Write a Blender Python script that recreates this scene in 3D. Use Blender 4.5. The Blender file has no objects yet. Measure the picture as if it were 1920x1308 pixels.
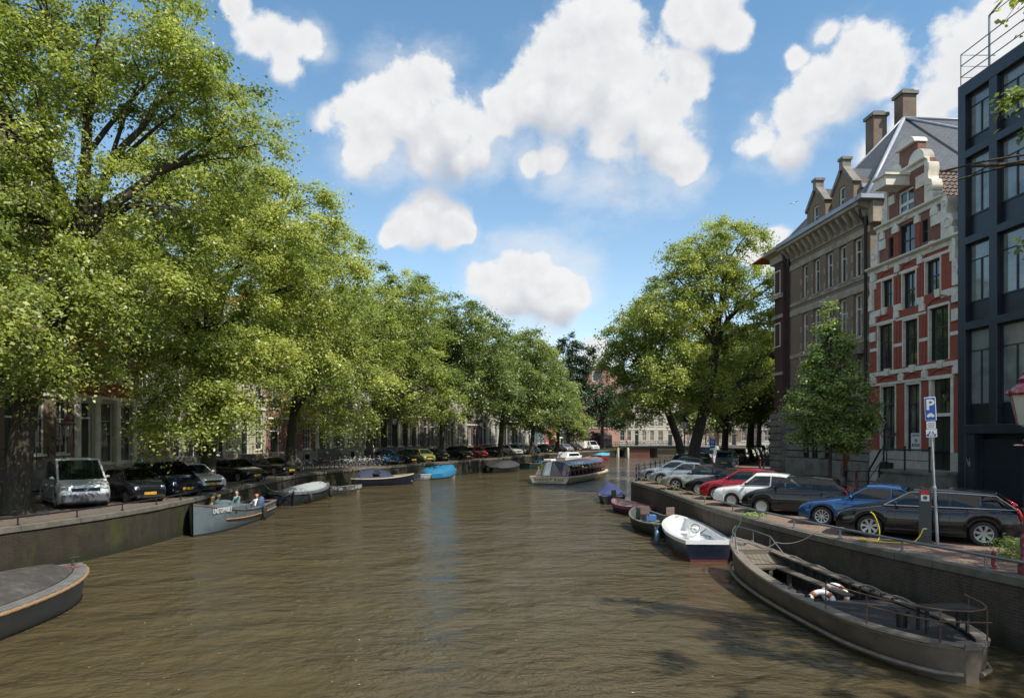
import bpy, math, random
import numpy as np
from mathutils import Vector, Matrix, Euler
R = math.radians
PI = math.pi
random.seed(7)
SC = bpy.context.scene
COL = SC.collection

# ---------------------------------------------------------------- camera, sky, sun, exposure
cd = bpy.data.cameras.new('camera')
cam = bpy.data.objects.new('camera', cd)
COL.objects.link(cam)
cam.location = (0, 0, 3.0)
cam.rotation_euler = (R(90), 0, 0)
cd.sensor_width = 36.0
cd.lens = 24.0
cd.shift_y = 0.0849
cd.clip_start = 0.1
cd.clip_end = 6000
SC.camera = cam

SUN_DIR = Vector((0.75, -0.66, 0)).normalized()
SUN_EL = 54.0
SUN_AZ = math.atan2(SUN_DIR.x, SUN_DIR.y)
sd = bpy.data.lights.new('sun', 'SUN')
sd.energy = 3.9
sd.angle = R(0.55)
sd.color = (1.0, 0.94, 0.85)
sun = bpy.data.objects.new('sun', sd)
COL.objects.link(sun)
dv = Vector((SUN_DIR.x * math.cos(R(SUN_EL)), SUN_DIR.y * math.cos(R(SUN_EL)), math.sin(R(SUN_EL))))
sun.rotation_euler = dv.to_track_quat('Z', 'Y').to_euler()

SC.view_settings.view_transform = 'Standard'
SC.view_settings.look = 'None'
SC.view_settings.gamma = 1.0
SC.view_settings.exposure = 0.7
SC.view_settings.use_curve_mapping = False
SC.cycles.max_bounces = 6
SC.cycles.diffuse_bounces = 3
SC.cycles.glossy_bounces = 3
SC.cycles.transmission_bounces = 3
SC.cycles.transparent_max_bounces = 12
SC.cycles.caustics_reflective = False
SC.cycles.caustics_refractive = False
SC.cycles.use_denoising = True


class NT:
    """small helper around a node tree"""
    def __init__(s, nt):
        s.nt = nt
        s.n = nt.nodes
        s.l = nt.links

    def node(s, t, **kw):
        n = s.n.new(t)
        for k, v in kw.items():
            setattr(n, k, v)
        return n

    def put(s, sock, v):
        if isinstance(v, (int, float)):
            sock.default_value = v
        elif isinstance(v, (tuple, list, Vector)):
            v = tuple(v)
            if len(v) == 3 and sock.type == 'RGBA':
                v = v + (1.0,)
            sock.default_value = v
        else:
            s.l.new(v, sock)

    def math(s, op, a, b=None, c=None, clamp=False):
        n = s.node('ShaderNodeMath', operation=op, use_clamp=clamp)
        s.put(n.inputs[0], a)
        if b is not None: s.put(n.inputs[1], b)
        if c is not None: s.put(n.inputs[2], c)
        return n.outputs[0]

    def vmath(s, op, a, b=None, scale=None, out=0):
        n = s.node('ShaderNodeVectorMath', operation=op)
        s.put(n.inputs[0], a)
        if b is not None: s.put(n.inputs[1], b)
        if scale is not None: s.put(n.inputs['Scale'], scale)
        return n.outputs[out]

    def noise(s, vec, scale, detail=4, rough=0.5, out='Fac', dist=0.0):
        n = s.node('ShaderNodeTexNoise')
        if vec is not None: s.put(n.inputs['Vector'], vec)
        n.inputs['Scale'].default_value = scale
        n.inputs['Detail'].default_value = detail
        n.inputs['Roughness'].default_value = rough
        n.inputs['Distortion'].default_value = dist
        return n.outputs[out]

    def ramp(s, fac, stops, interp='LINEAR'):
        n = s.node('ShaderNodeValToRGB')
        n.color_ramp.interpolation = interp
        el = n.color_ramp.elements
        while len(el) < len(stops): el.new(0.5)
        for e, (p, c) in zip(el, stops):
            e.position = p
            e.color = tuple(c) + ((1.0,) if len(c) == 3 else ())
        s.put(n.inputs[0], fac)
        return n.outputs[0]

    def mapr(s, v, a, b, c=0.0, d=1.0, smooth=False):
        n = s.node('ShaderNodeMapRange')
        if smooth: n.interpolation_type = 'SMOOTHSTEP'
        s.put(n.inputs[0], v)
        for i, x in enumerate((a, b, c, d)): s.put(n.inputs[i + 1], x)
        return n.outputs[0]

    def mix(s, fac, a, b, blend='MIX'):
        n = s.node('ShaderNodeMix', data_type='RGBA', blend_type=blend)
        s.put(n.inputs[0], fac)
        s.put(n.inputs[6], a)
        s.put(n.inputs[7], b)
        return n.outputs[2]


# ---- world: Nishita sky with cumulus clouds at fixed directions of the sky
SKY_STRENGTH = 0.128
world = bpy.data.worlds.new('World')
SC.world = world
world.use_nodes = True
w = NT(world.node_tree)
w.n.clear()
sky = w.node('ShaderNodeTexSky', sky_type='NISHITA')
sky.sun_disc = False
sky.sun_elevation = R(SUN_EL)
sky.sun_rotation = SUN_AZ
sky.altitude = 0
sky.air_density = 1.0
sky.dust_density = 0.25
sky.ozone_density = 2.0
D = w.node('ShaderNodeTexCoord').outputs['Generated']
BLOBS = [(800,165,62),(752,215,88),(838,235,98),(700,272,78),(672,300,50),(790,290,66),(895,285,50),(905,235,62),(925,180,44),(860,300,40),
 (1092,62,56),(1045,105,78),(1130,112,84),(1002,170,78),(1082,182,112),(1175,180,86),(935,205,60),(1230,232,76),(1290,152,44),(1255,300,56),(1150,255,92),(1050,292,52),(1000,302,34),(1283,325,38),
 (1332,30,54),(1285,30,36),(1374,58,36),(1600,122,74),(1542,190,80),(1482,222,74),(1425,248,52),(1655,150,56),(1470,285,46),(1492,108,26),(1545,62,28),
 (1870,80,92),(1805,165,86),(1745,215,80),(1690,255,70),(1650,292,56),(1905,190,150),(1885,10,60),
 (542,92,52),(592,86,38),(500,88,38),(545,128,36),(455,22,26),
 (796,402,42),(770,432,42),(842,438,42),(792,445,36),(735,448,22),(880,452,20),(960,508,54),(1012,528,66),(902,522,46),(1062,530,52),(950,560,60),(1030,568,56),(1090,542,28),(1112,650,34),(1445,480,40)]
def blob_field(vec):
    acc = None
    for (px, py, r) in BLOBS:
        d = Vector(((px - 960) / 1280, 1.0, (817 - py) / 1280))
        ln = d.length
        d.normalize()
        dist = w.vmath('DISTANCE', vec, tuple(d), out=1)
        f = w.math('MULTIPLY_ADD', dist, -1.0 / (r * 1.14 / 1280 / ln ** 1.1), 1.0)
        acc = f if acc is None else w.math('SMOOTH_MAX', acc, f, 0.25)
    return acc
wn = w.noise(D, 4.5, 3, 0.5, out='Color')
warp = w.vmath('SCALE', w.vmath('SUBTRACT', wn, (0.5, 0.5, 0.5)), scale=0.06)
Dw = w.vmath('ADD', D, warp)
field = blob_field(Dw)
fb = w.noise(D, 10.0, 12, 0.58)
fb2 = w.noise(w.vmath('ADD', D, (0.006, 0, 0.014)), 10.0, 8, 0.58)
dens = w.math('ADD', field, w.math('MULTIPLY', w.math('SUBTRACT', fb, 0.5), 3.3))
wisp = w.noise(w.vmath('MULTIPLY', D, (1.0, 1.0, 2.4)), 3.2, 9, 0.66)
thin = w.mapr(wisp, 0.55, 0.80, 0.0, 0.16, smooth=True)
fup = blob_field(w.vmath('ADD', Dw, (0, 0, 0.055)))
under = w.mapr(w.math('SUBTRACT', fup, field), -0.35, 0.6, 0, 1)
edge = w.math('MULTIPLY_ADD', under, 0.85, 0.42)
alpha = w.node('ShaderNodeMapRange'); alpha.interpolation_type = 'SMOOTHSTEP'
w.put(alpha.inputs[0], dens); alpha.inputs[1].default_value = -0.06; w.put(alpha.inputs[2], w.math('ADD', edge, -0.06)); alpha = alpha.outputs[0]
# broken cumulus over the rest of the sky, out of this view: it fills the shade and shows in the water
sepd = w.node('ShaderNodeSeparateXYZ'); w.l.new(D, sepd.inputs[0])
rest = w.math('MAXIMUM', w.mapr(sepd.outputs[1], 0.30, 0.05, 0, 1), w.mapr(sepd.outputs[2], 0.60, 0.72, 0, 1))
gen = w.mapr(w.noise(w.vmath('MULTIPLY', D, (1, 1, 1.6)), 3.2, 8, 0.55), 0.46, 0.56, 0, 1, smooth=True)
alpha = w.math('MAXIMUM', alpha, w.math('MULTIPLY', rest, gen))
alpha = w.math('MAXIMUM', alpha, thin)
halo = w.math('ADD', field, w.math('MULTIPLY', w.math('SUBTRACT', w.noise(w.vmath('MULTIPLY', D, (1, 1, 1.7)), 4.5, 9, 0.62), 0.5), 4.2))
alpha = w.math('MAXIMUM', alpha, w.mapr(halo, -0.35, 1.3, 0.0, 0.70, smooth=True))
thick = w.mapr(dens, 0.05, 0.75, 0, 1)
puff = w.mapr(w.math('SUBTRACT', fb2, fb), -0.15, 0.20, 0, 1)
shade = w.math('MULTIPLY', thick, w.math('MULTIPLY_ADD', under, 1.0, w.math('MULTIPLY_ADD', puff, 0.65, -0.10)), clamp=True)
ccol = w.mix(shade, (0.56, 0.565, 0.57), (0.33, 0.348, 0.385))
bg1 = w.node('ShaderNodeBackground')
tint_ = w.ramp(sepd.outputs[2], [(0.0, (1.0, 0.98, 0.90)), (0.12, (1.04, 0.99, 0.90)), (0.5, (0.80, 0.98, 0.94))])
w.put(bg1.inputs[0], w.mix(1.0, sky.outputs[0], tint_, 'MULTIPLY'))
bg1.inputs[1].default_value = SKY_STRENGTH
bg2 = w.node('ShaderNodeBackground')
w.put(bg2.inputs[0], ccol)
bg2.inputs[1].default_value = 0.98
ms = w.node('ShaderNodeMixShader')
w.put(ms.inputs[0], alpha)
w.l.new(bg1.outputs[0], ms.inputs[1])
w.l.new(bg2.outputs[0], ms.inputs[2])
wo = w.node('ShaderNodeOutputWorld')
w.l.new(ms.outputs[0], wo.inputs[0])
world.cycles.sampling_method = 'MANUAL'
world.cycles.sample_map_resolution = 512


# ---------------------------------------------------------------- mesh helpers
def auto_uv(me):
    """metre-scale UVs by face direction, so that bricks and planks follow each wall"""
    uv = me.uv_layers.new(name='UVMap').data
    vs = me.vertices
    for p in me.polygons:
        n = p.normal
        ax, ay, az = abs(n.x), abs(n.y), abs(n.z)
        for li in p.loop_indices:
            c = vs[me.loops[li].vertex_index].co
            if az > 0.75: u = (c.x, c.y)
            elif ax > ay: u = (c.y, c.z)
            else: u = (c.x, c.z)
            uv[li].uv = u


class MB:
    def __init__(s):
        s.v = []; s.f = []; s.m = []

    def add(s, vs, fs, m=0, M=None):
        o = len(s.v)
        if M is not None: vs = [M @ Vector(p) for p in vs]
        s.v += [tuple(p) for p in vs]
        for f in fs:
            s.f.append([i + o for i in f]); s.m.append(m)
        return s

    def box(s, x0, x1, y0, y1, z0, z1, m=0, M=None):
        if x0 > x1: x0, x1 = x1, x0
        if y0 > y1: y0, y1 = y1, y0
        if z0 > z1: z0, z1 = z1, z0
        vs = [(x0, y0, z0), (x1, y0, z0), (x1, y1, z0), (x0, y1, z0), (x0, y0, z1), (x1, y0, z1), (x1, y1, z1), (x0, y1, z1)]
        return s.add(vs, [(3, 2, 1, 0), (4, 5, 6, 7), (0, 1, 5, 4), (1, 2, 6, 5), (2, 3, 7, 6), (3, 0, 4, 7)], m, M)

    def tube(s, pts, r, n=8, m=0, M=None, cap=True, flat=1.0):
        pts = [Vector(p) for p in pts]
        k = len(pts)
        rs = r if isinstance(r, (list, tuple)) else [r] * k
        vs = []; fs = []
        up = None
        for i, p in enumerate(pts):
            t = (pts[min(i + 1, k - 1)] - pts[max(i - 1, 0)])
            if t.length < 1e-9: t = Vector((0, 0, 1))
            t.normalize()
            if up is None:
                up = Vector((0, 0, 1)) if abs(t.z) < 0.9 else Vector((1, 0, 0))
            a = t.cross(up)
            if a.length < 1e-6: a = t.cross(Vector((0.3, 1, 0.2)))
            a.normalize()
            b = a.cross(t); b.normalize()
            up = b
            for j in range(n):
                th = 2 * PI * j / n
                vs.append(p + a * (math.cos(th) * rs[i]) + b * (math.sin(th) * rs[i] * flat))
        for i in range(k - 1):
            for j in range(n):
                j2 = (j + 1) % n
                fs.append((i * n + j, i * n + j2, (i + 1) * n + j2, (i + 1) * n + j))
        if cap:
            fs.append(tuple(range(n))[::-1]); fs.append(tuple((k - 1) * n + j for j in range(n)))
        return s.add(vs, fs, m, M)

    def lathe(s, prof, n=12, m=0, M=None, axis='z', c=(0, 0, 0), a0=0.0, a1=2 * PI, capb=True, capt=True):
        """prof: list of (r, h)"""
        vs = []; fs = []
        full = abs(a1 - a0 - 2 * PI) < 1e-6
        nn = n if full else n + 1
        for (r, h) in prof:
            for j in range(nn):
                th = a0 + (a1 - a0) * j / n
                x, y = r * math.cos(th), r * math.sin(th)
                if axis == 'z': p = (x, y, h)
                elif axis == 'y': p = (x, h, y)
                else: p = (h, x, y)
                vs.append((p[0] + c[0], p[1] + c[1], p[2] + c[2]))
        k = len(prof)
        for i in range(k - 1):
            for j in range(n):
                j2 = (j + 1) % nn
                f = (i * nn + j, i * nn + j2, (i + 1) * nn + j2, (i + 1) * nn + j)
                fs.append(f if axis != 'y' else f[::-1])
        if full:
            if capb and prof[0][0] > 1e-4:
                f = tuple(range(nn)); fs.append(f[::-1] if axis != 'y' else f)
            if capt and prof[-1][0] > 1e-4:
                f = tuple((k - 1) * nn + j for j in range(nn)); fs.append(f if axis != 'y' else f[::-1])
        return s.add(vs, fs, m, M)

    def sphere(s, c, r, n=10, k=6, m=0, M=None, sc=(1, 1, 1)):
        prof = [(max(1e-5, math.sin(PI * i / k)), -math.cos(PI * i / k)) for i in range(k + 1)]
        vs = []; fs = []
        for (a, h) in prof:
            for j in range(n):
                th = 2 * PI * j / n
                vs.append((c[0] + a * math.cos(th) * r * sc[0], c[1] + a * math.sin(th) * r * sc[1], c[2] + h * r * sc[2]))
        for i in range(k):
            for j in range(n):
                j2 = (j + 1) % n
                fs.append((i * n + j, i * n + j2, (i + 1) * n + j2, (i + 1) * n + j))
        return s.add(vs, fs, m, M)

    def prism(s, poly, d0, d1, plane='xz', m=0, M=None):
        """poly in the plane, extruded from d0 to d1 along the remaining axis"""
        def P(a, b, d):
            return (a, d, b) if plane == 'xz' else ((a, b, d) if plane == 'xy' else (d, a, b))
        n = len(poly)
        ar = sum(poly[i][0] * poly[(i + 1) % n][1] - poly[(i + 1) % n][0] * poly[i][1] for i in range(n))
        if ar < 0: poly = poly[::-1]
        vs = [P(a, b, d0) for a, b in poly] + [P(a, b, d1) for a, b in poly]
        fl = (plane == 'xz') != (d1 < d0)
        fs = []
        f0 = tuple(range(n)); f1 = tuple(range(n, 2 * n))
        fs.append(f0 if fl else f0[::-1]); fs.append(f1[::-1] if fl else f1)
        for i in range(n):
            j = (i + 1) % n
            q = (i, j, n + j, n + i)
            fs.append(q[::-1] if fl else q)
        return s.add(vs, fs, m, M)

    def torus(s, R0, r, n=20, k=6, m=0, M=None, c=(0, 0, 0), axis='y'):
        vs = []; fs = []
        for i in range(n):
            a = 2 * PI * i / n
            for j in range(k):
                b = 2 * PI * j / k
                rr = R0 + r * math.cos(b); h = r * math.sin(b)
                x, y = rr * math.cos(a), rr * math.sin(a)
                p = (x, h, y) if axis == 'y' else ((x, y, h) if axis == 'z' else (h, x, y))
                vs.append((p[0] + c[0], p[1] + c[1], p[2] + c[2]))
        for i in range(n):
            for j in range(k):
                i2, j2 = (i + 1) % n, (j + 1) % k
                f = (i * k + j, i2 * k + j, i2 * k + j2, i * k + j2)
                fs.append(f[::-1] if axis == 'y' else f)
        return s.add(vs, fs, m, M)

    def grid(s, rows, m=0, M=None, close=False):
        """rows: list of equal-length point lists"""
        n = len(rows[0])
        vs = [p for r in rows for p in r]
        fs = []
        for i in range(len(rows) - 1):
            for j in range(n - 1 if not close else n):
                j2 = (j + 1) % n
                fs.append((i * n + j, i * n + j2, (i + 1) * n + j2, (i + 1) * n + j))
        return s.add(vs, fs, m, M)

    def mesh(s, name, mats, smooth=None, uv=True):
        me = bpy.data.meshes.new(name)
        me.from_pydata(s.v, [], s.f)
        if not isinstance(mats, (list, tuple)): mats = [mats]
        for mt in mats: me.materials.append(mt)
        if len(mats) > 1: me.polygons.foreach_set('material_index', s.m)
        me.validate()
        me.update()
        if uv: auto_uv(me)
        if smooth:
            me.polygons.foreach_set('use_smooth', [True] * len(me.polygons))
            if smooth is not True: me.set_sharp_from_angle(angle=R(smooth))
        return me

    def build(s, name, mats, parent=None, loc=None, rot=None, smooth=None, bevel=0, uv=True, seg=2):
        o = bpy.data.objects.new(name, s.mesh(name, mats, smooth, uv))
        COL.objects.link(o)
        if parent: o.parent = parent
        if loc: o.location = loc
        if rot is not None: o.rotation_euler = rot if isinstance(rot, (tuple, Euler)) else (0, 0, rot)
        if bevel:
            b = o.modifiers.new('b', 'BEVEL')
            b.width = bevel; b.segments = seg; b.limit_method = 'ANGLE'; b.angle_limit = R(35)
        return o


def tag(o, label=None, cat=None, group=None, kind=None):
    if label: o['label'] = label
    if cat: o['category'] = cat
    if group: o['group'] = group
    if kind: o['kind'] = kind
    return o


def empty(name, loc=(0, 0, 0), rz=0.0, label=None, cat=None, group=None):
    o = bpy.data.objects.new(name, None)
    COL.objects.link(o)
    o.location = loc
    o.rotation_euler = (0, 0, rz)
    o.empty_display_size = 0.2
    return tag(o, label, cat, group)


KIDS = {}
def copy_tree(o, parent=None):
    c = o.copy(); COL.objects.link(c)
    if parent: c.parent = parent
    for ch in list(o.children): copy_tree(ch, c)
    return c


def text_mesh(txt, size, mat, name='lettering', depth=0.004, parent=None, loc=(0, 0, 0), rot=(0, 0, 0), shear=0.0, bold=0.0, align='CENTER', sx=1.0):
    cu = bpy.data.curves.new(name, 'FONT')
    cu.body = txt; cu.size = size; cu.extrude = depth; cu.align_x = align; cu.align_y = 'CENTER'
    cu.shear = shear; cu.offset = bold
    t = bpy.data.objects.new('t', cu)
    COL.objects.link(t)
    bpy.context.view_layer.update()
    me = bpy.data.meshes.new_from_object(t.evaluated_get(bpy.context.evaluated_depsgraph_get()))
    me.name = name
    bpy.data.objects.remove(t)
    me.materials.clear(); me.materials.append(mat)
    o = bpy.data.objects.new(name, me); COL.objects.link(o)
    if parent: o.parent = parent
    o.location = loc; o.rotation_euler = rot; o.scale = (sx, 1, 1)
    return o


# ---------------------------------------------------------------- materials
MATS = {}
def principled(name, color=(0.5, 0.5, 0.5), rough=0.6, metal=0.0, spec=0.5, var=0.0, vscale=3.0, bump=0.0, bscale=40.0, coat=0.0, dirt=None, dscale=1.2, damt=0.5, coords='Object', ior=None):
    if name in MATS: return MATS[name]
    m = bpy.data.materials.new(name); m.use_nodes = True
    t = NT(m.node_tree); t.n.clear()
    b = t.node('ShaderNodeBsdfPrincipled'); o = t.node('ShaderNodeOutputMaterial')
    t.l.new(b.outputs[0], o.inputs[0])
    b.inputs['Roughness'].default_value = rough
    b.inputs['Metallic'].default_value = metal
    b.inputs['Specular IOR Level'].default_value = spec
    b.inputs['Coat Weight'].default_value = coat
    b.inputs['Coat Roughness'].default_value = 0.04
    if ior: b.inputs['IOR'].default_value = ior
    tc = t.node('ShaderNodeTexCoord').outputs[coords]
    c = color
    if var > 0:
        n = t.noise(tc, vscale, 5, 0.6)
        lo = tuple(x * (1 - var) for x in color); hi = tuple(min(1, x * (1 + var)) for x in color)
        c = t.ramp(n, [(0.3, lo), (0.7, hi)])
    if dirt:
        n = t.noise(tc, dscale, 8, 0.7)
        f = t.mapr(n, 0.48, 0.68, 0, damt)
        c = t.mix(f, c, dirt)
    t.put(b.inputs['Base Color'], c)
    if bump > 0:
        bn = t.node('ShaderNodeBump'); bn.inputs['Strength'].default_value = bump; bn.inputs['Distance'].default_value = 0.02
        t.put(bn.inputs['Height'], t.noise(tc, bscale, 5, 0.6))
        t.l.new(bn.outputs[0], b.inputs['Normal'])
    MATS[name] = m
    return m


def brick_mat(name, c1, c2, mortar, bw=0.22, bh=0.065, ms=0.012, rough=0.85, stain=(0.05, 0.045, 0.035), samt=0.35, sscale=0.5, streak=False, bump=0.5, moss=None, mossamt=0.5, wet=None):
    if name in MATS: return MATS[name]
    m = bpy.data.materials.new(name); m.use_nodes = True
    t = NT(m.node_tree); t.n.clear()
    b = t.node('ShaderNodeBsdfPrincipled'); o = t.node('ShaderNodeOutputMaterial')
    t.l.new(b.outputs[0], o.inputs[0])
    b.inputs['Roughness'].default_value = rough
    b.inputs['Specular IOR Level'].default_value = 0.3
    uv = t.node('ShaderNodeUVMap').outputs[0]
    br = t.node('ShaderNodeTexBrick')
    t.put(br.inputs['Vector'], uv)
    t.put(br.inputs['Color1'], c1); t.put(br.inputs['Color2'], c2); t.put(br.inputs['Mortar'], mortar)
    br.inputs['Scale'].default_value = 1.0
    br.inputs['Mortar Size'].default_value = ms
    br.inputs['Brick Width'].default_value = bw
    br.inputs['Row Height'].default_value = bh
    br.inputs['Bias'].default_value = -0.1
    n1 = t.noise(uv, 2.3, 8, 0.65)
    c = t.mix(t.mapr(n1, 0.3, 0.75, 0.0, 0.45), br.outputs[0], tuple(x * 0.55 for x in c1), 'MIX')
    sv = uv if not streak else t.vmath('MULTIPLY', uv, (1.1, 0.30, 1.0))
    n2 = t.noise(sv, sscale * (3 if streak else 1), 8, 0.7)
    c = t.mix(t.mapr(n2, 0.47, 0.66, 0.0, samt), c, stain)
    if moss:
        n3 = t.noise(t.vmath('MULTIPLY', uv, (1.0, 0.45, 1.0)), 0.8, 8, 0.7)
        c = t.mix(t.mapr(n3, 0.50, 0.66, 0.0, mossamt), c, moss)
    if wet:
        sp_ = t.node('ShaderNodeSeparateXYZ'); t.l.new(uv, sp_.inputs[0])
        v_ = t.math('ADD', sp_.outputs[1], t.math('MULTIPLY', t.noise(uv, 1.5, 5, 0.6), 0.5))
        c = t.mix(t.mapr(v_, wet + 0.30, wet + 0.75, 0.85, 0.0), c, (0.018, 0.020, 0.010))
    t.put(b.inputs['Base Color'], c)
    bn = t.node('ShaderNodeBump'); bn.inputs['Strength'].default_value = bump; bn.inputs['Distance'].default_value = 0.01
    h = t.math('SUBTRACT', t.noise(uv, 60, 3), br.outputs['Fac'])
    t.put(bn.inputs['Height'], h)
    t.l.new(bn.outputs[0], b.inputs['Normal'])
    MATS[name] = m
    return m


def glass_mat(name, tint=(0.02, 0.025, 0.03), rough=0.03, curtain=None, spec=0.9, cf=(6, 1, 0.5)):
    """window pane seen from outdoors: dark glossy sheet, faintly uneven, sometimes with a pale curtain behind"""
    if name in MATS: return MATS[name]
    m = bpy.data.materials.new(name); m.use_nodes = True
    t = NT(m.node_tree); t.n.clear()
    b = t.node('ShaderNodeBsdfPrincipled'); o = t.node('ShaderNodeOutputMaterial')
    t.l.new(b.outputs[0], o.inputs[0])
    b.inputs['Roughness'].default_value = rough
    b.inputs['Specular IOR Level'].default_value = spec
    b.inputs['IOR'].default_value = 1.55
    tc = t.node('ShaderNodeTexCoord').outputs['Object']
    c = t.ramp(t.noise(tc, 0.9, 3), [(0.35, tint), (0.7, tuple(x * 2.2 for x in tint))])
    if curtain:
        c = t.mix(t.mapr(t.noise(t.vmath('MULTIPLY', tc, cf), 1.3, 4), 0.42, 0.6, 0, 0.8), c, curtain)
    t.put(b.inputs['Base Color'], c)
    bn = t.node('ShaderNodeBump'); bn.inputs['Strength'].default_value = 0.25; bn.inputs['Distance'].default_value = 0.01
    t.put(bn.inputs['Height'], t.noise(tc, 1.6, 2))
    t.l.new(bn.outputs[0], b.inputs['Normal'])
    MATS[name] = m
    return m


def paint(col, rough=0.25, coat=0.8, metal=0.0):
    nm = 'car_paint_%02x%02x%02x_%d' % (int(col[0] * 255), int(col[1] * 255), int(col[2] * 255), int(metal * 10))
    return principled(nm, col, rough, metal, 0.25, var=0.04, vscale=2, coat=coat, dirt=tuple(0.8 * c + 0.006 for c in col), damt=0.18, dscale=3)


M_CREAM = principled('cream_paint', (0.70, 0.66, 0.56), 0.6, var=0.12, vscale=2.5, dirt=(0.28, 0.25, 0.2), damt=0.35, dscale=1.5, bump=0.1)
M_WHITE = principled('white_paint', (0.72, 0.70, 0.64), 0.55, var=0.08, vscale=3, dirt=(0.35, 0.33, 0.28), damt=0.25, dscale=2)
M_STONE = principled('grey_sandstone', (0.36, 0.31, 0.24), 0.85, var=0.22, vscale=1.5, dirt=(0.12, 0.11, 0.09), damt=0.6, bump=0.35)
M_STONE_L = principled('pale_stone', (0.46, 0.43, 0.36), 0.85, var=0.15, vscale=1.5, dirt=(0.2, 0.18, 0.15), damt=0.5, bump=0.3)
M_STONE_D = principled('dark_stone', (0.19, 0.175, 0.15), 0.85, var=0.25, vscale=2, dirt=(0.05, 0.05, 0.045), damt=0.6, bump=0.3)
M_LIME = principled('limewashed_stone', (0.50, 0.48, 0.42), 0.8, var=0.12, vscale=2, dirt=(0.3, 0.28, 0.24), damt=0.5, bump=0.25)
M_BLACK = principled('black_paint', (0.012, 0.013, 0.014), 0.4, var=0.2)
M_DGREEN = principled('dark_green_paint', (0.012, 0.022, 0.018), 0.35, var=0.2)
M_NAVY = principled('blue_black_steel', (0.018, 0.026, 0.038), 0.42, var=0.25, vscale=1.0, dirt=(0.03, 0.04, 0.055), damt=0.5)
M_IRON = principled('galvanised_steel', (0.22, 0.24, 0.26), 0.45, 0.7, var=0.2, dirt=(0.12, 0.1, 0.08), damt=0.4)
M_RUST = principled('rusty_steel', (0.12, 0.075, 0.05), 0.7, 0.3, var=0.3)
M_RUBBER = principled('rubber', (0.018, 0.018, 0.019), 0.75, var=0.2)
M_CHROME = principled('bright_metal', (0.5, 0.5, 0.51), 0.3, 0.9)
M_RIM = principled('alloy', (0.45, 0.46, 0.47), 0.35, 0.85, var=0.1)
M_PLATE = principled('yellow_plate', (0.75, 0.42, 0.02), 0.5)
M_LAMPW = principled('lamp_glass', (0.26, 0.28, 0.3), 0.12, 0.2, coat=0.6, var=0.2, vscale=30)
M_RED = principled('red_lens', (0.50, 0.012, 0.015), 0.15, coat=1.0)
M_ORANGE = principled('amber_lens', (0.7, 0.25, 0.02), 0.2, coat=1.0)
M_CARGLASS = glass_mat('car_glass', (0.005, 0.009, 0.010), 0.02, spec=.45)
M_PANE = glass_mat('window_pane', (0.012, 0.016, 0.018), 0.04)
M_PANE_C = glass_mat('window_pane_with_curtain', (0.02, 0.022, 0.024), 0.05, curtain=(0.16, 0.16, 0.15))
M_BARK = None
M_WOODGREY = principled('weathered_planks', (0.20, 0.17, 0.13), 0.8, var=0.25, vscale=5, dirt=(0.08, 0.07, 0.055), damt=0.5, bump=0.3)
M_CLEAR = None

def clear_glass(name, tint, k=0.9, add=0.02):
    m = bpy.data.materials.new(name); m.use_nodes = True
    t = NT(m.node_tree); t.n.clear()
    gl = t.node('ShaderNodeBsdfGlossy'); gl.inputs['Roughness'].default_value = .02
    tp = t.node('ShaderNodeBsdfTransparent'); tp.inputs[0].default_value = tint + (1,)
    fr = t.node('ShaderNodeFresnel'); fr.inputs[0].default_value = 1.5
    mx = t.node('ShaderNodeMixShader'); t.l.new(t.math('MULTIPLY_ADD', fr.outputs[0], k, add, clamp=True), mx.inputs[0])
    t.l.new(tp.outputs[0], mx.inputs[1]); t.l.new(gl.outputs[0], mx.inputs[2])
    o = t.node('ShaderNodeOutputMaterial'); t.l.new(mx.outputs[0], o.inputs[0])
    return m
M_CLEARCAR = clear_glass('car_window_glass', (.42, .50, .48))
M_SEAT = principled('car_seats', (.05, .05, .052), .85, var=.2)
# ================================================================ THE GROUND: water, quays, streets
WZ = -1.6
LQ = [(-24, -12), (-21.5, 4), (-18.9, 14), (-16.9, 21), (-15.75, 25.3), (-15.25, 29.5), (-15.45, 34), (-15.9, 39), (-16.3, 45), (-16.4, 52), (-15.4, 59), (-13.0, 65.5), (-10.4, 71.5), (-7.4, 78), (-3.6, 88), (0.7, 100), (6.5, 116), (14.0, 132), (22.7, 149)]
RQ = [(19, -12), (15.5, 2), (13.4, 7), (11.9, 11), (10.75, 14.4), (9.45, 19.6), (8.7, 24.6), (8.4, 28.9), (8.3, 33.4), (8.3, 40), (7.95, 45.3), (8.6, 47.0), (11.3, 53), (15.3, 62), (20.4, 75), (31.5, 105), (43.5, 138)]
def smooth_line(P, n=3):
    out = []
    for i in range(len(P) - 1):
        p0 = P[max(i - 1, 0)]; p1 = P[i]; p2 = P[i + 1]; p3 = P[min(i + 2, len(P) - 1)]
        for k in range(n):
            t = k / n
            out.append(tuple(0.5 * ((2 * p1[c]) + (-p0[c] + p2[c]) * t + (2 * p0[c] - 5 * p1[c] + 4 * p2[c] - p3[c]) * t * t + (-p0[c] + 3 * p1[c] - 3 * p2[c] + p3[c]) * t ** 3) for c in (0, 1)))
    out.append(P[-1])
    return out
LQS = smooth_line(LQ); RQS = smooth_line(RQ)
def offset(P, d):
    """positive d: to the left of the running direction"""
    out = []
    for i in range(len(P)):
        a = Vector(P[max(i - 1, 0)]); b = Vector(P[min(i + 1, len(P) - 1)])
        t = (b - a).normalized()
        out.append((P[i][0] - t.y * d, P[i][1] + t.x * d))
    return out
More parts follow.
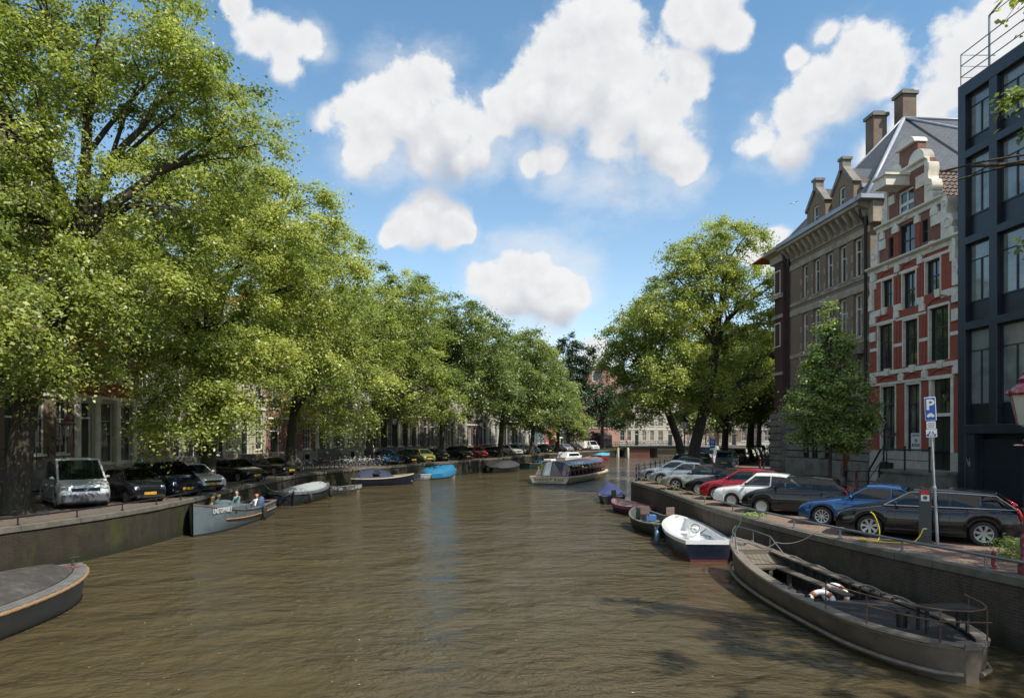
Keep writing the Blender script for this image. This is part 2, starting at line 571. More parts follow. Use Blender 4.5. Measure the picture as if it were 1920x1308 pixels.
def frame_at(P, y):
    """point and direction where the line passes the given y"""
    for i in range(len(P) - 1):
        if P[i][1] <= y <= P[i + 1][1]:
            a, b = Vector(P[i]), Vector(P[i + 1])
            t = (y - a.y) / (b.y - a.y)
            return a.lerp(b, t), (b - a).normalized()
    return Vector(P[-1]), (Vector(P[-1]) - Vector(P[-2])).normalized()

def resample(P, step):
    out = [Vector(P[0])]; acc = 0
    for i in range(len(P) - 1):
        a, b = Vector(P[i]), Vector(P[i + 1]); L = (b - a).length
        while acc + L >= step:
            t = (step - acc) / L
            a = a.lerp(b, t); out.append(a.copy()); L = (b - a).length; acc = 0
        acc += L
    return out

# base ground far beyond
gm = principled('earth', (0.10, 0.09, 0.07), 0.95, var=0.2)
g = MB(); g.add([(-3000, -600, -2.6), (3000, -600, -2.6), (3000, 5000, -2.6), (-3000, 5000, -2.6)], [(0, 1, 2, 3)])
tag(g.build('ground', gm), kind='structure')

# paving
M_PAVE = brick_mat('street_clinker', (0.17, 0.125, 0.10), (0.12, 0.095, 0.08), (0.075, 0.07, 0.06), 0.21, 0.07, 0.006, stain=(0.07, 0.065, 0.055), samt=0.55, sscale=0.8, bump=0.4)
M_PAVE_RED = brick_mat('red_clinker', (0.27, 0.17, 0.13), (0.20, 0.13, 0.105), (0.12, 0.10, 0.085), 0.21, 0.07, 0.007, stain=(0.13, 0.115, 0.09), samt=0.6, sscale=0.9, bump=0.4)
M_TILES = brick_mat('pavement_tiles', (0.20, 0.19, 0.18), (0.16, 0.155, 0.145), (0.09, 0.085, 0.08), 0.3, 0.3, 0.008, stain=(0.10, 0.095, 0.085), samt=0.5, bump=0.3)
M_COPE = principled('coping_stone', (0.12, 0.108, 0.088), 0.85, var=0.3, vscale=3, dirt=(0.07, 0.075, 0.045), damt=0.65, dscale=1.8, bump=0.4)
M_QUAYR = brick_mat('quay_brick', (0.085, 0.06, 0.048), (0.055, 0.042, 0.036), (0.10, 0.09, 0.075), 0.22, 0.07, 0.010, stain=(0.028, 0.024, 0.018), samt=0.75, sscale=0.6, streak=True, moss=(0.045, 0.05, 0.02), mossamt=0.6, wet=0.9)
M_QUAYL = brick_mat('mossy_quay_brick', (0.044, 0.034, 0.022), (0.028, 0.023, 0.016), (0.052, 0.046, 0.034), 0.22, 0.07, 0.010, stain=(0.020, 0.018, 0.012), samt=0.85, sscale=0.6, streak=True, moss=(0.050, 0.060, 0.016), mossamt=0.8, wet=0.9)

def strip(P, d0, d1, z, name, mat, top=None):
    """flat band that follows a line between two offsets"""
    a = offset(P, d0); b = offset(P, d1)
    m = MB(); m.grid([[(p[0], p[1], z) for p in a], [(p[0], p[1], z) for p in b]])
    o = m.build(name, mat)
    me = o.data
    if me.polygons[0].normal.z < 0: me.flip_normals(); 
    # running-bond UVs along the line
    L = [0.0]
    for i in range(1, len(P)): L.append(L[-1] + (Vector(P[i]) - Vector(P[i - 1])).length)
    n = len(P)
    uv = me.uv_layers[0].data
    for lp in me.loops:
        k = lp.vertex_index
        uv[lp.index].uv = (abs(d0 if k < n else d1), L[k % n])
    return tag(o, kind='structure')

# left street (offset to the left of the running direction), right street (to the right)
strip(LQS, 0.45, 1.6, 0.0, 'quay_edge_paving', M_PAVE)
strip(LQS, 1.6, 5.8, 0.0, 'parking_strip', M_PAVE)
strip(LQS, 5.8, 8.9, 0.0, 'road', M_PAVE)
strip(LQS, 8.9, 30, 0.10, 'pavement', M_TILES)
RQS2 = RQS
strip(RQS, -0.45, -1.5, 0.0, 'quay_edge_paving', M_PAVE_RED)
strip(RQS, -1.5, -6.4, 0.0, 'parking_strip', M_PAVE_RED)
strip(RQS, -6.4, -9.4, 0.0, 'road', principled('dark_road', (0.085, 0.082, 0.08), 0.85, var=0.2, vscale=6, dirt=(0.14, 0.13, 0.12), damt=0.3, bump=0.3))
strip(RQS, -9.4, -26, 0.10, 'pavement', M_TILES)
m = MB()
for P, s in ((LQS, 1), (RQS, -1)):
    a = offset(P, s * (8.8 if s > 0 else 9.3)); b = offset(P, s * (8.95 if s > 0 else 9.45))
    m.grid([[(p[0], p[1], 0.0) for p in a], [(p[0], p[1], 0.125) for p in a], [(p[0], p[1], 0.125) for p in b], [(p[0], p[1], 0.0) for p in b]])
tag(m.build('kerb', M_COPE), kind='structure')

# quay walls with a stone coping
def quay_wall(P, s, mat, label, cmat):
    t = empty('quay_wall', (P[0][0], P[0][1], WZ), 0, label, 'quay wall')
    P0 = Vector(P[0])
    Q = [(p[0] - P0.x, p[1] - P0.y) for p in P]
    zb = -0.9; 
    fr = offset(Q, 0); bk = offset(Q, s * 0.44)
    m = MB()
    r1 = [(p[0], p[1], zb) for p in fr]; r2 = [(p[0], p[1], -WZ - 0.16) for p in fr]
    m.grid([r1, r2])
    o = m.build('brickwork', mat, t)
    L = [0.0]
    for i in range(1, len(P)): L.append(L[-1] + (Vector(P[i]) - Vector(P[i - 1])).length)
    uv = o.data.uv_layers[0].data; n = len(P)
    for lp in o.data.loops:
        k = lp.vertex_index
        uv[lp.index].uv = (L[k % n], 0 if k < n else (-WZ - 0.16 - zb))
    # coping blocks, one mesh of stones with narrow joints
    R_ = resample(P, 1.15)
    m = MB()
    for i in range(len(R_) - 1):
        a, b = R_[i], R_[i + 1]
        t2 = (b - a).normalized(); nn = Vector((-t2.y, t2.x)) * s
        a2 = a + t2 * 0.006 - P0; b2 = b - t2 * 0.006 - P0
        jz = random.uniform(-0.006, 0.006); jo = random.uniform(-0.012, 0.012)
        pts = [a2 - nn * (0.05 + jo), b2 - nn * (0.05 + jo), b2 + nn * 0.46, a2 + nn * 0.46]
        if s < 0: pts = pts[::-1]
        lo = [(p.x, p.y, -WZ - 0.18) for p in pts]; hi = [(p.x, p.y, -WZ + 0.012 + jz) for p in pts]
        m.add(lo + hi, [(0, 1, 2, 3)[::-1], (4, 5, 6, 7), (0, 1, 5, 4), (1, 2, 6, 5), (2, 3, 7, 6), (3, 0, 4, 7)])
    me = m.build('coping', cmat, t, bevel=0.012, seg=1)
    me.data.flip_normals() if me.data.polygons[1].normal.z < 0 else None
    return t
quay_wall(LQS, 1, M_QUAYL, 'long mossy brick quay wall beside the parked vans and the grey boat', M_COPE)
quay_wall(RQS, -1, M_QUAYR, 'dark brick quay wall behind the brown barge with stone coping', M_COPE)

t = empty('quay_wall', (10, 172, WZ), 0, 'dark wall added behind the bridge openings in place of their shade', 'quay wall')  # added wall, its dark colour stands for the shade under the bridge
m = MB(); m.box(0, 75, 0, .5, -.5, 1.75); m.build('brickwork', M_QUAYR, t)
m = MB(); m.add([(10, 172.5, .14), (110, 172.5, .14), (110, 200, .14), (10, 200, .14)], [(0, 1, 2, 3)]); tag(m.build('street', M_PAVE), kind='structure')
# ---- water
mw = bpy.data.materials.new('canal_water'); mw.use_nodes = True
t = NT(mw.node_tree); t.n.clear()
b = t.node('ShaderNodeBsdfPrincipled'); o_ = t.node('ShaderNodeOutputMaterial'); t.l.new(b.outputs[0], o_.inputs[0])
P_ = t.node('ShaderNodeTexCoord').outputs['Object']
n0 = t.noise(P_, 0.12, 4, 0.6)
t.put(b.inputs['Base Color'], t.ramp(n0, [(0.3, (0.064, 0.050, 0.025)), (0.7, (0.082, 0.065, 0.035))]))
b.inputs['Roughness'].default_value = 0.07
b.inputs['IOR'].default_value = 1.34
b.inputs['Specular IOR Level'].default_value = 0.5
wv = t.vmath('MULTIPLY', P_, (0.75, 1.15, 1.0))
h1 = t.noise(wv, 0.80, 4, 0.6, dist=0.3)
h2 = t.noise(t.vmath('MULTIPLY', P_, (1.0, 1.0, 1.0)), 2.7, 5, 0.65, dist=0.2)
h3 = t.noise(P_, 9.0, 4, 0.6)
patch = t.mapr(t.noise(P_, 0.13, 4, 0.6), 0.36, 0.62, 0.30, 1.35)
h = t.math('ADD', t.math('ADD', t.math('MULTIPLY', h1, 0.46), t.math('MULTIPLY', h2, 0.150)), t.math('MULTIPLY', h3, 0.024))
h = t.math('MULTIPLY', h, patch)
bn = t.node('ShaderNodeBump'); bn.inputs['Strength'].default_value = 1.0; bn.inputs['Distance'].default_value = 1.0
t.put(bn.inputs['Height'], h); t.l.new(bn.outputs[0], b.inputs['Normal'])
m = MB()
wl = [(p[0] - 1.0, p[1], WZ) for p in LQS] + [(60, 230, WZ)]
wr = [(p[0] + 1.0, p[1], WZ) for p in RQS] + [(85, 215, WZ)]
# resample both to the same number of rows
def rs(P, n):
    P = [Vector(p) for p in P]; L = [0]
    for i in range(1, len(P)): L.append(L[-1] + (P[i] - P[i - 1]).length)
    out = []
    for k in range(n):
        d = L[-1] * k / (n - 1); i = 0
        while i < len(L) - 2 and L[i + 1] < d: i += 1
        out.append(P[i].lerp(P[i + 1], (d - L[i]) / (L[i + 1] - L[i])))
    return out
A = rs(wl, 60); B = rs(wr, 60)
m.grid([A, B])
wo_ = m.build('water', mw)
if wo_.data.polygons[0].normal.z < 0: wo_.data.flip_normals()
tag(wo_, kind='structure')

# ---- mooring rails
def rail(P, s, inset, h, step, r, mat, label, y0, y1, name='mooring_rail', group=None):
    pts = [p for p in offset(P, s * inset) if y0 <= p[1] <= y1]
    base = Vector((pts[0][0], pts[0][1], 0))
    t = empty(name, base, 0, label, 'rail', group)
    m = MB(); m.tube([(p[0] - base.x, p[1] - base.y, h) for p in pts], r, 8)
    m.build('handrail', mat, t, smooth=50)
    for p in resample(pts, step):
        m = MB(); q = Vector((p.x - base.x, p.y - base.y, 0))
        m.tube([q + Vector((0, 0, 0.0)), q + Vector((0, 0, h))], r * 0.8, 6)
        m.lathe([(r * 2.2, 0.0), (r * 2.2, 0.035), (r * 0.9, 0.05)], 8, c=(q.x, q.y, 0))
        m.build('post', mat, t, smooth=40)
    return t
rail(RQS, -1, 0.22, 0.30, 2.35, 0.035, M_IRON, 'low grey pipe rail on the coping beside the black estate car', 3, 29)
M_YR = principled('yellow_grey_rail', (0.25, 0.23, 0.10), 0.6, 0.3, var=0.4, vscale=8, dirt=(0.14, 0.13, 0.10), damt=0.6)
rail(RQS, -1, 0.22, 0.30, 1.9, 0.032, M_YR, 'low yellowed rail on the coping in front of the red and silver cars', 29.5, 44.6)
rail(LQS, 1, 0.22, 0.28, 2.3, 0.032, M_BLACK, 'low black pipe rail on the quay in front of the grey van', 12, 56)

# taller canal railing with ball-topped posts at the quay corner
cp = [(8.0, 45.3), (8.5, 47.0), (9.7, 49.6), (11.2, 53.0), (12.6, 56.2)]
cp = offset(cp, -0.25)
t = empty('canal_railing', (cp[0][0], cp[0][1], 0), 0, 'black iron railing with ball-topped posts on the quay corner by the silver coupes', 'railing')
q = [(p[0] - cp[0][0], p[1] - cp[0][1]) for p in cp]
for hz in (0.5, 0.95):
    m = MB(); m.tube([(a, b_, hz) for a, b_ in q], 0.025, 6); m.build('handrail', M_BLACK, t, smooth=50)
for p in resample(q, 1.7):
    m = MB(); m.lathe([(0.09, 0), (0.09, 0.12), (0.045, 0.18), (0.04, 0.5), (0.06, 0.53), (0.035, 0.56), (0.035, 0.92), (0.055, 0.96), (0.03, 1.0), (0.055, 1.05), (0.05, 1.1), (0.01, 1.14)], 8, c=(p.x, p.y, 0))
    m.build('post', M_BLACK, t, smooth=50)
# ================================================================ TREES
def leaf_mat(name, dark, mid, light, trans, tw=0.42):
    m = bpy.data.materials.new(name); m.use_nodes = True
    t = NT(m.node_tree); t.n.clear()
    at = t.node('ShaderNodeAttribute', attribute_name='tint').outputs['Fac']
    c = t.ramp(at, [(0.0, dark), (0.5, mid), (1.0, light)])
    b = t.node('ShaderNodeBsdfPrincipled'); b.inputs['Roughness'].default_value = 0.42
    b.inputs['Specular IOR Level'].default_value = 0.55
    t.put(b.inputs['Base Color'], c)
    tr = t.node('ShaderNodeBsdfTranslucent')
    t.put(tr.inputs[0], t.mix(1.0, c, trans, 'MULTIPLY'))
    mx = t.node('ShaderNodeMixShader'); mx.inputs[0].default_value = tw
    t.l.new(b.outputs[0], mx.inputs[1]); t.l.new(tr.outputs[0], mx.inputs[2])
    o = t.node('ShaderNodeOutputMaterial'); t.l.new(mx.outputs[0], o.inputs[0])
    return m
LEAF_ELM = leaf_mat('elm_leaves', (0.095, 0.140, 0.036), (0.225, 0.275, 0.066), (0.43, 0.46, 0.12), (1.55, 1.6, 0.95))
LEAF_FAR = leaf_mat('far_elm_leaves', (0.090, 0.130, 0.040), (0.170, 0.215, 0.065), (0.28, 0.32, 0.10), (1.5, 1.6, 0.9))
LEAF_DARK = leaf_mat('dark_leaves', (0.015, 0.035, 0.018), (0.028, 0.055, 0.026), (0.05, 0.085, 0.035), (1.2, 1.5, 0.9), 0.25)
LEAF_YOUNG = leaf_mat('young_tree_leaves', (0.11, 0.175, 0.05), (0.24, 0.32, 0.09), (0.42, 0.50, 0.17), (1.4, 1.6, 0.8), 0.3)

def bark_mat():
    m = bpy.data.materials.new('bark'); m.use_nodes = True
    t = NT(m.node_tree); t.n.clear()
    b = t.node('ShaderNodeBsdfPrincipled'); o = t.node('ShaderNodeOutputMaterial'); t.l.new(b.outputs[0], o.inputs[0])
    b.inputs['Roughness'].default_value = 0.9
    tc = t.node('ShaderNodeTexCoord').outputs['Object']
    v = t.vmath('MULTIPLY', tc, (5.0, 5.0, 0.9))
    n = t.noise(v, 2.4, 8, 0.7)
    c = t.ramp(n, [(0.35, (0.022, 0.018, 0.013)), (0.55, (0.058, 0.046, 0.034)), (0.75, (0.10, 0.085, 0.06))])
    n2 = t.noise(tc, 0.8, 5, 0.6)
    c = t.mix(t.mapr(n2, 0.5, 0.7, 0, 0.5), c, (0.06, 0.065, 0.03))
    t.put(b.inputs['Base Color'], c)
    bn = t.node('ShaderNodeBump'); bn.inputs['Strength'].default_value = 1.0; bn.inputs['Distance'].default_value = 0.06
    t.put(bn.inputs['Height'], n); t.l.new(bn.outputs[0], b.inputs['Normal'])
    return m
M_BARK = bark_mat()


def leaves_mesh(name, C, Dn, size, tint, rng, mat, ptilt=0.85, wide=0.62):
    """C: n x 3 leaf positions; builds one folded kite per leaf, hanging and facing mostly up"""
    n = len(C)
    nrm = np.stack([rng.normal(0, ptilt, n), rng.normal(0, ptilt, n), np.ones(n)], 1)
    nrm += Dn * 0.5
    nrm /= np.linalg.norm(nrm, axis=1, keepdims=True)
    az = rng.uniform(0, 2 * PI, n)
    d = np.stack([np.cos(az), np.sin(az), -0.45 + 0.25 * rng.normal(size=n)], 1)
    d -= nrm * (d * nrm).sum(1, keepdims=True)
    d /= np.linalg.norm(d, axis=1, keepdims=True)
    s = np.cross(nrm, d)
    L = (size * rng.uniform(0.65, 1.3, n))[:, None]
    W = L * wide * 0.5
    up = nrm * L * 0.10
    v0 = C; v1 = C + d * L * 0.45 + s * W + up; v2 = C + d * L - up; v3 = C + d * L * 0.45 - s * W + up
    V = np.stack([v0, v1, v2, v3], 1).reshape(-1, 3).astype(np.float32)
    me = bpy.data.meshes.new(name)
    me.vertices.add(4 * n); me.vertices.foreach_set('co', V.ravel())
    me.loops.add(4 * n); me.loops.foreach_set('vertex_index', np.arange(4 * n, dtype=np.int32))
    me.polygons.add(n); me.polygons.foreach_set('loop_start', np.arange(0, 4 * n, 4, dtype=np.int32))
    me.update(calc_edges=True)
    a = me.attributes.new('tint', 'FLOAT', 'POINT')
    a.data.foreach_set('value', np.repeat(np.clip(tint, 0, 1), 4).astype(np.float32))
    me.materials.append(mat)
    return me


def bez(p0, p1, p2, n):
    return [p0 * (1 - t) ** 2 + p1 * 2 * t * (1 - t) + p2 * t * t for t in [i / (n - 1) for i in range(n)]]


def make_tree(label, base, trunk, r0, lobes, nclump, nleaf, lsize, seed, name='elm_tree', mat=None, group=None, tint0=0.5, clump_r=1.15, droop=0.6, limb_r=0.3, shell=0.55, cat='tree', bias=None, flat=0.42):
    """trunk: list of (dx,dy,z) up to the fork; lobes: (dx,dy,z,rx,ry,rz)"""
    rng = np.random.default_rng(seed); rnd = random.Random(seed)
    root = empty(name, (base[0], base[1], 0), 0, label, cat, group)
    mb = MB()
    tp = [Vector(p) for p in trunk]
    zt = tp[-1].z
    rr = [r0 * (1.28 if i == 0 else (1.0 - 0.42 * (p.z / zt))) for i, p in enumerate(tp)]
    # flare
    tp2 = [tp[0], tp[0].lerp(tp[1], 0.12)] + tp[1:]
    rr2 = [rr[0] * 1.15, r0 * 1.02] + rr[1:]
    mb.tube(tp2, rr2, 12)
    fork = tp[-1]
    limbs = []
    V = np.array([l[3] * l[4] * l[5] for l in lobes]) ** 0.8 * np.array([l[6] if len(l) > 6 else 1.0 for l in lobes])
    lobes = [l[:6] for l in lobes]
    V = V / V.sum()
    for li, l in enumerate(lobes):
        c = Vector(l[:3])
        # leave the trunk at a point that suits the lobe
        k = len(tp) - 1
        if c.z < fork.z + 2.0:
            k = max(1, min(range(1, len(tp)), key=lambda i: abs(tp[i].z - (c.z - 0.35 * (Vector((c.x, c.y)) - Vector((tp[i].x, tp[i].y))).length))))
        st = tp[k]
        hd = Vector((c.x - st.x, c.y - st.y, 0))
        mid = st + hd * 0.42 + Vector((0, 0, (c.z - st.z) * 0.72 + 0.12 * hd.length))
        end = c + Vector((0, 0, l[5] * 0.25))
        pts = bez(st, mid, end, 8)
        for i in range(1, 7): pts[i] += Vector((rnd.uniform(-.15, .15), rnd.uniform(-.15, .15), rnd.uniform(-.1, .1)))
        ra = limb_r * r0 * 1.9 * rnd.uniform(0.8, 1.1)
        rads = [max(0.035, ra * (1 - i / 8.2)) for i in range(8)]
        mb.tube(pts, rads, 8)
        limbs.append([(p, r) for p, r in zip(pts, rads)])
        # two side limbs
        for q in range(3):
            i0 = rnd.randint(2, 5)
            a = rnd.uniform(0, 2 * PI)
            e = c + Vector((math.cos(a) * l[3] * .7, math.sin(a) * l[4] * .7, rnd.uniform(-.3, .7) * l[5]))
            m_ = pts[i0].lerp(e, .5) + Vector((0, 0, 0.12 * (e - pts[i0]).length))
            pp = bez(pts[i0], m_, e, 6)
            r2 = [max(0.02, rads[i0] * 0.6 * (1 - i / 6.3)) for i in range(6)]
            mb.tube(pp, r2, 6)
            limbs.append([(p, r) for p, r in zip(pp, r2)])
    nodes = [pr for L_ in limbs for pr in L_[1:]]
    NP = np.array([tuple(p) for p, r in nodes])
    # clump centres
    which = rng.choice(len(lobes), nclump, p=V)
    d = rng.normal(size=(nclump, 3)); d /= np.linalg.norm(d, axis=1, keepdims=True)
    rad = rng.uniform(0, 1, nclump) ** (1 / 3.0)
    rad = shell + (1 - shell) * rad
    rad[rng.uniform(size=nclump) < 0.22] *= 0.6
    LA = np.array(lobes)
    C = LA[which, :3] + d * rad[:, None] * LA[which, 3:6]
    C[:, 2] = np.maximum(C[:, 2], 2.2)
    outw = d
    allp = []; alln = []; allt = []
    per = max(6, nleaf // nclump)
    tw = MB()
    for i in range(nclump):
        c = C[i]
        j = int(np.argmin(((NP - c) ** 2).sum(1)))
        p0 = nodes[j][0]; pe = Vector(c)
        dist = (pe - p0).length
        m_ = p0.lerp(pe, .5) + Vector((0, 0, 0.16 * dist))
        pp = bez(p0, m_, pe, 5)
        tr = min(nodes[j][1] * 0.6, 0.018 + 0.012 * dist)
        tw.tube(pp, [tr * (1 - 0.16 * k) for k in range(5)], 4, cap=False)
        # sprays that leave the twig end and droop outward
        ns = 7
        o = outw[i].copy(); o[2] *= 0.3
        tclump = rnd.gauss(tint0, 0.21)
        cr = clump_r * rnd.uniform(0.7, 1.35)
        for s_ in range(ns):
            a = rnd.uniform(0, 2 * PI)
            dd = np.array([math.cos(a), math.sin(a), rnd.uniform(-0.35, 0.65)]) + o * 0.8
            dd /= np.linalg.norm(dd)
            k = per // ns
            u = rng.uniform(0.05, 1, k)
            Ls = cr * rnd.uniform(0.6, 1.25)
            pos = np.array(c) + dd[None] * (u * Ls)[:, None]
            pos[:, 2] -= droop * Ls * u ** 2
            pos += rng.normal(0, 1, (k, 3)) * np.array([0.21, 0.21, 0.19]) * cr * (0.5 + u)[:, None] * 0.85
            allp.append(pos); alln.append(np.repeat(dd[None], k, 0))
            allt.append(rng.normal(tclump, 0.17, k))
            if s_ < 4:
                e0 = Vector(c); e1 = Vector(c + dd * Ls * 0.9); e1.z -= droop * Ls * 0.7
                tw.tube([e0, e0.lerp(e1, .5) + Vector((0, 0, .12 * Ls)), e1], [0.012, 0.008, 0.004], 3, cap=False)
    P = np.concatenate(allp); N = np.concatenate(alln); T = np.concatenate(allt)
    if bias is not None: T = T + bias
    mb.v += []
    mb.build('trunk', M_BARK, root, smooth=60, uv=False)
    tw.build('branches', M_BARK, root, smooth=True, uv=False)
    me = leaves_mesh('crown', P, N, lsize, T, rng, mat or LEAF_ELM)
    o = bpy.data.objects.new('crown', me); COL.objects.link(o); o.parent = root
    return root


def auto_lobes(x, y, z0, z1, rad, seed, n=10, lean=(0, 0)):
    """a wide rounded elm crown between z0 and z1"""
    rnd = random.Random(seed)
    H = z1 - z0
    out = [(lean[0] * .7, lean[1] * .7, z1 - 0.25 * H, rad * .60, rad * .60, H * .25)]
    for k in range(n):
        a = 2 * PI * (k + rnd.uniform(-.25, .25)) / n
        lvl = (k % 3)
        zz = z0 + H * (0.24, 0.48, 0.66)[lvl] + rnd.uniform(-.05, .05) * H
        rr = rad * (0.66, 0.60, 0.42)[lvl]
        out.append((lean[0] * (.4 + .3 * lvl) + math.cos(a) * rr, lean[1] * (.4 + .3 * lvl) + math.sin(a) * rr, zz, rad * .42, rad * .42, H * rnd.uniform(.2, .26)))
    out.append((lean[0] * .5, lean[1] * .5, z0 + H * .5, rad * .5, rad * .5, H * .25))
    return out

LG = 'elms along the quay on the shopless side'
LG = 'elms along the quay beside the tall canal houses'
# tree A: nearest on the left, very tall, trunk beside the grey van
make_tree('huge near elm with thick trunk beside the grey van', (-19.3, 26.5), [(0, 0, 0), (.1, .1, 2), (.3, .2, 4.2), (1.2, .6, 7.5), (1.9, 1.0, 11.0)], 0.48,
    [(2.6, 1.5, 19.5, 4.0, 4.0, 3.2), (5.4, 3.0, 17.8, 3.0, 3.4, 2.3), (8.0, 3.5, 15.4, 1.8, 2.4, 1.5), (-2.5, 0, 17, 4.2, 4.2, 3.5), (0.5, -3.5, 15, 3.4, 3.0, 2.6), (-3.2, 1, 11.5, 4.2, 4.2, 3.0), (2.2, -2.2, 7.4, 3.0, 3.0, 2.0), (-1.2, -1.6, 6.2, 3.0, 2.6, 1.8), (4.6, 2.5, 12.6, 3.0, 3.4, 2.4), (1, -2, 10.6, 3.0, 3.2, 2.2), (2.6, -1.2, 5.4, 1.7, 1.7, 1.0), (3.5, 1.5, 9.0, 2.6, 2.6, 1.7)],
    600, 140000, 0.155, 11, group=LG, tint0=0.56, clump_r=1.05)
# tree B with the low hanging branches over the parked cars
make_tree('elm whose low bright branches hang over the dark blue car', (-17.6, 39.5), [(0, 0, 0), (.1, 0, 2.5), (.2, 0, 5.2), (-.2, .3, 8.5)], 0.42,
    [(0, 0, 17.2, 4.4, 4.4, 3.0), (4.4, 0, 15.2, 3.2, 3.6, 2.6), (-4.5, 0, 13, 3.6, 3.6, 2.6), (3.0, -3.0, 11.6, 3.4, 3.4, 2.2), (5.6, 1.6, 11.5, 2.8, 3.0, 2.0), (-2, -3.5, 9.6, 3.4, 3.4, 2.0), (1.0, -4.2, 6.6, 2.6, 2.6, 1.5), (3.6, -3.6, 7.0, 2.6, 2.6, 1.7), (1.6, -6.0, 4.4, 2.2, 2.0, 1.35), (3.3, -5.4, 4.6, 1.5, 1.8, 1.2), (4.6, 1.6, 8.2, 2.6, 3.0, 1.8), (0.8, -6.6, 3.0, 1.2, 1.2, .9), (2.7, -6.2, 3.1, .8, .8, .8), (-4, 3, 9, 3, 3, 2.2)],
    640, 160000, 0.168, 12, group=LG, tint0=0.70, clump_r=1.05)
def elm(label, x, y, z1, rad, seed, n=220, nl=42000, ls=0.22, z0=4.5, lean=(1.5, 0), r0=0.42, mat=None, tint=0.5, group=LG, trunk=None, name='elm_tree', cr=1.25):
    tk = trunk or [(0, 0, 0), (.1, 0, 2.2), (.25, .1, 4.5), (lean[0] * .25, lean[1] * .25, z0 + 2.8)]
    return make_tree(label, (x, y), tk, r0, auto_lobes(0, 0, z0, z1, rad, seed, lean=lean), n, nl, ls, seed, mat=mat or LEAF_ELM, group=group, tint0=tint, clump_r=cr, name=name)
elm('elm rising behind the parked black sports car', -17.6, 54, 20.2, 7.9, 21, 380, 80000, 0.205, z0=3.8, lean=(2.4, -1), tint=0.58)
elm('elm with bare trunk behind the parked bicycles', -14.9, 71, 20.4, 8.5, 22, 370, 76000, 0.24, z0=4.2, lean=(3.0, -1), tint=0.48)
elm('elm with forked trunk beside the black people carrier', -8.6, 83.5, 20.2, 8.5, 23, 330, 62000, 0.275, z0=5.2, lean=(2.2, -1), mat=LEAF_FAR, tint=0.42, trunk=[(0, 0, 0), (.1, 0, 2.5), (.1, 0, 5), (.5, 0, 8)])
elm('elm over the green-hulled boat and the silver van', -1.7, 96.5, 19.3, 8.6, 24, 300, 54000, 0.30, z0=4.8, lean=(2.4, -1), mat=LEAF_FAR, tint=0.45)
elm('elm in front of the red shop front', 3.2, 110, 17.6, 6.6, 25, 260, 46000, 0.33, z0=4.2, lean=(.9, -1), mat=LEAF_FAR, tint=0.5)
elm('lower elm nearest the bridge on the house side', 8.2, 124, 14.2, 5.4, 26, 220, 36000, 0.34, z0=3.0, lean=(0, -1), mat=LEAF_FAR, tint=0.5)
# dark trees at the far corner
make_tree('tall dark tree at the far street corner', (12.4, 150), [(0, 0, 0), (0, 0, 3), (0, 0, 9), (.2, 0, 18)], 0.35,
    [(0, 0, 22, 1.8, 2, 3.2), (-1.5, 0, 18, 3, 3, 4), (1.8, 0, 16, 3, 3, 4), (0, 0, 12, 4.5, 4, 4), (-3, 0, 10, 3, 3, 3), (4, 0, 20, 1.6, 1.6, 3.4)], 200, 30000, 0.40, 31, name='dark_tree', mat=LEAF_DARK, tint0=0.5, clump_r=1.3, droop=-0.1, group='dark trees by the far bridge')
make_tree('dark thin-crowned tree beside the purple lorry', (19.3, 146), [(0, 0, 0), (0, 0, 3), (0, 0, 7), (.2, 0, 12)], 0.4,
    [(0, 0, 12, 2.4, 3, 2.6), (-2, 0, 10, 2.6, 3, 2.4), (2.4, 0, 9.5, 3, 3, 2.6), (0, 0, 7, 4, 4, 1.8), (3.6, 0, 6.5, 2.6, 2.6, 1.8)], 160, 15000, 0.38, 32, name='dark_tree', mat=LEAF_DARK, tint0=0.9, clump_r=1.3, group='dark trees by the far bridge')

RG = 'trees along the quay beyond the corner railing'
# big leaning tree on the right
make_tree('big leaning elm behind the silver convertible', (14.9, 56.5), [(0, 0, 0), (.25, 0, 2.2), (.9, 0, 4.8), (1.6, 0, 7.6), (2.0, 0, 10.6)], 0.52,
    [(3.2, 0, 18.6, 3.0, 3.2, 2.4), (0.2, 0, 16.0, 3.6, 3.6, 2.6), (-2.2, -1, 13.0, 2.8, 3.2, 2.0), (5.8, 0, 15.0, 2.8, 3.2, 2.2), (3.2, -2, 12.6, 3.0, 2.8, 2.0), (6.6, -1, 11.8, 2.2, 2.6, 1.6), (-1.8, -2.5, 8.8, 2.6, 2.4, 1.6), (-2.6, -2.5, 6.6, 2.6, 2.2, 1.3), (.2, -3, 6.4, 2.2, 2.0, 1.2), (6.4, -1.5, 7.6, 2.4, 2.4, 1.6), (8.4, -1.0, 8.6, 2.0, 2.0, 1.4), (2.2, 2.4, 9.5, 3, 3, 2.0), (1.0, 0, 18.0, 2.6, 2.4, 1.9)],
    430, 84000, 0.19, 41, group=RG, tint0=0.62, clump_r=1.05)
make_tree('elm leaning over the water behind the black street lamp', (16.0, 63.5), [(0, 0, 0), (-.5, 0, 2.5), (-1.6, 0, 5.5), (-2.4, 0, 8)], 0.42,
    [(-3.9, 0, 12.6, 3.2, 3.4, 2.2), (-1.2, 1, 14.4, 3.4, 3.4, 2.2), (-5.0, 0, 9.8, 2.5, 3.0, 2.0), (-2.6, 0, 8.0, 3.0, 3.4, 2.0), (-3.9, 0, 5.8, 2.3, 2.6, 1.5), (.5, 0, 10, 3.2, 3, 2)],
    300, 60000, 0.21, 42, group=RG, tint0=0.55, clump_r=1.1)
elm('shaded tree behind the row of cars beyond the corner', 23.6, 76, 15.5, 7.6, 43, 260, 52000, 0.27, z0=3.8, lean=(.5, 0), mat=LEAF_FAR, tint=0.45, group=RG)
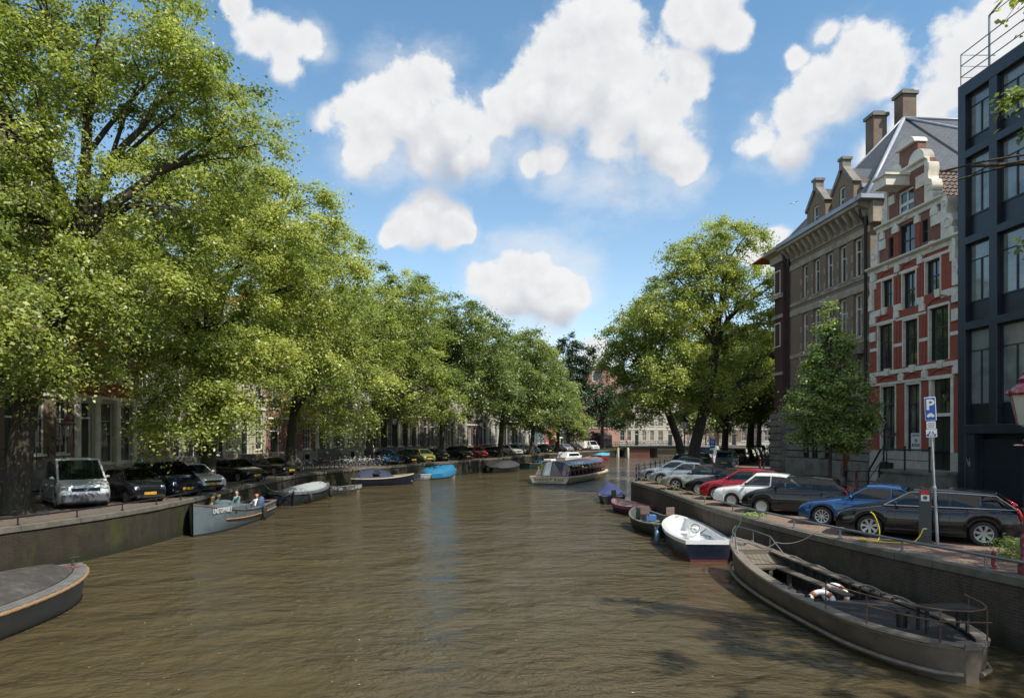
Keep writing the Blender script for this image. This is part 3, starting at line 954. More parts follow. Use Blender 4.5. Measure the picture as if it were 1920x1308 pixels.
elm('thick-trunked tree beside the dark street lamp', 30.6, 88, 17.5, 8.4, 44, 240, 46000, 0.30, z0=4.2, lean=(0, 0), mat=LEAF_FAR, tint=0.5, group=RG, r0=0.55)
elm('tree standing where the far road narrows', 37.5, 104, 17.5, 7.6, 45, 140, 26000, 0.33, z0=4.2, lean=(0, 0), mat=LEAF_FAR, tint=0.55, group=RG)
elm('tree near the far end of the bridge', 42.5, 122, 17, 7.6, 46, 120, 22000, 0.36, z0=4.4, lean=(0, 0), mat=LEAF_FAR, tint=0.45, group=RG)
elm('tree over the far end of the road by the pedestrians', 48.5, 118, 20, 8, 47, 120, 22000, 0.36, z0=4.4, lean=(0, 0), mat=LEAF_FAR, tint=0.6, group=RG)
# young tree
make_tree('young slender tree with pale trunk in front of the stone building', (14.7, 31.5), [(0, 0, 0), (-.03, 0, 1.2), (-.02, 0, 2.6), (0, 0, 5.0), (.02, 0, 8.0)], 0.085,
    [(0, 0, 8.2, .45, .45, .9), (0.05, 0, 7.2, .8, .8, .9), (-.15, 0, 6.1, 1.15, 1.1, .9), (.25, 0, 5.2, 1.5, 1.3, .9), (-.7, 0, 4.2, 1.3, 1.2, .8), (.95, 0, 4.1, 1.2, 1.1, .85), (-.4, 0, 3.1, 1.4, 1.2, .65), (.8, -.1, 2.9, 1.1, 1.0, .55), (-1.1, 0, 5.0, .8, .8, .7), (1.3, 0, 3.4, .7, .7, .6)],
    330, 38000, 0.12, 51, name='young_tree', mat=LEAF_YOUNG, tint0=0.5, clump_r=0.42, droop=0.15, shell=0.35)
# tree outside the picture whose branches reach in at the upper right and shade the barge
make_tree('tree beside the bridge whose leafy twigs hang before the dark building', (17.0, 9.5), [(0, 0, 0), (0, 0, 2.5), (0, 0, 5), (-.3, .3, 8)], 0.40,
    [(0, 0, 14, 3.5, 3.5, 2.5), (-3.2, .5, 10.5, 2.4, 2.6, 1.8), (-8.2, 3.6, 8.1, .7, .6, .3, 2), (-7.2, 3.5, 7.6, .7, .6, .5, 4), (-6.7, 3.6, 6.5, .6, .5, .5, 2.5), (-7.0, 3.4, 11.3, .5, .5, .4, 2), (3, 0, 11, 3, 3, 2.4), (0, -3, 11, 3, 3, 2.4), (-3, -2.5, 12.4, 3, 3, 1.8), (1, 3, 12.5, 3, 2.6, 2.0), (-7.0, 3.4, 9.3, .6, .5, .4, 2)],
    230, 34000, 0.13, 61, tint0=0.32, clump_r=0.48)
make_tree('elm just outside the left picture edge whose bright leaves reach in', (-20.6, 15.5), [(0, 0, 0), (0, 0, 2.5), (.2, 0, 5), (.4, .3, 8)], 0.45,
    [(0, 0, 14, 5, 5, 3.2), (3.5, 0, 11, 4, 3.6, 2.4), (6.4, -.6, 8.2, 2.5, 2.2, 1.5), (7.0, .6, 6.2, 2.0, 1.8, 1.1), (-4, 0, 10, 4, 4, 2.6), (0, -4, 9, 3.6, 3.4, 2.2), (3.4, 2.6, 6.2, 2.2, 1.8, 1.2)],
    330, 62000, 0.135, 71, group=LG, tint0=0.78, clump_r=0.95)
# ================================================================ BUILDINGS
B_DARK = brick_mat('dark_brown_brick', (0.10, 0.072, 0.058), (0.075, 0.056, 0.046), (0.12, 0.10, 0.09), stain=(0.03, 0.026, 0.022))
B_BROWN = brick_mat('brown_brick', (0.23, 0.155, 0.11), (0.18, 0.12, 0.09), (0.20, 0.18, 0.15), stain=(0.07, 0.055, 0.045))
B_RED = brick_mat('red_brick', (0.42, 0.095, 0.058), (0.33, 0.078, 0.05), (0.22, 0.12, 0.09), ms=0.007, stain=(0.26, 0.08, 0.05), samt=0.35)
B_REDD = brick_mat('weathered_red_brick', (0.28, 0.10, 0.075), (0.21, 0.08, 0.065), (0.26, 0.20, 0.17), stain=(0.12, 0.055, 0.045))
B_GREY = brick_mat('grey_brown_brick', (0.25, 0.165, 0.115), (0.20, 0.135, 0.095), (0.28, 0.225, 0.17), stain=(0.16, 0.12, 0.09), samt=0.45)
B_MAROON = brick_mat('maroon_brick', (0.10, 0.035, 0.032), (0.075, 0.03, 0.028), (0.10, 0.07, 0.065), stain=(0.04, 0.02, 0.02))
B_BLACK = brick_mat('near_black_brick', (0.040, 0.036, 0.034), (0.03, 0.028, 0.026), (0.05, 0.048, 0.045), stain=(0.02, 0.018, 0.016))
S_GREY = brick_mat('dressed_grey_stone', (0.30, 0.275, 0.235), (0.26, 0.24, 0.205), (0.16, 0.145, 0.12), 0.9, 0.38, 0.008, stain=(0.12, 0.105, 0.085), samt=0.6, sscale=0.5, streak=True, bump=0.3)
S_CREAM = brick_mat('cream_plaster', (0.50, 0.46, 0.37), (0.48, 0.44, 0.36), (0.42, 0.39, 0.32), 2.0, 0.6, 0.004, stain=(0.25, 0.22, 0.17), samt=0.5, streak=True, bump=0.15)
S_LIMEB = brick_mat('limewashed_blocks', (0.52, 0.50, 0.44), (0.48, 0.46, 0.41), (0.28, 0.26, 0.22), 0.75, 0.42, 0.012, stain=(0.30, 0.28, 0.24), samt=0.5, bump=0.4)
S_PINK = brick_mat('pale_pink_brick', (0.44, 0.25, 0.19), (0.38, 0.22, 0.17), (0.45, 0.38, 0.32), stain=(0.25, 0.16, 0.12))
B_TOWER = brick_mat('tower_red_brick', (0.36, 0.16, 0.11), (0.30, 0.14, 0.10), (0.35, 0.28, 0.23), stain=(0.2, 0.11, 0.08))

def tile_mat(name, c1, c2, rw, rh, ms, gap=(0.03, 0.03, 0.03), bump=0.8, rough=0.7):
    m = brick_mat(name, c1, c2, gap, rw, rh, ms, rough, stain=tuple(x * 0.5 for x in c1), samt=0.4, bump=bump)
    return m
SLATE = tile_mat('slate_roof', (0.11, 0.122, 0.142), (0.085, 0.097, 0.115), 0.32, 0.17, 0.010, rough=0.85)
M_ZINC = principled('zinc_flashing', (0.32, 0.35, 0.40), 0.5, 0.3, var=0.12, dirt=(0.3, 0.33, 0.38), damt=0.4)
RED_TILE = tile_mat('orange_roof_tiles', (0.42, 0.13, 0.06), (0.33, 0.10, 0.05), 0.24, 0.30, 0.03, gap=(0.12, 0.04, 0.02))
PANTILE = principled('brown_pantile', (0.16, 0.125, 0.10), 0.75, var=0.35, vscale=3.5, dirt=(0.07, 0.06, 0.05), damt=0.6, bump=0.3)


def wall_open(mb, W, z0, z1, ops, depth=0.22, y=0.0, m=0):
    """front wall sheet with real openings and reveals; ops: (x0,x1,z0,z1)"""
    xs = sorted(set([0, W] + [v for o in ops for v in o[:2]]))
    zs = sorted(set([z0, z1] + [v for o in ops for v in o[2:4] if z0 < v < z1]))
    for i in range(len(xs) - 1):
        for j in range(len(zs) - 1):
            cx = (xs[i] + xs[i + 1]) / 2; cz = (zs[j] + zs[j + 1]) / 2
            if any(o[0] < cx < o[1] and o[2] < cz < o[3] for o in ops): continue
            a, b_, c, d = xs[i], xs[i + 1], zs[j], zs[j + 1]
            mb.add([(a, y, c), (b_, y, c), (b_, y, d), (a, y, d)], [(0, 1, 2, 3)], m)
    for (a, b_, c, d) in ops:
        c = max(c, z0); d = min(d, z1)
        if d <= c: continue
        D = y + depth
        mb.add([(a, y, c), (a, D, c), (a, D, d), (a, y, d)], [(0, 1, 2, 3)], m)
        mb.add([(b_, y, c), (b_, D, c), (b_, D, d), (b_, y, d)], [(3, 2, 1, 0)], m)
        mb.add([(a, y, d), (a, D, d), (b_, D, d), (b_, y, d)], [(0, 1, 2, 3)], m)
        mb.add([(a, y, c), (a, D, c), (b_, D, c), (b_, y, c)], [(3, 2, 1, 0)], m)


def window(parent, x0, x1, z0, z1, y=0.0, fm=None, nx=2, nz=(0.5,), pane=None, outer=0.07, rec=0.10, sill=None, bar=0.03, name='window', label=None):
    """frame with glazing bars (part) and a pane (sub-part), set back in its opening"""
    fm = fm or M_WHITE
    m = MB(); t = outer
    Y0, Y1 = y + rec, y + rec + 0.10
    m.box(x0, x0 + t, Y0, Y1, z0, z1); m.box(x1 - t, x1, Y0, Y1, z0, z1)
    m.box(x0 + t, x1 - t, Y0, Y1, z0, z0 + t); m.box(x0 + t, x1 - t, Y0, Y1, z1 - t, z1)
    for k in range(1, nx):
        xc = x0 + (x1 - x0) * k / nx
        m.box(xc - bar / 2, xc + bar / 2, Y0 + 0.03, Y1 - 0.01, z0 + t, z1 - t)
    for f in nz:
        zc = z0 + (z1 - z0) * f
        bb = bar * (1.9 if abs(f - 0.5) < 0.18 and len(nz) < 3 else 1)
        m.box(x0 + t, x1 - t, Y0 + 0.022, Y1 - 0.014, zc - bb / 2, zc + bb / 2)
    o = m.build(name, fm, parent, uv=False)
    if label: o['label'] = label
    if sill:
        m = MB(); m.box(x0 - 0.08, x1 + 0.08, y - 0.09, y + rec + 0.02, z0 - 0.13, z0 - 0.002)
        m.build('sill', sill, o)
    m = MB(); m.add([(x0 + t * .5, Y0 + 0.065, z0 + t * .5), (x1 - t * .5, Y0 + 0.065, z0 + t * .5), (x1 - t * .5, Y0 + 0.065, z1 - t * .5), (x0 + t * .5, Y0 + 0.065, z1 - t * .5)], [(0, 1, 2, 3)])
    m.build('pane', pane or M_PANE, o, uv=False)
    return o


def door(parent, x0, x1, z0, z1, y=0.0, mat=None, fm=None, rec=0.16, fan=0.0):
    mat = mat or M_DGREEN; fm = fm or M_WHITE
    m = MB(); t = 0.08
    m.box(x0, x0 + t, y + rec - .08, y + rec + .05, z0, z1); m.box(x1 - t, x1, y + rec - .08, y + rec + .05, z0, z1)
    m.box(x0 + t, x1 - t, y + rec - .08, y + rec + .05, z1 - t, z1)
    zt = z1 - t
    if fan: m.box(x0 + t, x1 - t, y + rec - .07, y + rec + .05, z1 - fan - .05, z1 - fan + .05)
    f = m.build('door_frame', fm, parent, uv=False)
    if fan:
        m = MB(); m.add([(x0 + t, y + rec + .03, z1 - fan + .04), (x1 - t, y + rec + .03, z1 - fan + .04), (x1 - t, y + rec + .03, z1 - t), (x0 + t, y + rec + .03, z1 - t)], [(0, 1, 2, 3)])
        m.build('fanlight', M_PANE, f, uv=False); zt = z1 - fan - .05
    m = MB(); m.box(x0 + t, x1 - t, y + rec, y + rec + .05, z0, zt)
    w_ = x1 - x0 - 2 * t
    for (a, b_) in ((0.06, 0.30), (0.36, 0.62), (0.68, 0.95)):
        h_ = zt - z0
        for sx in (0.1, 0.54):
            xa = x0 + t + w_ * sx; xb = xa + w_ * 0.36
            m.box(xa, xb, y + rec - .015, y + rec - .001, z0 + h_ * a, z0 + h_ * b_)
    d = m.build('door', mat, parent, uv=False)
    m = MB(); m.sphere((x0 + t + w_ * .9, y + rec - .05, z0 + 1.0), .035, 8, 5); m.build('handle', M_CHROME, d)
    return d


def stoop(parent, x0, x1, z, y=0.0, proj=1.3, mat=None, side=1, rails=True):
    """landing with a flight of steps running down along the facade and iron railings"""
    mat = mat or M_STONE_D
    m = MB(); m.box(x0, x1, y - proj, y - 0.005, 0.09, z)
    n = max(2, int(z / 0.18))
    for k in range(n):
        zz = z * (n - k) / (n + 1)
        xa = x1 + 0.26 * k if side > 0 else x0 - 0.26 * k
        xb = xa + 0.26 * side
        m.box(min(xa, xb), max(xa, xb), y - proj, y - 0.006, 0.09, zz)
    m.build('stoop', mat, parent)
    if rails:
        m = MB()
        xe = (x1 + .26 * n) if side > 0 else (x0 - .26 * n)
        xs_ = x1 if side > 0 else x0; xo = x0 if side > 0 else x1
        yy = y - proj + 0.06
        m.tube([(xo, y - .05, z + .95), (xo, yy, z + .95), (xs_, yy, z + .95), (xe, yy, 1.0)], .022, 6)
        m.tube([(xo, y - .05, z + .5), (xo, yy, z + .5), (xs_, yy, z + .5), (xe, yy, .55)], .014, 6)
        for (px, pz) in ((xo, z), (xs_, z), ((xo + xs_) / 2, z), (xe, .1)):
            m.tube([(px, yy, pz), (px, yy, pz + (.95 if pz > .2 else .9))], .026, 6)
            m.sphere((px, yy, pz + 1.02), .045, 6, 4)
        m.build('stoop_railing', M_BLACK, parent, uv=False)


def house(label, loc, rz, W, H, wallm, plinthm, trim, rows, nb, plinth=1.3, doorbay=0, top='cornice', depth=11, winmat=None, nx=2, nzb=(0.5,), name='canal_house', groundm=None, pilasters=None, group=None, doorm=None, wfrac=0.52, stoops=True, panes=None, roofm=None, gfan=1.0, cat='house', band=True):
    """rows: list of (z0, z1) window heights per storey; first row is the raised ground floor"""
    root = empty(name, loc, rz, label, cat, group)
    fm = winmat or M_WHITE
    bw = W / nb
    ops = []; wins = []
    for r, (a, b_) in enumerate(rows):
        for k in range(nb):
            cx = bw * (k + .5); hw = bw * wfrac / 2
            if r == 0 and k == doorbay:
                hw = min(hw, .62); dz0 = plinth if stoops else 0.12
                ops.append((cx - hw, cx + hw, dz0, b_)); wins.append(('d', cx - hw, cx + hw, dz0, b_))
            else:
                ops.append((cx - hw, cx + hw, a, b_)); wins.append(('w', cx - hw, cx + hw, a, b_))
    if plinth > 1.0:
        for k in range(nb):
            if k != doorbay:
                cx = bw * (k + .5); ops.append((cx - .38, cx + .38, .35, plinth - .35)); wins.append(('c', cx - .38, cx + .38, .35, plinth - .35))
    zg = rows[0][1] + .35
    m = MB()
    wall_open(m, W, plinth if not groundm else zg, H, [o for o in ops])
    m.add([(0, 0, 0), (0, depth, 0), (0, depth, H), (0, 0, H)], [(0, 1, 2, 3)][::1])
    m.add([(W, 0, 0), (W, depth, 0), (W, depth, H), (W, 0, H)], [(3, 2, 1, 0)])
    m.add([(0, depth, 0), (W, depth, 0), (W, depth, H), (0, depth, H)], [(3, 2, 1, 0)])
    m.add([(0, .01, H), (W, .01, H), (W, depth, H), (0, depth, H)], [(0, 1, 2, 3)])
    m.build('wall', wallm, root)
    if groundm:
        m = MB(); wall_open(m, W, plinth, zg, ops, y=-0.03, depth=.25); m.build('ground_floor_facing', groundm, root)
    m = MB(); wall_open(m, W, 0, plinth, ops, y=-0.06, depth=.28)
    m.add([(0, -.06, plinth), (W, -.06, plinth), (W, 0, plinth), (0, 0, plinth)], [(0, 1, 2, 3)])
    m.build('plinth', plinthm, root)
    for wn_ in wins:
        k, a, b_, c, d = wn_
        if k == 'd': door(root, a, b_, c, d, mat=doorm, fm=fm, fan=gfan)
        elif k == 'c':
            window(root, a, b_, c, d, y=-.06, fm=M_BLACK, nx=3, nz=(), outer=.04, pane=M_PANE, name='cellar_window')
        else:
            hh = d - c
            nz_ = nzb if hh > 1.3 else (0.5,)
            window(root, a, b_, c, d, fm=fm, nx=nx, nz=nz_, sill=trim, pane=panes or (M_PANE_C if random.random() < .45 else M_PANE))
    m = MB()
    if band:
        m.box(-.01, W + .01, -.07, 0.0 if not groundm else -.031, zg - .13, zg + .05)
        m.build('string_course', trim, root)
    if pilasters:
        for px in pilasters:
            m = MB(); m.box(px - .22, px + .22, -.16, -.035, plinth + .002, zg - .135); m.box(px - .28, px + .28, -.20, -.035, plinth + .01, plinth + .3); m.box(px - .28, px + .28, -.20, -.035, zg - .45, zg - .14)
            m.build('pilaster', M_CREAM, root)
    if stoops and plinth > .6:
        cx = bw * (doorbay + .5)
        stoop(root, cx - .85, cx + .85, plinth, y=-.06, side=1 if doorbay < nb / 2 else -1, mat=M_STONE_D)
    rm = roofm or SLATE
    if top == 'cornice':
        m = MB()
        m.prism([(-.02, H - .75), (-.10, H - .72), (-.12, H - .2), (-.45, H - .05), (-.48, H + .15), (.2, H + .18), (.2, H - .01), (-.02, H - .01)], -.02, W + .02, 'yz')
        n = int(W / .7)
        for k in range(n): x = W * (k + .5) / n; m.box(x - .1, x + .1, -.32, -.121, H - .42, H - .14)
        m.build('cornice', trim, root)
        m = MB(); m.prism([(.3, H + .17), (depth / 2, H + 2.6), (depth - .1, H + .17)], .05, W - .05, 'yz')
        rf = m.build('roof', rm, root)
        m = MB(); m.box(W * .75 - .4, W * .75 + .4, depth * .42, depth * .58, H + 1.5, H + 3.6); m.box(W * .75 - .48, W * .75 + .48, depth * .41, depth * .59, H + 3.6, H + 3.75)
        m.build('chimney', B_BROWN, rf)
    elif top == 'neck':
        c = W / 2; nw = W * .28
        prof = [(0, H), (.0, H + .3), (.35, H + .9), (c - nw - .35, H + 1.3), (c - nw, H + 2.0), (c - nw, H + 3.2), (c - nw * .5, H + 3.7), (c, H + 4.1)]
        prof = prof + [(W - x, z) for x, z in prof[::-1][1:]]
        m = MB(); m.prism(prof[::-1], .0, .4, 'xz'); m.build('gable', wallm, root)
        m = MB()
        pts = [(x, -.04, z) for x, z in prof]
        m.tube([(x, .15, z) for x, z in prof], .16, 6); g_ = m.build('gable_coping', trim, root)
        window(root, c - .5, c + .5, H + .7, H + 2.3, y=-.12, fm=fm, nx=2, nz=(.5,), name='attic_window')
        m = MB(); m.prism([(0, H - .01), (c, H + 3.1), (W, H - .01)], .41, depth, 'xz'); m.build('roof', rm, root)
    elif top == 'step':
        c = W / 2; n = 5; prof = []
        for k in range(n):
            x = c * k / n * .92; prof += [(x, H + k * .8), (x, H + (k + 1) * .8)]
        prof = prof + [(W - x, z) for x, z in prof[::-1]]
        m = MB(); m.prism(prof, .0, .4, 'xz'); m.build('gable', wallm, root)
        m = MB()
        for k in range(n):
            x = c * k / n * .92; x2 = c * (k + 1) / n * .92 if k < n - 1 else c
            m.box(x - .06, x2, -.05, .45, H + (k + 1) * .8, H + (k + 1) * .8 + .1); m.box(W - x2, W - x + .06, -.05, .45, H + (k + 1) * .8, H + (k + 1) * .8 + .1)
        m.build('gable_coping', trim, root)
        window(root, c - .5, c + .5, H + .6, H + 2.0, y=-.12, fm=fm, nx=2, nz=(.5,), name='attic_window')
        m = MB(); m.prism([(0.1, H - .01), (c, H + 3.0), (W - .1, H - .01)], .41, depth, 'xz'); m.build('roof', RED_TILE, root)
    return root


# ---- left row of canal houses, along a facade line that follows the quay
FL = [(-26, -4), (-26, 66), (-19.6, 78), (-12.6, 94), (-3, 120), (11.5, 150)]
def along(P, s):
    for i in range(len(P) - 1):
        a, b = Vector(P[i]), Vector(P[i + 1]); L = (b - a).length
        if s <= L or i == len(P) - 2: return a + (b - a).normalized() * s, math.atan2(b.y - a.y, b.x - a.x)
        s -= L
NB12 = (.25, .5, .75)
rowsA = [(1.9, 4.9), (6.3, 8.6), (9.9, 11.9), (13.0, 14.4)]
rowsB = [(1.6, 5.2), (6.4, 9.0), (10.1, 12.2)]
rowsC = [(1.5, 4.4), (5.7, 7.9), (9.0, 10.8), (11.8, 13.0)]
# width, height, wall, plinth, trim, rows, bays, plinth height, door bay, top, label, extras
HS = [
 (9.0, 15.5, B_BROWN, M_STONE, M_STONE_L, rowsA, 4, 1.4, 1, 'cornice', 'brown brick house at the near end of the row behind the thick elm', dict(nx=3, nzb=NB12)),
 (7.5, 15.2, B_DARK, M_STONE, M_WHITE, rowsA, 3, 1.4, 2, 'cornice', 'dark brick house whose white framed windows show past the thick trunk', dict(nx=3, nzb=NB12)),
 (8.0, 15.4, B_BROWN, M_STONE, M_CREAM, rowsA, 4, 1.3, 1, 'neck', 'brown brick house with pale door surround behind the grey van', dict(nx=2, nzb=(.66,), groundm=None, stoops=True)),
 (6.6, 14.6, B_RED, M_STONE_L, M_CREAM, [(1.2, 5.0), (6.4, 8.6), (9.7, 11.7), (12.6, 13.8)], 3, .9, 0, 'cornice', 'red brick house above a cream pillared shop front behind the small black car', dict(groundm=S_CREAM, pilasters=[.25, 2.2, 4.4, 6.35], stoops=False, nx=1, nzb=(.7,), wfrac=.66)),
 (7.2, 16.4, S_GREY, M_STONE, M_STONE_L, rowsA, 3, 1.3, 2, 'cornice', 'tall grey stone house with deep window bays behind the low elm branches', dict(nx=2, nzb=(.6,), wfrac=.5)),
 (7.0, 15.0, B_BLACK, M_STONE_D, M_WHITE, rowsC, 3, 1.2, 0, 'neck', 'near black brick house with a neck gable behind the second elm', dict(nx=3, nzb=NB12)),
 (7.5, 14.5, S_CREAM, M_STONE, M_WHITE, rowsB, 3, 1.2, 1, 'cornice', 'cream plastered house hidden by the bright low branches', dict(nx=2, nzb=(.5,))),
 (6.8, 15.4, B_REDD, M_STONE, M_WHITE, rowsC, 3, 1.3, 0, 'step', 'weathered red brick house with a stepped gable among the elms', dict(nx=3, nzb=NB12)),
 (10.2, 16.5, S_GREY, M_STONE_L, M_STONE_L, [(1.7, 5.7), (7.0, 9.6), (10.8, 12.9)], 4, 1.5, 0, 'cornice', 'grey sandstone mansion with tall many-paned windows behind the bicycles', dict(nx=4, nzb=(.2, .4, .6, .8), pilasters=[.25, 2.55, 5.1, 7.65, 9.95], wfrac=.5)),
 (7.6, 15.6, B_BLACK, S_GREY, M_WHITE, rowsB, 3, 1.5, 0, 'cornice', 'near black brick house with a dark door and white sign beside the mansion', dict(nx=3, nzb=(.25, .5, .75))),
 (6.4, 15.6, B_DARK, M_STONE, M_STONE_L, rowsB, 3, 1.4, 2, 'neck', 'dark brick house with narrow brown windows behind the street lamp', dict(nx=2, nzb=(.5,))),
 (6.6, 15.2, S_GREY, M_STONE, M_STONE_L, rowsB, 3, 1.4, 0, 'cornice', 'grey stone house with a black door behind the blue hatchback', dict(nx=2, nzb=NB12)),
 (6.4, 16.0, S_CREAM, M_STONE_L, M_WHITE, rowsB, 3, 1.4, 0, 'cornice', 'cream stone house with iron stoop rails behind the olive car', dict(nx=2, nzb=NB12)),
 (6.2, 15.0, B_DARK, M_STONE, M_WHITE, rowsC, 3, 1.3, 1, 'neck', 'dark house partly hidden by the fork-trunked elm', dict(nx=3, nzb=NB12)),
 (7.4, 15.4, S_LIMEB, M_STONE_L, M_STONE_L, rowsB, 3, 1.4, 0, 'cornice', 'pale stone house with tall windows behind the red car', dict(nx=2, nzb=NB12)),
 (7.6, 14.8, B_BLACK, M_STONE, M_WHITE, rowsB, 4, 1.3, 1, 'cornice', 'black brick house with two white doors behind the dark saloon', dict(nx=2, nzb=NB12)),
 (6.8, 14.2, B_BROWN, M_STONE, M_CREAM, rowsC, 3, 1.3, 2, 'step', 'brown brick house with cream ground floor behind the silver van', dict(nx=2, nzb=(.5,), groundm=S_CREAM)),
 (6.4, 14.6, B_DARK, M_STONE, M_WHITE, rowsC, 3, 1.2, 0, 'neck', 'dark house with blue green shop front among the far elms', dict(nx=2, nzb=(.5,), groundm=principled('blue_green_shopfront', (0.06, 0.12, 0.13), .5, var=.2))),
 (6.2, 13.6, B_RED, M_STONE, M_WHITE, rowsC, 3, 1.0, 1, 'cornice', 'narrow house with bright red ground floor near the far bridge', dict(nx=2, nzb=(.5,), groundm=principled('red_shopfront', (0.42, 0.06, 0.03), .5, var=.15))),
 (7.0, 13.6, S_CREAM, M_STONE_L, M_WHITE, rowsC, 3, 1.0, 1, 'cornice', 'pale house next to the red shop front near the far bridge', dict(nx=2, nzb=(.5,))),
 (7.5, 14.2, B_BROWN, M_STONE, M_WHITE, rowsC, 3, .6, 1, 'neck', 'brown corner cafe house with shaded front near the far bridge', dict(nx=2, nzb=(.5,), stoops=False)),
 (7.5, 13.2, B_REDD, M_STONE, M_WHITE, rowsC, 3, .6, 1, 'cornice', 'last low brick house before the far street corner', dict(nx=2, nzb=(.5,), stoops=False)),
]
s = 20.0
for hs in HS:
    p, a = along(FL, s)
    p2, a2 = along(FL, s + hs[0])
    a = math.atan2(p2.y - p.y, p2.x - p.x)
    hs = list(hs); ex = dict(hs[11])
    ex.setdefault('panes', None)
    house(hs[10], (p.x, p.y, 0.1), a, (p2 - p).length - .02, hs[1], hs[2], hs[3], hs[4], hs[5], hs[6], hs[7], hs[8], hs[9], group='houses facing the canal behind the row of elms', **ex)
    s += hs[0]

# ---- right-hand buildings share one facade line; local x runs toward the camera from the corner of the red house
PR = Vector((19.95, 38.0, 0.10))
AR = math.atan2(-1.0, 0.07)

# hero: red brick Dutch Renaissance house with white bands and scrolls
root = empty('gabled_house', PR, AR, 'red brick house with cream bands, arches and a scrolled stepped gable', 'house')
W = 7.05
def X(v): return v
wins = [(.93, 2.26, 2.02, 5.52), (3.02, 4.22, 2.02, 5.48), (.66, 2.04, 6.43, 8.86), (2.82, 4.05, 6.45, 8.76), (4.77, 6.23, 6.5, 9.04),
        (1.02, 2.06, 9.75, 11.21), (2.74, 3.9, 9.4, 11.2), (4.5, 5.66, 9.8, 11.38)]
dr = (4.98, 6.37, 1.27, 5.58)
m = MB(); wall_open(m, W, 2.13, 12.1, wins + [dr]); 
m.add([(0, 0, 0), (0, 12, 0), (0, 12, 12.1), (0, 0, 12.1)], [(0, 1, 2, 3)])
m.add([(W, 0, 0), (W, 12, 0), (W, 12, 12.1), (W, 0, 12.1)], [(3, 2, 1, 0)])
m.build('wall', B_RED, root)
# gable stages
m = MB()
g2 = [(1.63, 2.05, 12.35, 13.4), (2.57, 3.74, 12.1, 13.72), (4.25, 4.72, 12.4, 13.5)]
def shifted(ops, dx): return [(a - dx, b_ - dx, c, d) for a, b_, c, d in ops]
mb2 = MB(); wall_open(mb2, 4.95, 12.1, 14.2, shifted(g2, .83)); m.add([(x + .83, y, z) for x, y, z in mb2.v], mb2.f)
mb2 = MB(); wall_open(mb2, 2.95, 14.2, 16.5, shifted([(2.45, 3.68, 14.06, 15.5)], 1.68)); m.add([(x + 1.68, y, z) for x, y, z in mb2.v], mb2.f)
m.box(.83, .84, .001, .5, 12.1, 14.2); m.box(5.77, 5.78, .001, .5, 12.1, 14.2); m.box(1.68, 1.69, .001, .5, 14.2, 16.5); m.box(4.62, 4.63, .001, .5, 14.2, 16.5)
m.add([(.83, .5, 12.1), (5.78, .5, 12.1), (5.78, .5, 14.2), (.83, .5, 14.2)], [(3, 2, 1, 0)]); m.add([(1.68, .5, 14.2), (4.63, .5, 14.2), (4.63, .5, 16.5), (1.68, .5, 16.5)], [(3, 2, 1, 0)])
m.box(2.5, 3.95, .02, .45, 16.5, 17.6)
m.build('gable', B_REDD, root)
# limewashed plinth, blocky
m = MB(); wall_open(m, W, 0, 2.13, [dr, (.9, 2.15, 0, 1.5), (3.1, 4.2, .45, 1.05)] , y=-.06, depth=.3)
m.add([(0, -.06, 2.13), (W, -.06, 2.13), (W, 0, 2.13), (0, 0, 2.13)], [(0, 1, 2, 3)])
m.build('plinth', S_LIMEB, root)
m = MB()
pts = [(.9 + .0, 0)] + [(1.525 - .62 * math.cos(PI * k / 10), 1.0 + .55 * math.sin(PI * k / 10)) for k in range(11)] + [(2.15, 0)]
m.prism(pts, -.12, -.05, 'xz'); m.build('cellar_door', M_BLACK, root)
window(root, 3.1, 4.2, .45, 1.05, y=-.06, fm=M_BLACK, nx=3, nz=(), name='cellar_window')
for i, (a, b_, c, d) in enumerate(wins):
    big = i < 5
    # cream surround
    m = MB(); t_ = .075 if big else .065
    m.box(a - t_ + .06, a + .06, -.035, .12, c - .02, d + .02); m.box(b_ - .06, b_ + t_ - .06, -.035, .12, c - .02, d + .02); m.box(a - t_ + .06, b_ + t_ - .06, -.036, .12, d + .021, d + .15)
    sr = m.build('window_surround', M_CREAM, root)
    window(root, a + .06, b_ - .06, c + .02, d, fm=M_DGREEN, nx=2, nz=(.30, .62) if (big and i > 1) else ((.36, .72) if big else (.52,)), outer=.06, rec=.12, bar=.035, pane=M_PANE_C if i in (0, 1) else M_PANE)
for (a, b_, c, d) in g2:
    window(root, a, b_, c, d, fm=M_DGREEN, nx=2 if b_ - a > .8 else 1, nz=(.5,), outer=.06, rec=.1, label=None)
window(root, 2.45, 3.68, 14.12, 15.5, fm=M_WHITE, nx=2, nz=(.5,), outer=.09, bar=.09, rec=.06)
# entrance
m = MB(); a, b_, c, d = dr
m.box(a - .13, a + .04, -.05, .14, c, d + .02); m.box(b_ - .04, b_ + .13, -.05, .14, c, d + .02); m.box(a - .18, b_ + .18, -.08, .14, d + .021, d + .2); m.box(a + .04, b_ - .04, -.02, .16, 3.83, 3.98)
m.build('door_surround', M_CREAM, root)
m = MB(); m.box(a + .04, b_ - .04, .16, .22, c, 3.83)
for xx in (a + .18, a + .78):
    for (z0_, z1_) in ((1.45, 2.1), (2.2, 3.0), (3.1, 3.65)): m.box(xx, xx + .42, .145, .159, z0_, z1_)
dd = m.build('door', M_DGREEN, root); m = MB(); m.sphere((b_ - .2, .12, 2.3), .035, 8, 5); m.build('handle', M_CHROME, dd)
m = MB(); m.box(a + .04, b_ - .04, .18, .20, 3.98, d + .02); fo = m.build('fanlight', M_PANE, root)
m = MB(); cx = (a + b_) / 2; m.torus(.26, .022, 16, 5, c=(cx, .16, 4.8)); 
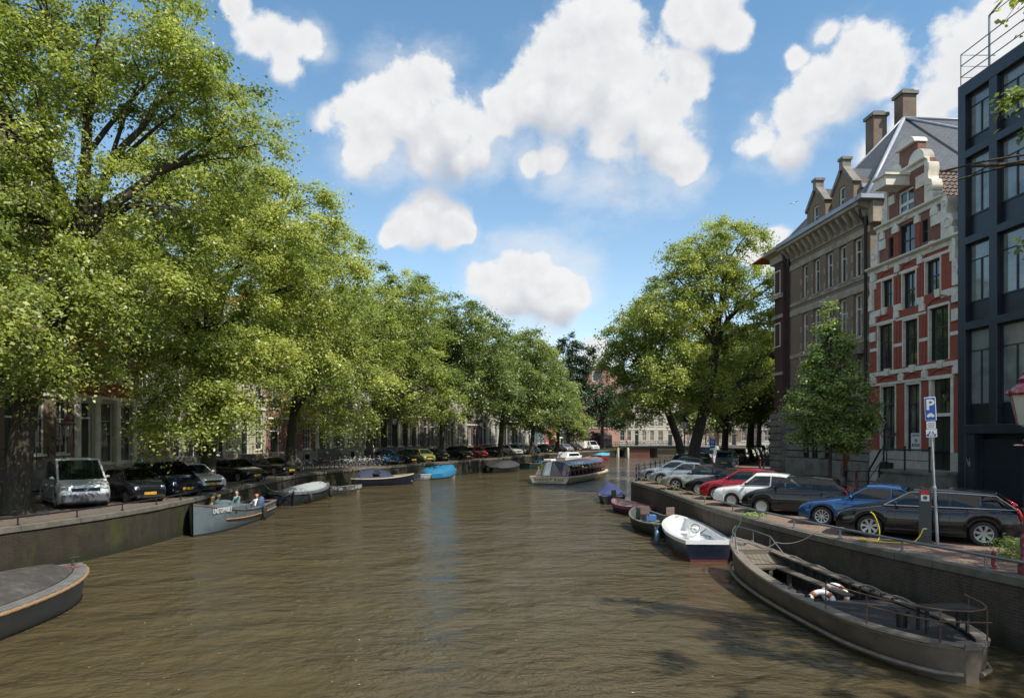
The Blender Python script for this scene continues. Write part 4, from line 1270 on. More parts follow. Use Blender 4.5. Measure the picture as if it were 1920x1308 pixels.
for dx, dz in ((0, 1), (0, -1), (1, 0), (-1, 0)): m.tube([(cx + dx * .28, .16, 4.8 + dz * .28), (cx + dx * .60, .16, 4.8 + dz * .78 * (1 if dz else 0))], .018, 5)
m.build('fanlight_tracery', M_BLACK, fo)
# bands and keystones, ear blocks over each storey
def bandline(z, h, x0=0.0, x1=W, pr=.06): 
    m = MB(); m.box(x0, x1, -pr, .05, z, z + h); m.build('stone_band', M_CREAM, root)
for (z, h) in ((6.10, .30), ):
    bandline(z + .06, h - .08)
for (a, b_) in ((0, .66), (2.10, 2.76), (4.10, 4.72), (6.28, W)): bandline(7.55, .17, a, b_, .04)
for (a, b_) in ((0, .98), (2.1, 2.70), (3.95, 4.45), (5.7, W)): bandline(9.42, .34, a, b_, .05)
bandline(5.63, .13, 0, 4.83, .07); bandline(8.95, .12, 0, 2.3, .05); bandline(8.88, .12, 2.3, 4.6, .05)
bandline(11.26, .14, 0, 2.3, .05); bandline(11.26, .14, 2.3, 4.2, .05); bandline(11.46, .14, 4.3, W, .05)
def cornice(z, x0, x1, h=.34, pr=.28):
    m = MB(); m.prism([(.04, z - h), (-.05, z - h), (-.08, z - h * .45), (-pr * .7, z - h * .3), (-pr, z - .05), (-pr, z + .03), (.04, z + .06)], x0, x1, 'yz'); return m.build('cornice', M_CREAM, root)
cornice(12.12, -.12, W + .12); cornice(14.22, .65, 5.95, .3, .24); cornice(16.5, 1.5, 4.8, .28, .24)
# segmental arches of deeper brick above windows, with keystones
for (a, b_, zt, bigk) in ((.7, 2.5, 5.80, 0), (2.9, 4.4, 5.80, 0), (4.85, 6.5, 5.80, 0), (.55, 2.15, 9.1, 0), (4.65, 6.35, 9.2, 0), (.9, 2.2, 11.42, 0), (2.6, 4.0, 11.42, 0), (4.4, 5.8, 11.6, 0), (2.5, 3.8, 13.8, 0)):
    cx, hw = (a + b_) / 2, (b_ - a) / 2; hh = .34 if zt < 12 else .22
    m = MB(); prof = [(cx + hw * math.cos(PI * k / 12), zt + hh * 1.15 * math.sin(PI * k / 12)) for k in range(13)]
    prof2 = [(cx + (hw - .14) * math.cos(PI * k / 12), zt + (hh * 1.15 - .12) * math.sin(PI * k / 12)) for k in range(12, -1, -1)]
    m.prism(prof + prof2, -.05, .0, 'xz'); m.build('brick_arch', B_RED if zt < 12 else B_REDD, root)
    m = MB(); kz = zt + hh * .95; m.prism([(cx - .13, kz - .02), (cx + .13, kz - .02), (cx + .2, kz + .36), (cx - .2, kz + .36)], -.13, .0, 'xz'); m.build('keystone', M_CREAM, root)
for z, xs_ in ((5.76, (0.32, 2.72, 4.55, 6.75)), (9.05, (.3, 2.35, 4.35, 6.7)), (11.42, (.35, 2.42, 4.22, 6.55)), (13.5, (2.28, 4.0, 1.15, 5.25))):
    for k, xc in enumerate(xs_):
        w_ = .19 if (k in (1, 2)) else .26
        x0_, x1_ = max(.0 if z < 12 else .84, xc - w_), min(W if z < 12 else 5.77, xc + w_)
        m = MB(); m.prism([(x0_, z), (x1_, z), (x1_, z + .30), (x1_ - .10, z + .36), (xc + .12, z + .48), (xc - .12, z + .48), (x0_ + .10, z + .36), (x0_, z + .30)], -.10, .0, 'xz')
        m.build('ear_block', M_CREAM, root)
# brick pilaster strips between upper windows
m = MB()
for (z0_, z1_, xs_) in ((9.78, 11.4, (2.27, 2.5, 4.12, 4.33)), (7.74, 8.9, (2.28, 2.5, 4.3, 4.5)), (6.42, 7.53, (2.28, 2.5, 4.3, 4.5)), (12.2, 13.48, (2.22, 2.42, 3.92, 4.1))):
    for xc in xs_: m = MB(); m.box(xc - .085, xc + .085, -.05, 0.0, z0_, z1_); m.build('brick_strip', B_RED, root)
# scrolls at the gable shoulders
def scroll(x, z, s, h, w_, d0=-.12, d1=.42):
    m = MB()
    o = [(0, 0), (w_, 0), (w_, h * .16), (w_ * .8, h * .22), (w_ * .95, h * .34), (w_ * .82, h * .5), (w_ * .5, h * .55), (w_ * .42, h * .66), (w_ * .55, h * .8), (w_ * .5, h * .95), (w_ * .2, h), (0, h)]
    m.prism([(x + s * a, z + b_) for a, b_ in o], d0, d1, 'xz')
    m.torus(w_ * .26, w_ * .07, 14, 5, c=(x + s * w_ * .52, d0, z + h * .34)); m.torus(w_ * .14, w_ * .05, 12, 5, c=(x + s * w_ * .3, d0, z + h * .82))
    m.build('scroll', M_CREAM, root, smooth=40)
scroll(5.78, 12.17, 1, 2.0, .85); scroll(.83, 12.17, -1, 1.7, .62); scroll(4.63, 14.27, 1, 2.0, .62); scroll(1.68, 14.27, -1, 1.9, .5)
scroll(6.62, 9.8, 1, 2.2, .42, -.2, .0); scroll(.36, 9.8, -1, 1.6, .34, -.16, .0)
# extra upright blocks at stage edges
for (x0_, x1_, z0_, z1_) in ((1.70, 2.2, 15.1, 15.55), (3.9, 4.6, 15.2, 15.8), (.85, 1.4, 12.95, 13.45), (5.0, 5.76, 13.0, 13.55), (0, .55, 10.95, 11.4), (6.3, W, 11.0, 11.5), (6.4, W, 8.2, 8.75), (0, .5, 8.1, 8.6)):
    m = MB(); m.box(x0_, x1_, -.07, .0, z0_, z1_); m.build('quoin_block', M_CREAM, root)
# crowning pediment: curved caps and hoist beam box
m = MB(); m.lathe([(.62, 0), (.62, .5)], 14, axis='y', c=(4.0, -.08, 16.52), a0=0, a1=PI); m.lathe([(.55, 0), (.55, .5)], 14, axis='y', c=(2.3, -.08, 16.52), a0=0, a1=PI)
m.add([(4.62, -.08, 16.52), (3.38, -.08, 16.52), (3.38, .42, 16.52), (4.62, .42, 16.52)], [(0, 1, 2, 3)])
fan = [(4.0 + .62 * math.cos(PI * k / 14), 16.52 + .62 * math.sin(PI * k / 14)) for k in range(15)]; m.prism(fan, -.1, .42, 'xz')
fan = [(2.3 + .55 * math.cos(PI * k / 14), 16.52 + .55 * math.sin(PI * k / 14)) for k in range(15)]; m.prism(fan, -.1, .42, 'xz')
fan = [(3.22 + .78 * math.cos(PI * k / 14), 17.6 + .42 * math.sin(PI * k / 14)) for k in range(15)]; m.prism(fan, -.2, .5, 'xz')
m.build('pediment', M_CREAM, root)
m = MB(); m.box(2.35, 3.35, -1.25, 0, 15.62, 16.12); m.box(2.25, 3.45, -1.35, .02, 16.12, 16.22); m.build('hoist_beam', M_CREAM, root)
# roof with real pantile courses
def pantile_plane(mb, p00, p10, p01, nu, nv):
    """p00 eave start, p10 eave end, p01 ridge start"""
    p00, p10, p01 = Vector(p00), Vector(p10), Vector(p01)
    U = (p10 - p00); Vv = (p01 - p00); N = U.cross(Vv).normalized()
    if N.z < 0: N = -N
    sub = 4
    for j in range(nv):
        rows = []
        for e in (0, 1):
            row = []
            for i in range(nu * sub + 1):
                ph = (i % sub) / sub
                off = .045 * math.cos(2 * PI * ph) + (.07 if e == 0 else .0)
                row.append(p00 + U * (i / (nu * sub)) + Vv * ((j + e) / nv) + N * off)
            rows.append(row)
        mb.grid(rows)
m = MB(); c_ = 3.3
pantile_plane(m, (6.9, .45, 12.1), (6.9, 12, 12.1), (c_, .45, 16.35), 44, 17)
pantile_plane(m, (.1, .45, 12.1), (.1, 12, 12.1), (c_, .45, 16.35), 44, 17)
m.tube([(c_, .45, 16.38), (c_, 12, 16.38)], .14, 6)
m.build('roof', PANTILE, root, smooth=True)
# stoop with iron railing
m = MB(); m.box(3.55, 6.95, -1.55, -.07, 0, 1.12); m.box(3.45, 7.0, -1.62, -.065, 1.12, 1.25)
for k in range(5): m.box(3.55 - .3 * (k + 1), 3.55 - .3 * k, -1.5, -.07, 0, 1.12 - .2 * (k + .8))
m.build('stoop', M_STONE_D, root)
m = MB()
m.tube([(6.95, -1.5, 2.25), (3.55, -1.5, 2.25), (3.35, -1.5, 2.25), (2.25, -1.5, 1.05)], .045, 8); m.tube([(6.95, -1.5, 1.75), (3.5, -1.5, 1.75), (2.25, -1.5, .6)], .02, 6)
for xx in (3.55, 5.2, 6.95): m.tube([(xx, -1.5, 1.25), (xx, -1.5, 2.3)], .045, 8); m.sphere((xx, -1.5, 2.36), .07, 8, 5)
m.tube([(3.8, -1.5, 1.25), (3.8, -1.5, 2.25)], .03, 6); m.tube([(2.25, -1.5, 0), (2.25, -1.5, 1.1)], .035, 6)
m.build('stoop_railing', M_BLACK, root)
# for-sale board behind the glass of the middle window
pb = MB(); pb.box(3.35, 4.12, .075, .095, 2.1, 3.05)
sg = pb.build('sale_board', principled('board_white', (.72, .72, .72), .6), root)
M_INK = principled('dark_ink', (.01, .01, .015), .6)
text_mesh('HEEREN', .15, M_INK, 'lettering', .002, sg, (3.73, .07, 2.93), (R(90), 0, 0), sx=1.05)
text_mesh('TE', .20, M_INK, 'lettering', .002, sg, (3.73, .07, 2.66), (R(90), 0, 0), bold=.006)
text_mesh('KOOP', .22, M_INK, 'lettering', .002, sg, (3.73, .07, 2.43), (R(90), 0, 0), bold=.006)
RED_HOUSE = root

# ---- grey stone and brick building beyond it
root = empty('stone_building', PR, AR, 'large grey brown brick building with stone ground floor, dormers and slate pyramid roof', 'building')
GW = 9.7; x0b = -GW
xs5 = [(-7.7, -6.98), (-6.24, -5.45), (-4.72, -3.9), (-3.2, -2.36), (-1.66, -.8)]
ops = []
for a, b_ in xs5:
    ops += [(a + GW, b_ + GW, 12.05, 14.25), (a + GW, b_ + GW, 8.55, 11.05), (a + GW, b_ + GW, 5.3, 7.3)]
mb2 = MB(); wall_open(mb2, GW, 4.3, 15.4, ops, depth=.28); m = MB(); m.add([(x + x0b, y, z) for x, y, z in mb2.v], mb2.f)
m.add([(x0b, 0, 0), (x0b, 11, 0), (x0b, 11, 15.9), (x0b, 0, 15.9)], [(0, 1, 2, 3)])
m.add([(-.01, 0, 0), (-.01, 11, 0), (-.01, 11, 15.9), (-.01, 0, 15.9)], [(3, 2, 1, 0)])
m.build('wall', B_GREY, root)
for a, b_ in xs5:
    for c, d in ((12.05, 14.25), (8.55, 11.05), (5.3, 7.3)):
        window(root, a, b_, c, d, fm=M_WHITE, nx=2, nz=(.66,), outer=.10, rec=.16, sill=M_STONE, pane=M_PANE_C if d < 12 else M_PANE)
for z, h in ((14.28, .36), (11.10, .42), (8.22, .26), (11.78, .2)):
    m = MB(); m.box(x0b, -.02, -.05, .0, z, z + h); m.build('stone_band', M_STONE, root)
m = MB()
for a, b_ in xs5:
    for xx in (a - .16, b_ + .02):
        for z in (12.1, 13.0, 8.7, 9.8): m = MB(); m.box(xx, xx + .14, -.04, 0, z, z + .4); m.build('quoin_block', M_STONE, root)
# rusticated ground floor: courses with deep joints
m = MB(); dxo = (-2.62, -1.83)
gw = [(-7.3, -6.5), (-6.2, -5.4), (-4.6, -3.7)]
z = 1.45; k = 0
while z < 4.2:
    xs_ = [x0b]
    for (a, b_) in gw + [dxo]: xs_ += [a, b_]
    xs_ += [-.02]
    for i in range(0, len(xs_), 2):
        a, b_ = xs_[i], xs_[i + 1]
        opn = True
        m.box(a, b_, -.16 - .02 * (k % 2), 0.02, z + .03, z + .44)
    if z > 3.4: m.box(x0b, -.02, -.14, .02, z + .03, z + .44)
    z += .47; k += 1
m.box(x0b, -2.62, -.26, .02, 0, 1.42); m.box(-1.83, -.02, -.26, .02, 0, 1.42); m.box(x0b, -.02, -.30, .02, 4.27, 4.62)
m.box(x0b, -2.62, -.10, .0, 1.42, 1.46); m.box(-1.83, -.02, -.10, .0, 1.42, 1.46)
m.build('rusticated_base', M_STONE_D, root, bevel=.03, seg=1)
m = MB(); m.box(x0b, -.02, .03, .06, .0, 4.3); m.build('wall_behind_base', M_STONE_D, root)
for a, b_ in gw: window(root, a, b_, 1.5, 3.3, fm=M_BLACK, nx=2, nz=(.5,), rec=-.08)
m = MB(); m.box(-2.60, -1.85, -.08, 0.0, .5, 3.3); m.build('door', principled('brown_red_door', (.10, .03, .018), .5, var=.3), root)
m = MB()
for k in range(3): m.box(-2.9, -1.6, -.9 + .22 * k, -.27, 0.0 + .16 * k, .16 * (k + 1))
m.build('steps', M_STONE_D, root)
# balcony stones and drain pipes
m = MB(); m.box(-1.9, -.5, -.55, -.0, 7.55, 7.8); m.lathe([(.05, -.5), (.35, -.1), (.45, .0)], 10, c=(-1.2, -.2, 7.55)); m.build('balcony_slab', M_STONE_D, root)
for xx in (-.25, x0b + .3):
    m = MB(); m.tube([(xx, -.5, 15.6), (xx, -.4, 15.1), (xx, -.14, 14.7), (xx, -.14, 4.6)], .075, 8); m.lathe([(.07, 14.5), (.16, 14.9), (.18, 15.15)], 8, c=(xx, -.14, 0)); m.build('drainpipe', M_BLACK, root, smooth=50)
# cornice with brackets and zinc gutter
m = MB(); m.prism([(.03, 14.9), (-.06, 14.92), (-.1, 15.55), (-.75, 15.75), (-.75, 15.95), (.03, 15.95)], x0b, .0, 'yz')
n = 14
for k in range(n):
    xx = x0b + .35 + (GW - .7) * k / (n - 1); m.prism([(-.1, 15.0), (-.28, 15.15), (-.6, 15.62), (-.6, 15.72), (-.1, 15.6)], xx - .11, xx + .11, 'yz')
m.build('cornice', M_STONE, root)
m = MB(); m.box(x0b - .05, .1, -.86, .1, 15.96, 16.2); m.box(-.05, .55, -.86, 11, 15.961, 16.19); m.build('gutter', M_ZINC, root)
m = MB(); m.box(-.04, .35, -.06, 1.2, 14.75, 15.95); m.build('cornice_return', M_STONE, root)
# roof: pyramid with ridge going back
ap = (-4.85, 5.2, 23.0); apb = (-4.85, 14.0, 23.0)
e = [(x0b, -.4, 16.2), (.3, -.4, 16.2), (.3, 18.0, 16.2), (x0b, 18.0, 16.2)]
m = MB(); m.add([e[0], e[1], ap], [(0, 1, 2)]); m.add([e[1], e[2], apb, ap], [(0, 1, 2, 3)]); m.add([e[3], e[0], ap, apb], [(0, 1, 2, 3)])
rf = m.build('roof', SLATE, root)
def slate_uv(o):
    uv = o.data.uv_layers[0].data; me = o.data
    for p in me.polygons:
        n_ = p.normal; h = Vector((-n_.y, n_.x, 0)).normalized() if abs(n_.z) < .999 else Vector((1, 0, 0)); v_ = n_.cross(h)
        for li in p.loop_indices:
            c = me.vertices[me.loops[li].vertex_index].co; uv[li].uv = (c.dot(h), c.dot(v_))
slate_uv(rf)
for a, b_ in ((e[0], ap), (e[1], ap), (ap, apb), (ap, (.3, 9.2, 19.4)), ((.3, 9.2, 19.4), (.3, 9.2, 16.2))):
    m = MB(); m.tube([a, b_], .13, 6, flat=.7); m.build('hip_flashing', M_ZINC, rf, smooth=True)
m = MB(); m.add([(-.8, 9.2, 19.4), (5, 9.2, 19.4), (5, 6.2, 16.2), (.0, 6.2, 16.2)], [(0, 1, 2, 3)]); m.box(-.8, 5, 9.1, 9.3, 19.3, 19.5); o = m.build('side_roof', SLATE, rf); slate_uv(o)
for (cx_, cy_, w_, z0_, z1_) in ((-8.1, 7.0, .95, 17.0, 26.0), (-9.0, 5.5, .95, 16.5, 24.9)):
    m = MB(); m.box(cx_ - w_ / 2, cx_ + w_ / 2, cy_, cy_ + .95, z0_, z1_); ch = m.build('chimney', B_BROWN, rf)
    m = MB(); m.box(cx_ - w_ / 2 - .12, cx_ + w_ / 2 + .12, cy_ - .12, cy_ + 1.07, z1_, z1_ + .22); m.box(cx_ - w_ / 2 + .1, cx_ + w_ / 2 - .1, cy_ + .1, cy_ + .85, z1_ + .22, z1_ + .4); m.build('chimney_cap', M_STONE_D, ch)
# gabled dormers flush with the facade
for (a, b_, zt, wa, wb, wz0, wz1) in ((-3.86, -1.55, 19.3, -3.1, -2.45, 16.3, 17.75), (-6.95, -4.65, 19.2, -6.15, -5.5, 16.25, 17.65)):
    c_ = (a + b_) / 2; zs_ = 17.6
    m = MB(); mb2 = MB(); wall_open(mb2, b_ - a, 16.2, zs_ + .2, [(wa - a, wb - a, wz0, wz1)], depth=.2); m.add([(x + a, y - .05, z) for x, y, z in mb2.v], mb2.f)
    m.prism([(a, zs_ + .2), (b_, zs_ + .2), (c_ + .18, zt - .5), (c_ - .18, zt - .5)], -.05, .3, 'xz')
    m.add([(b_, -.05, 16.2), (b_, 1.1, 16.2), (b_, 1.1, zs_ + .2), (b_, -.05, zs_ + .2)], [(0, 1, 2, 3)]); m.add([(a, -.05, 16.2), (a, 1.1, 16.2), (a, 1.1, zs_ + .2), (a, -.05, zs_ + .2)], [(3, 2, 1, 0)])
    dm = m.build('dormer', B_GREY, rf)
    m = MB()
    for s_ in (1, -1):
        xe = b_ if s_ > 0 else a
        m.add([(xe + .12 * s_, -.15, zs_ + .05), (c_ + .14 * s_, -.15, zt - .35), (c_ + .14 * s_, .35, zt - .35), (xe + .12 * s_, .35, zs_ + .05), (xe + .02 * s_, -.15, zs_ - .12), (c_ + .14 * s_, -.15, zt - .75), (c_ + .14 * s_, .35, zt - .75), (xe + .02 * s_, .35, zs_ - .12)],
              [(0, 1, 2, 3), (4, 5, 1, 0), (7, 6, 5, 4), (3, 2, 6, 7)])
    m.box(c_ - .2, c_ + .2, -.16, .36, zt - .6, zt); m.box(c_ - .28, c_ + .28, -.22, .42, zt, zt + .16)
    m.build('dormer_coping', M_STONE_D, dm)
    window(root, wa, wb, wz0, wz1, y=-.05, fm=M_WHITE, nx=1, nz=(.5,), rec=.08, outer=.09, name='dormer_window')
    m = MB(); m.prism([(a + .25, zs_ - .1), (b_ - .15, zs_ - .1), (c_, zt - .45)], .31, 3.2, 'xz'); o = m.build('dormer_roof', SLATE, dm); slate_uv(o)
    m = MB(); m.box(b_ + .01, b_ + .2, .35, 2.4, zs_ - .35, zs_ - .12); m.box(b_ + .001, b_ + .06, 1.1, 2.2, 16.3, zs_ - .36); m.build('dormer_cheek', M_ZINC, dm)

# ---- maroon brick corner building beyond
root = empty('corner_building', PR, AR, 'maroon brick corner building with orange tiled roof left of the grey building', 'building')
m = MB(); m.box(-11.0, -9.72, -.35, 10, 4.5, 15.6); m.build('wall', B_MAROON, root)
m = MB(); m.box(-11.4, -9.72, -.45, 10, 0, 4.5); 
for k in range(9): m.box(-11.44, -9.71, -.52, -.44, .25 + .48 * k, .62 + .48 * k)
m.build('stone_base', M_STONE_D, root)
m = MB(); m.prism([(.0, 15.1), (-.45, 15.15), (-.5, 15.6), (-.95, 15.8), (-.95, 16.05), (0, 16.05)], -11.5, -9.71, 'yz'); m.box(-11.36, -9.72, -.42, -.351, 11.2, 11.45); m.box(-11.36, -9.72, -.5, -.351, 12.6, 12.9); m.box(-11.36, -9.72, -.42, -.351, 7.2, 7.4)
m.build('cornice', M_STONE, root)
m = MB(); m.prism([(-.6, 16.05), (5.0, 20.2), (5.0, 16.05)], -14.5, -9.75, 'yz'); o = m.build('roof', RED_TILE, root); slate_uv(o)
window(root, -11.0, -10.1, 12.95, 14.6, y=-.47, fm=M_WHITE, rec=.1, nz=(.6,)); window(root, -11.0, -10.1, 9.2, 10.9, y=-.47, fm=M_WHITE, rec=.1, nz=(.6,))

# ---- modern dark steel building
root = empty('steel_building', PR, AR, 'modern blue-black steel and glass building beside the red brick house', 'building')
m = MB()
X0, X1 = 7.10, 22.0
FR = -.28
m.box(X0, X0 + .46, FR, .3, 0, 18.65); m.box(X0 + .001, X1, FR + .001, .3, 18.05, 18.65)
xc = 8.93
cols = []
while xc < X1: cols.append(xc); xc += 2.05
for c in cols: m.box(c, c + .44, FR + .002, .3, 3.4, 18.05)
for z in (15.6, 11.75, 7.95, 3.4): m.box(X0 + .46, X1, FR + .003, .29, z - .35, z)
m.box(X0 + .46, X1, FR - .03, .3, 3.0, 3.4)
m.build('steel_frame', M_NAVY, root, bevel=.02, seg=1)
m = MB(); m.box(X0 + .01, X1, .31, 11, 0, 18.6); m.build('core', M_NAVY, root)
m = MB(); sp = []
bays = [(X0 + .46, cols[0])] + [(cols[i] + .44, cols[i + 1]) for i in range(len(cols) - 1)]
fl = [(16.12, 18.05), (12.65, 15.25), (8.8, 11.4), (4.26, 7.6)]
for (a, b_) in bays:
    for (c, d) in fl:
        zb = {16.12: 15.6, 12.65: 11.75, 8.8: 7.95, 4.26: 3.4}[c]
        m = MB(); m.box(a, b_, -.04, .0, zb, c); m.build('spandrel_panel', principled('spandrel', (.012, .016, .022), .35, var=.3), root)
GP = glass_mat('office_glass', (.10, .12, .12), .05, curtain=(.24, .26, .25), spec=.9, cf=(.5, 1, .9))
for i, (a, b_) in enumerate(bays[:4]):
    for (c, d) in fl:
        w_ = window(root, a, b_, c, d, y=-.12, fm=M_NAVY, nx=1, nz=(.72,), outer=.07, rec=.04, pane=GP)
        mm = MB(); xm = (a + b_) / 2; mm.box(xm - .03, xm + .03, -.06, .02, c + .07, c + (d - c) * .71); mm.build('mullion', M_NAVY, w_)
# slatted shutters on the ground floor
for i, (a, b_) in enumerate([(8.2, 10.4), (10.7, 13.2), (13.5, 16)]):
    m = MB(); z = .15
    while z < 2.7: m.box(a, b_, -.02, .02 + .04, z, z + .055); z += .085
    m.box(a - .06, a, -.05, .08, .1, 2.8); m.box(b_, b_ + .06, -.05, .08, .1, 2.8); m.build('shutter', M_NAVY, root)
m = MB(); m.box(X0 + .46, 8.1, FR + .02, .2, 0, 3.0); m.build('ground_pier', M_NAVY, root)
m = MB(); random.seed(3)
pts = [(7.62 + .32 * random.random(), FR + .012, 1.5 + .5 * random.random()) for _ in range(9)]
m.tube(pts, .012, 4); m.build('scribble_mark', principled('faded_chalk', (.25, .27, .3), .8), root)
# roof rails
m = MB()
for z in (18.95, 19.45, 19.95):
    m.tube([(X0 - .1 + .5, 1.2, z), (X0 + .3, -.35, z), (X1, -.35, z)], .025, 5)
for xx in (X0 + .3, X0 + 2.0, X0 + 3.9, X0 + 6): m.tube([(xx, -.35, 18.6), (xx, -.35, 19.95)], .025, 5)
m.tube([(8.75, -.1, 18.6), (8.75, -.1, 20.9), (10.5, .3, 21.9), (14, .3, 22.6)], .05, 6); m.tube([(8.75, -.1, 20.9), (12, .3, 21.2)], .02, 5)
m.build('roof_railing', M_IRON, root)

# ---- houses round the bend on the right: facade line turning away
d2 = Vector((.42, .91)).normalized()
st = Vector((PR.x - .07 * 0 - .75, PR.y + 14.5))
def right_house(k, p, W, label, **kw):
    # local x runs toward the camera: place the origin at the far end
    far = p + d2 * W
    return house(label, (far.x, far.y, .1), math.atan2(-d2.y, -d2.x), W, **kw)
q = Vector((25.6, 66))
for k, (W_, H_, wm, lb) in enumerate(((8, 15, B_BROWN, 'brown brick house beyond the side street'), (7, 14, S_CREAM, 'cream house beyond the side street'), (8, 15.5, B_REDD, 'weathered red house far along the right road'), (8, 14.5, B_DARK, 'dark house far along the right road'), (9, 15, S_PINK, 'pale pink house at the end of the right road'))):
    right_house(k, q, W_, lb, H=H_, wallm=wm, plinthm=M_STONE, trim=M_WHITE, rows=rowsC, nb=3, plinth=1.0, doorbay=1, top='cornice', group='houses beyond the side street', stoops=False)
    q = q + d2 * W_

# ---- buildings closing the view beyond the bridge
def far_block(label, x0, x1, y, H, wallm, trim, nb, rows, top='cornice', name='apartment_house', **kw):
    # facade faces the camera: local x toward -X? keep x to the right, front toward -Y
    return house(label, (x0, y, .3), 0, x1 - x0, H, wallm, M_STONE_L, trim, rows, nb, 1.0, 1, top, 12, name=name, group='houses closing the view beyond the bridge', stoops=False, **kw)
rowsF = [(1.4, 4.2), (5.4, 7.7), (8.8, 10.8), (11.8, 13.4)]
rowsF5 = rowsF + [(14.6, 16.2)]
far_block('pink and cream striped house beside the purple lorry', 24.5, 31.5, 188, 20.5, S_PINK, M_WHITE, 3, rowsF5)
far_block('cream house with tall pilasters beyond the bridge', 31.5, 40, 190, 16, S_CREAM, M_WHITE, 4, rowsF)
far_block('pale house above the middle of the bridge', 40, 48, 190, 15, M_WHITE and S_CREAM, M_WHITE, 3, rowsF, top='neck')
far_block('pink house seen through the far trees', 48, 57, 190, 16, S_PINK, M_WHITE, 4, rowsF)
far_block('brown house at the far right behind the bridge', 57, 68, 188, 16, B_BROWN, M_WHITE, 4, rowsF)
far_block('grey house at the far end of the right road', 68, 84, 186, 16, S_GREY, M_WHITE, 5, rowsF)
far_block('shaded corner cafe house beyond the far left street', 4.5, 15, 168, 14, B_REDD, M_WHITE, 4, rowsF)
# brick tower with arched top storey
root = empty('brick_tower', (19.2, 176, .3), 0, 'tall red brick corner tower with arched openings and a white parapet', 'tower')
m = MB(); wall_open(m, 5.6, 0, 20.5, [(1.6, 4.0, 16.8, 19.6)] + [(a, a + 1.0, z, z + 1.9) for z in (2, 5.4, 8.8, 12.2) for a in (1.0, 3.6)], depth=.4)
m.add([(5.6, 0, 0), (9, 5, 0), (9, 5, 20.5), (5.6, 0, 20.5)], [(0, 1, 2, 3)]); m.add([(0, 0, 0), (-.5, 6, 0), (-.5, 6, 20.5), (0, 0, 20.5)], [(3, 2, 1, 0)])
m.build('wall', B_TOWER, root)
m = MB(); m.prism([(1.5, 19.3)] + [(2.8 - 1.3 * math.cos(PI * k / 10), 19.0 + 1.2 * math.sin(PI * k / 10)) for k in range(11)] + [(4.1, 19.3)], -.05, .0, 'xz'); m.build('arch', B_TOWER, root)
m = MB(); m.box(-.5, 6.0, -.5, 6, 20.5, 20.8)
for k in range(8): m.box(-.3 + .8 * k, .05 + .8 * k, -.4, 0, 20.8, 21.5)
m.box(-.6, 6.1, -.6, 6, 21.5, 21.9); m.add([(6.1, -.6, 20.5), (9.6, 4.6, 20.5), (9.6, 4.6, 21.9), (6.1, -.6, 21.9)], [(0, 1, 2, 3)]); m.build('parapet', M_WHITE, root)
for z in (4.6, 8.0, 11.4, 14.8):
    m = MB(); m.box(0, 5.6, -.08, .0, z, z + .35); m.build('stone_band', M_WHITE, root)
window(root, 1.7, 3.9, 16.9, 19.5, fm=M_BLACK, nx=3, nz=(.5,)); 
for z in (2, 5.4, 8.8, 12.2):
    for a in (1.0, 3.6): window(root, a, a + 1.0, z, z + 1.9, fm=M_WHITE)
# ================================================================ VEHICLES
def interp(P, x):
    if x <= P[0][0]: return P[0][1]
    for i in range(len(P) - 1):
        if x <= P[i + 1][0]:
            t = (x - P[i][0]) / (P[i + 1][0] - P[i][0]); t2 = t * t * (3 - 2 * t)
            return P[i][1] + (P[i + 1][1] - P[i][1]) * (t * .6 + t2 * .4)
    return P[-1][1]

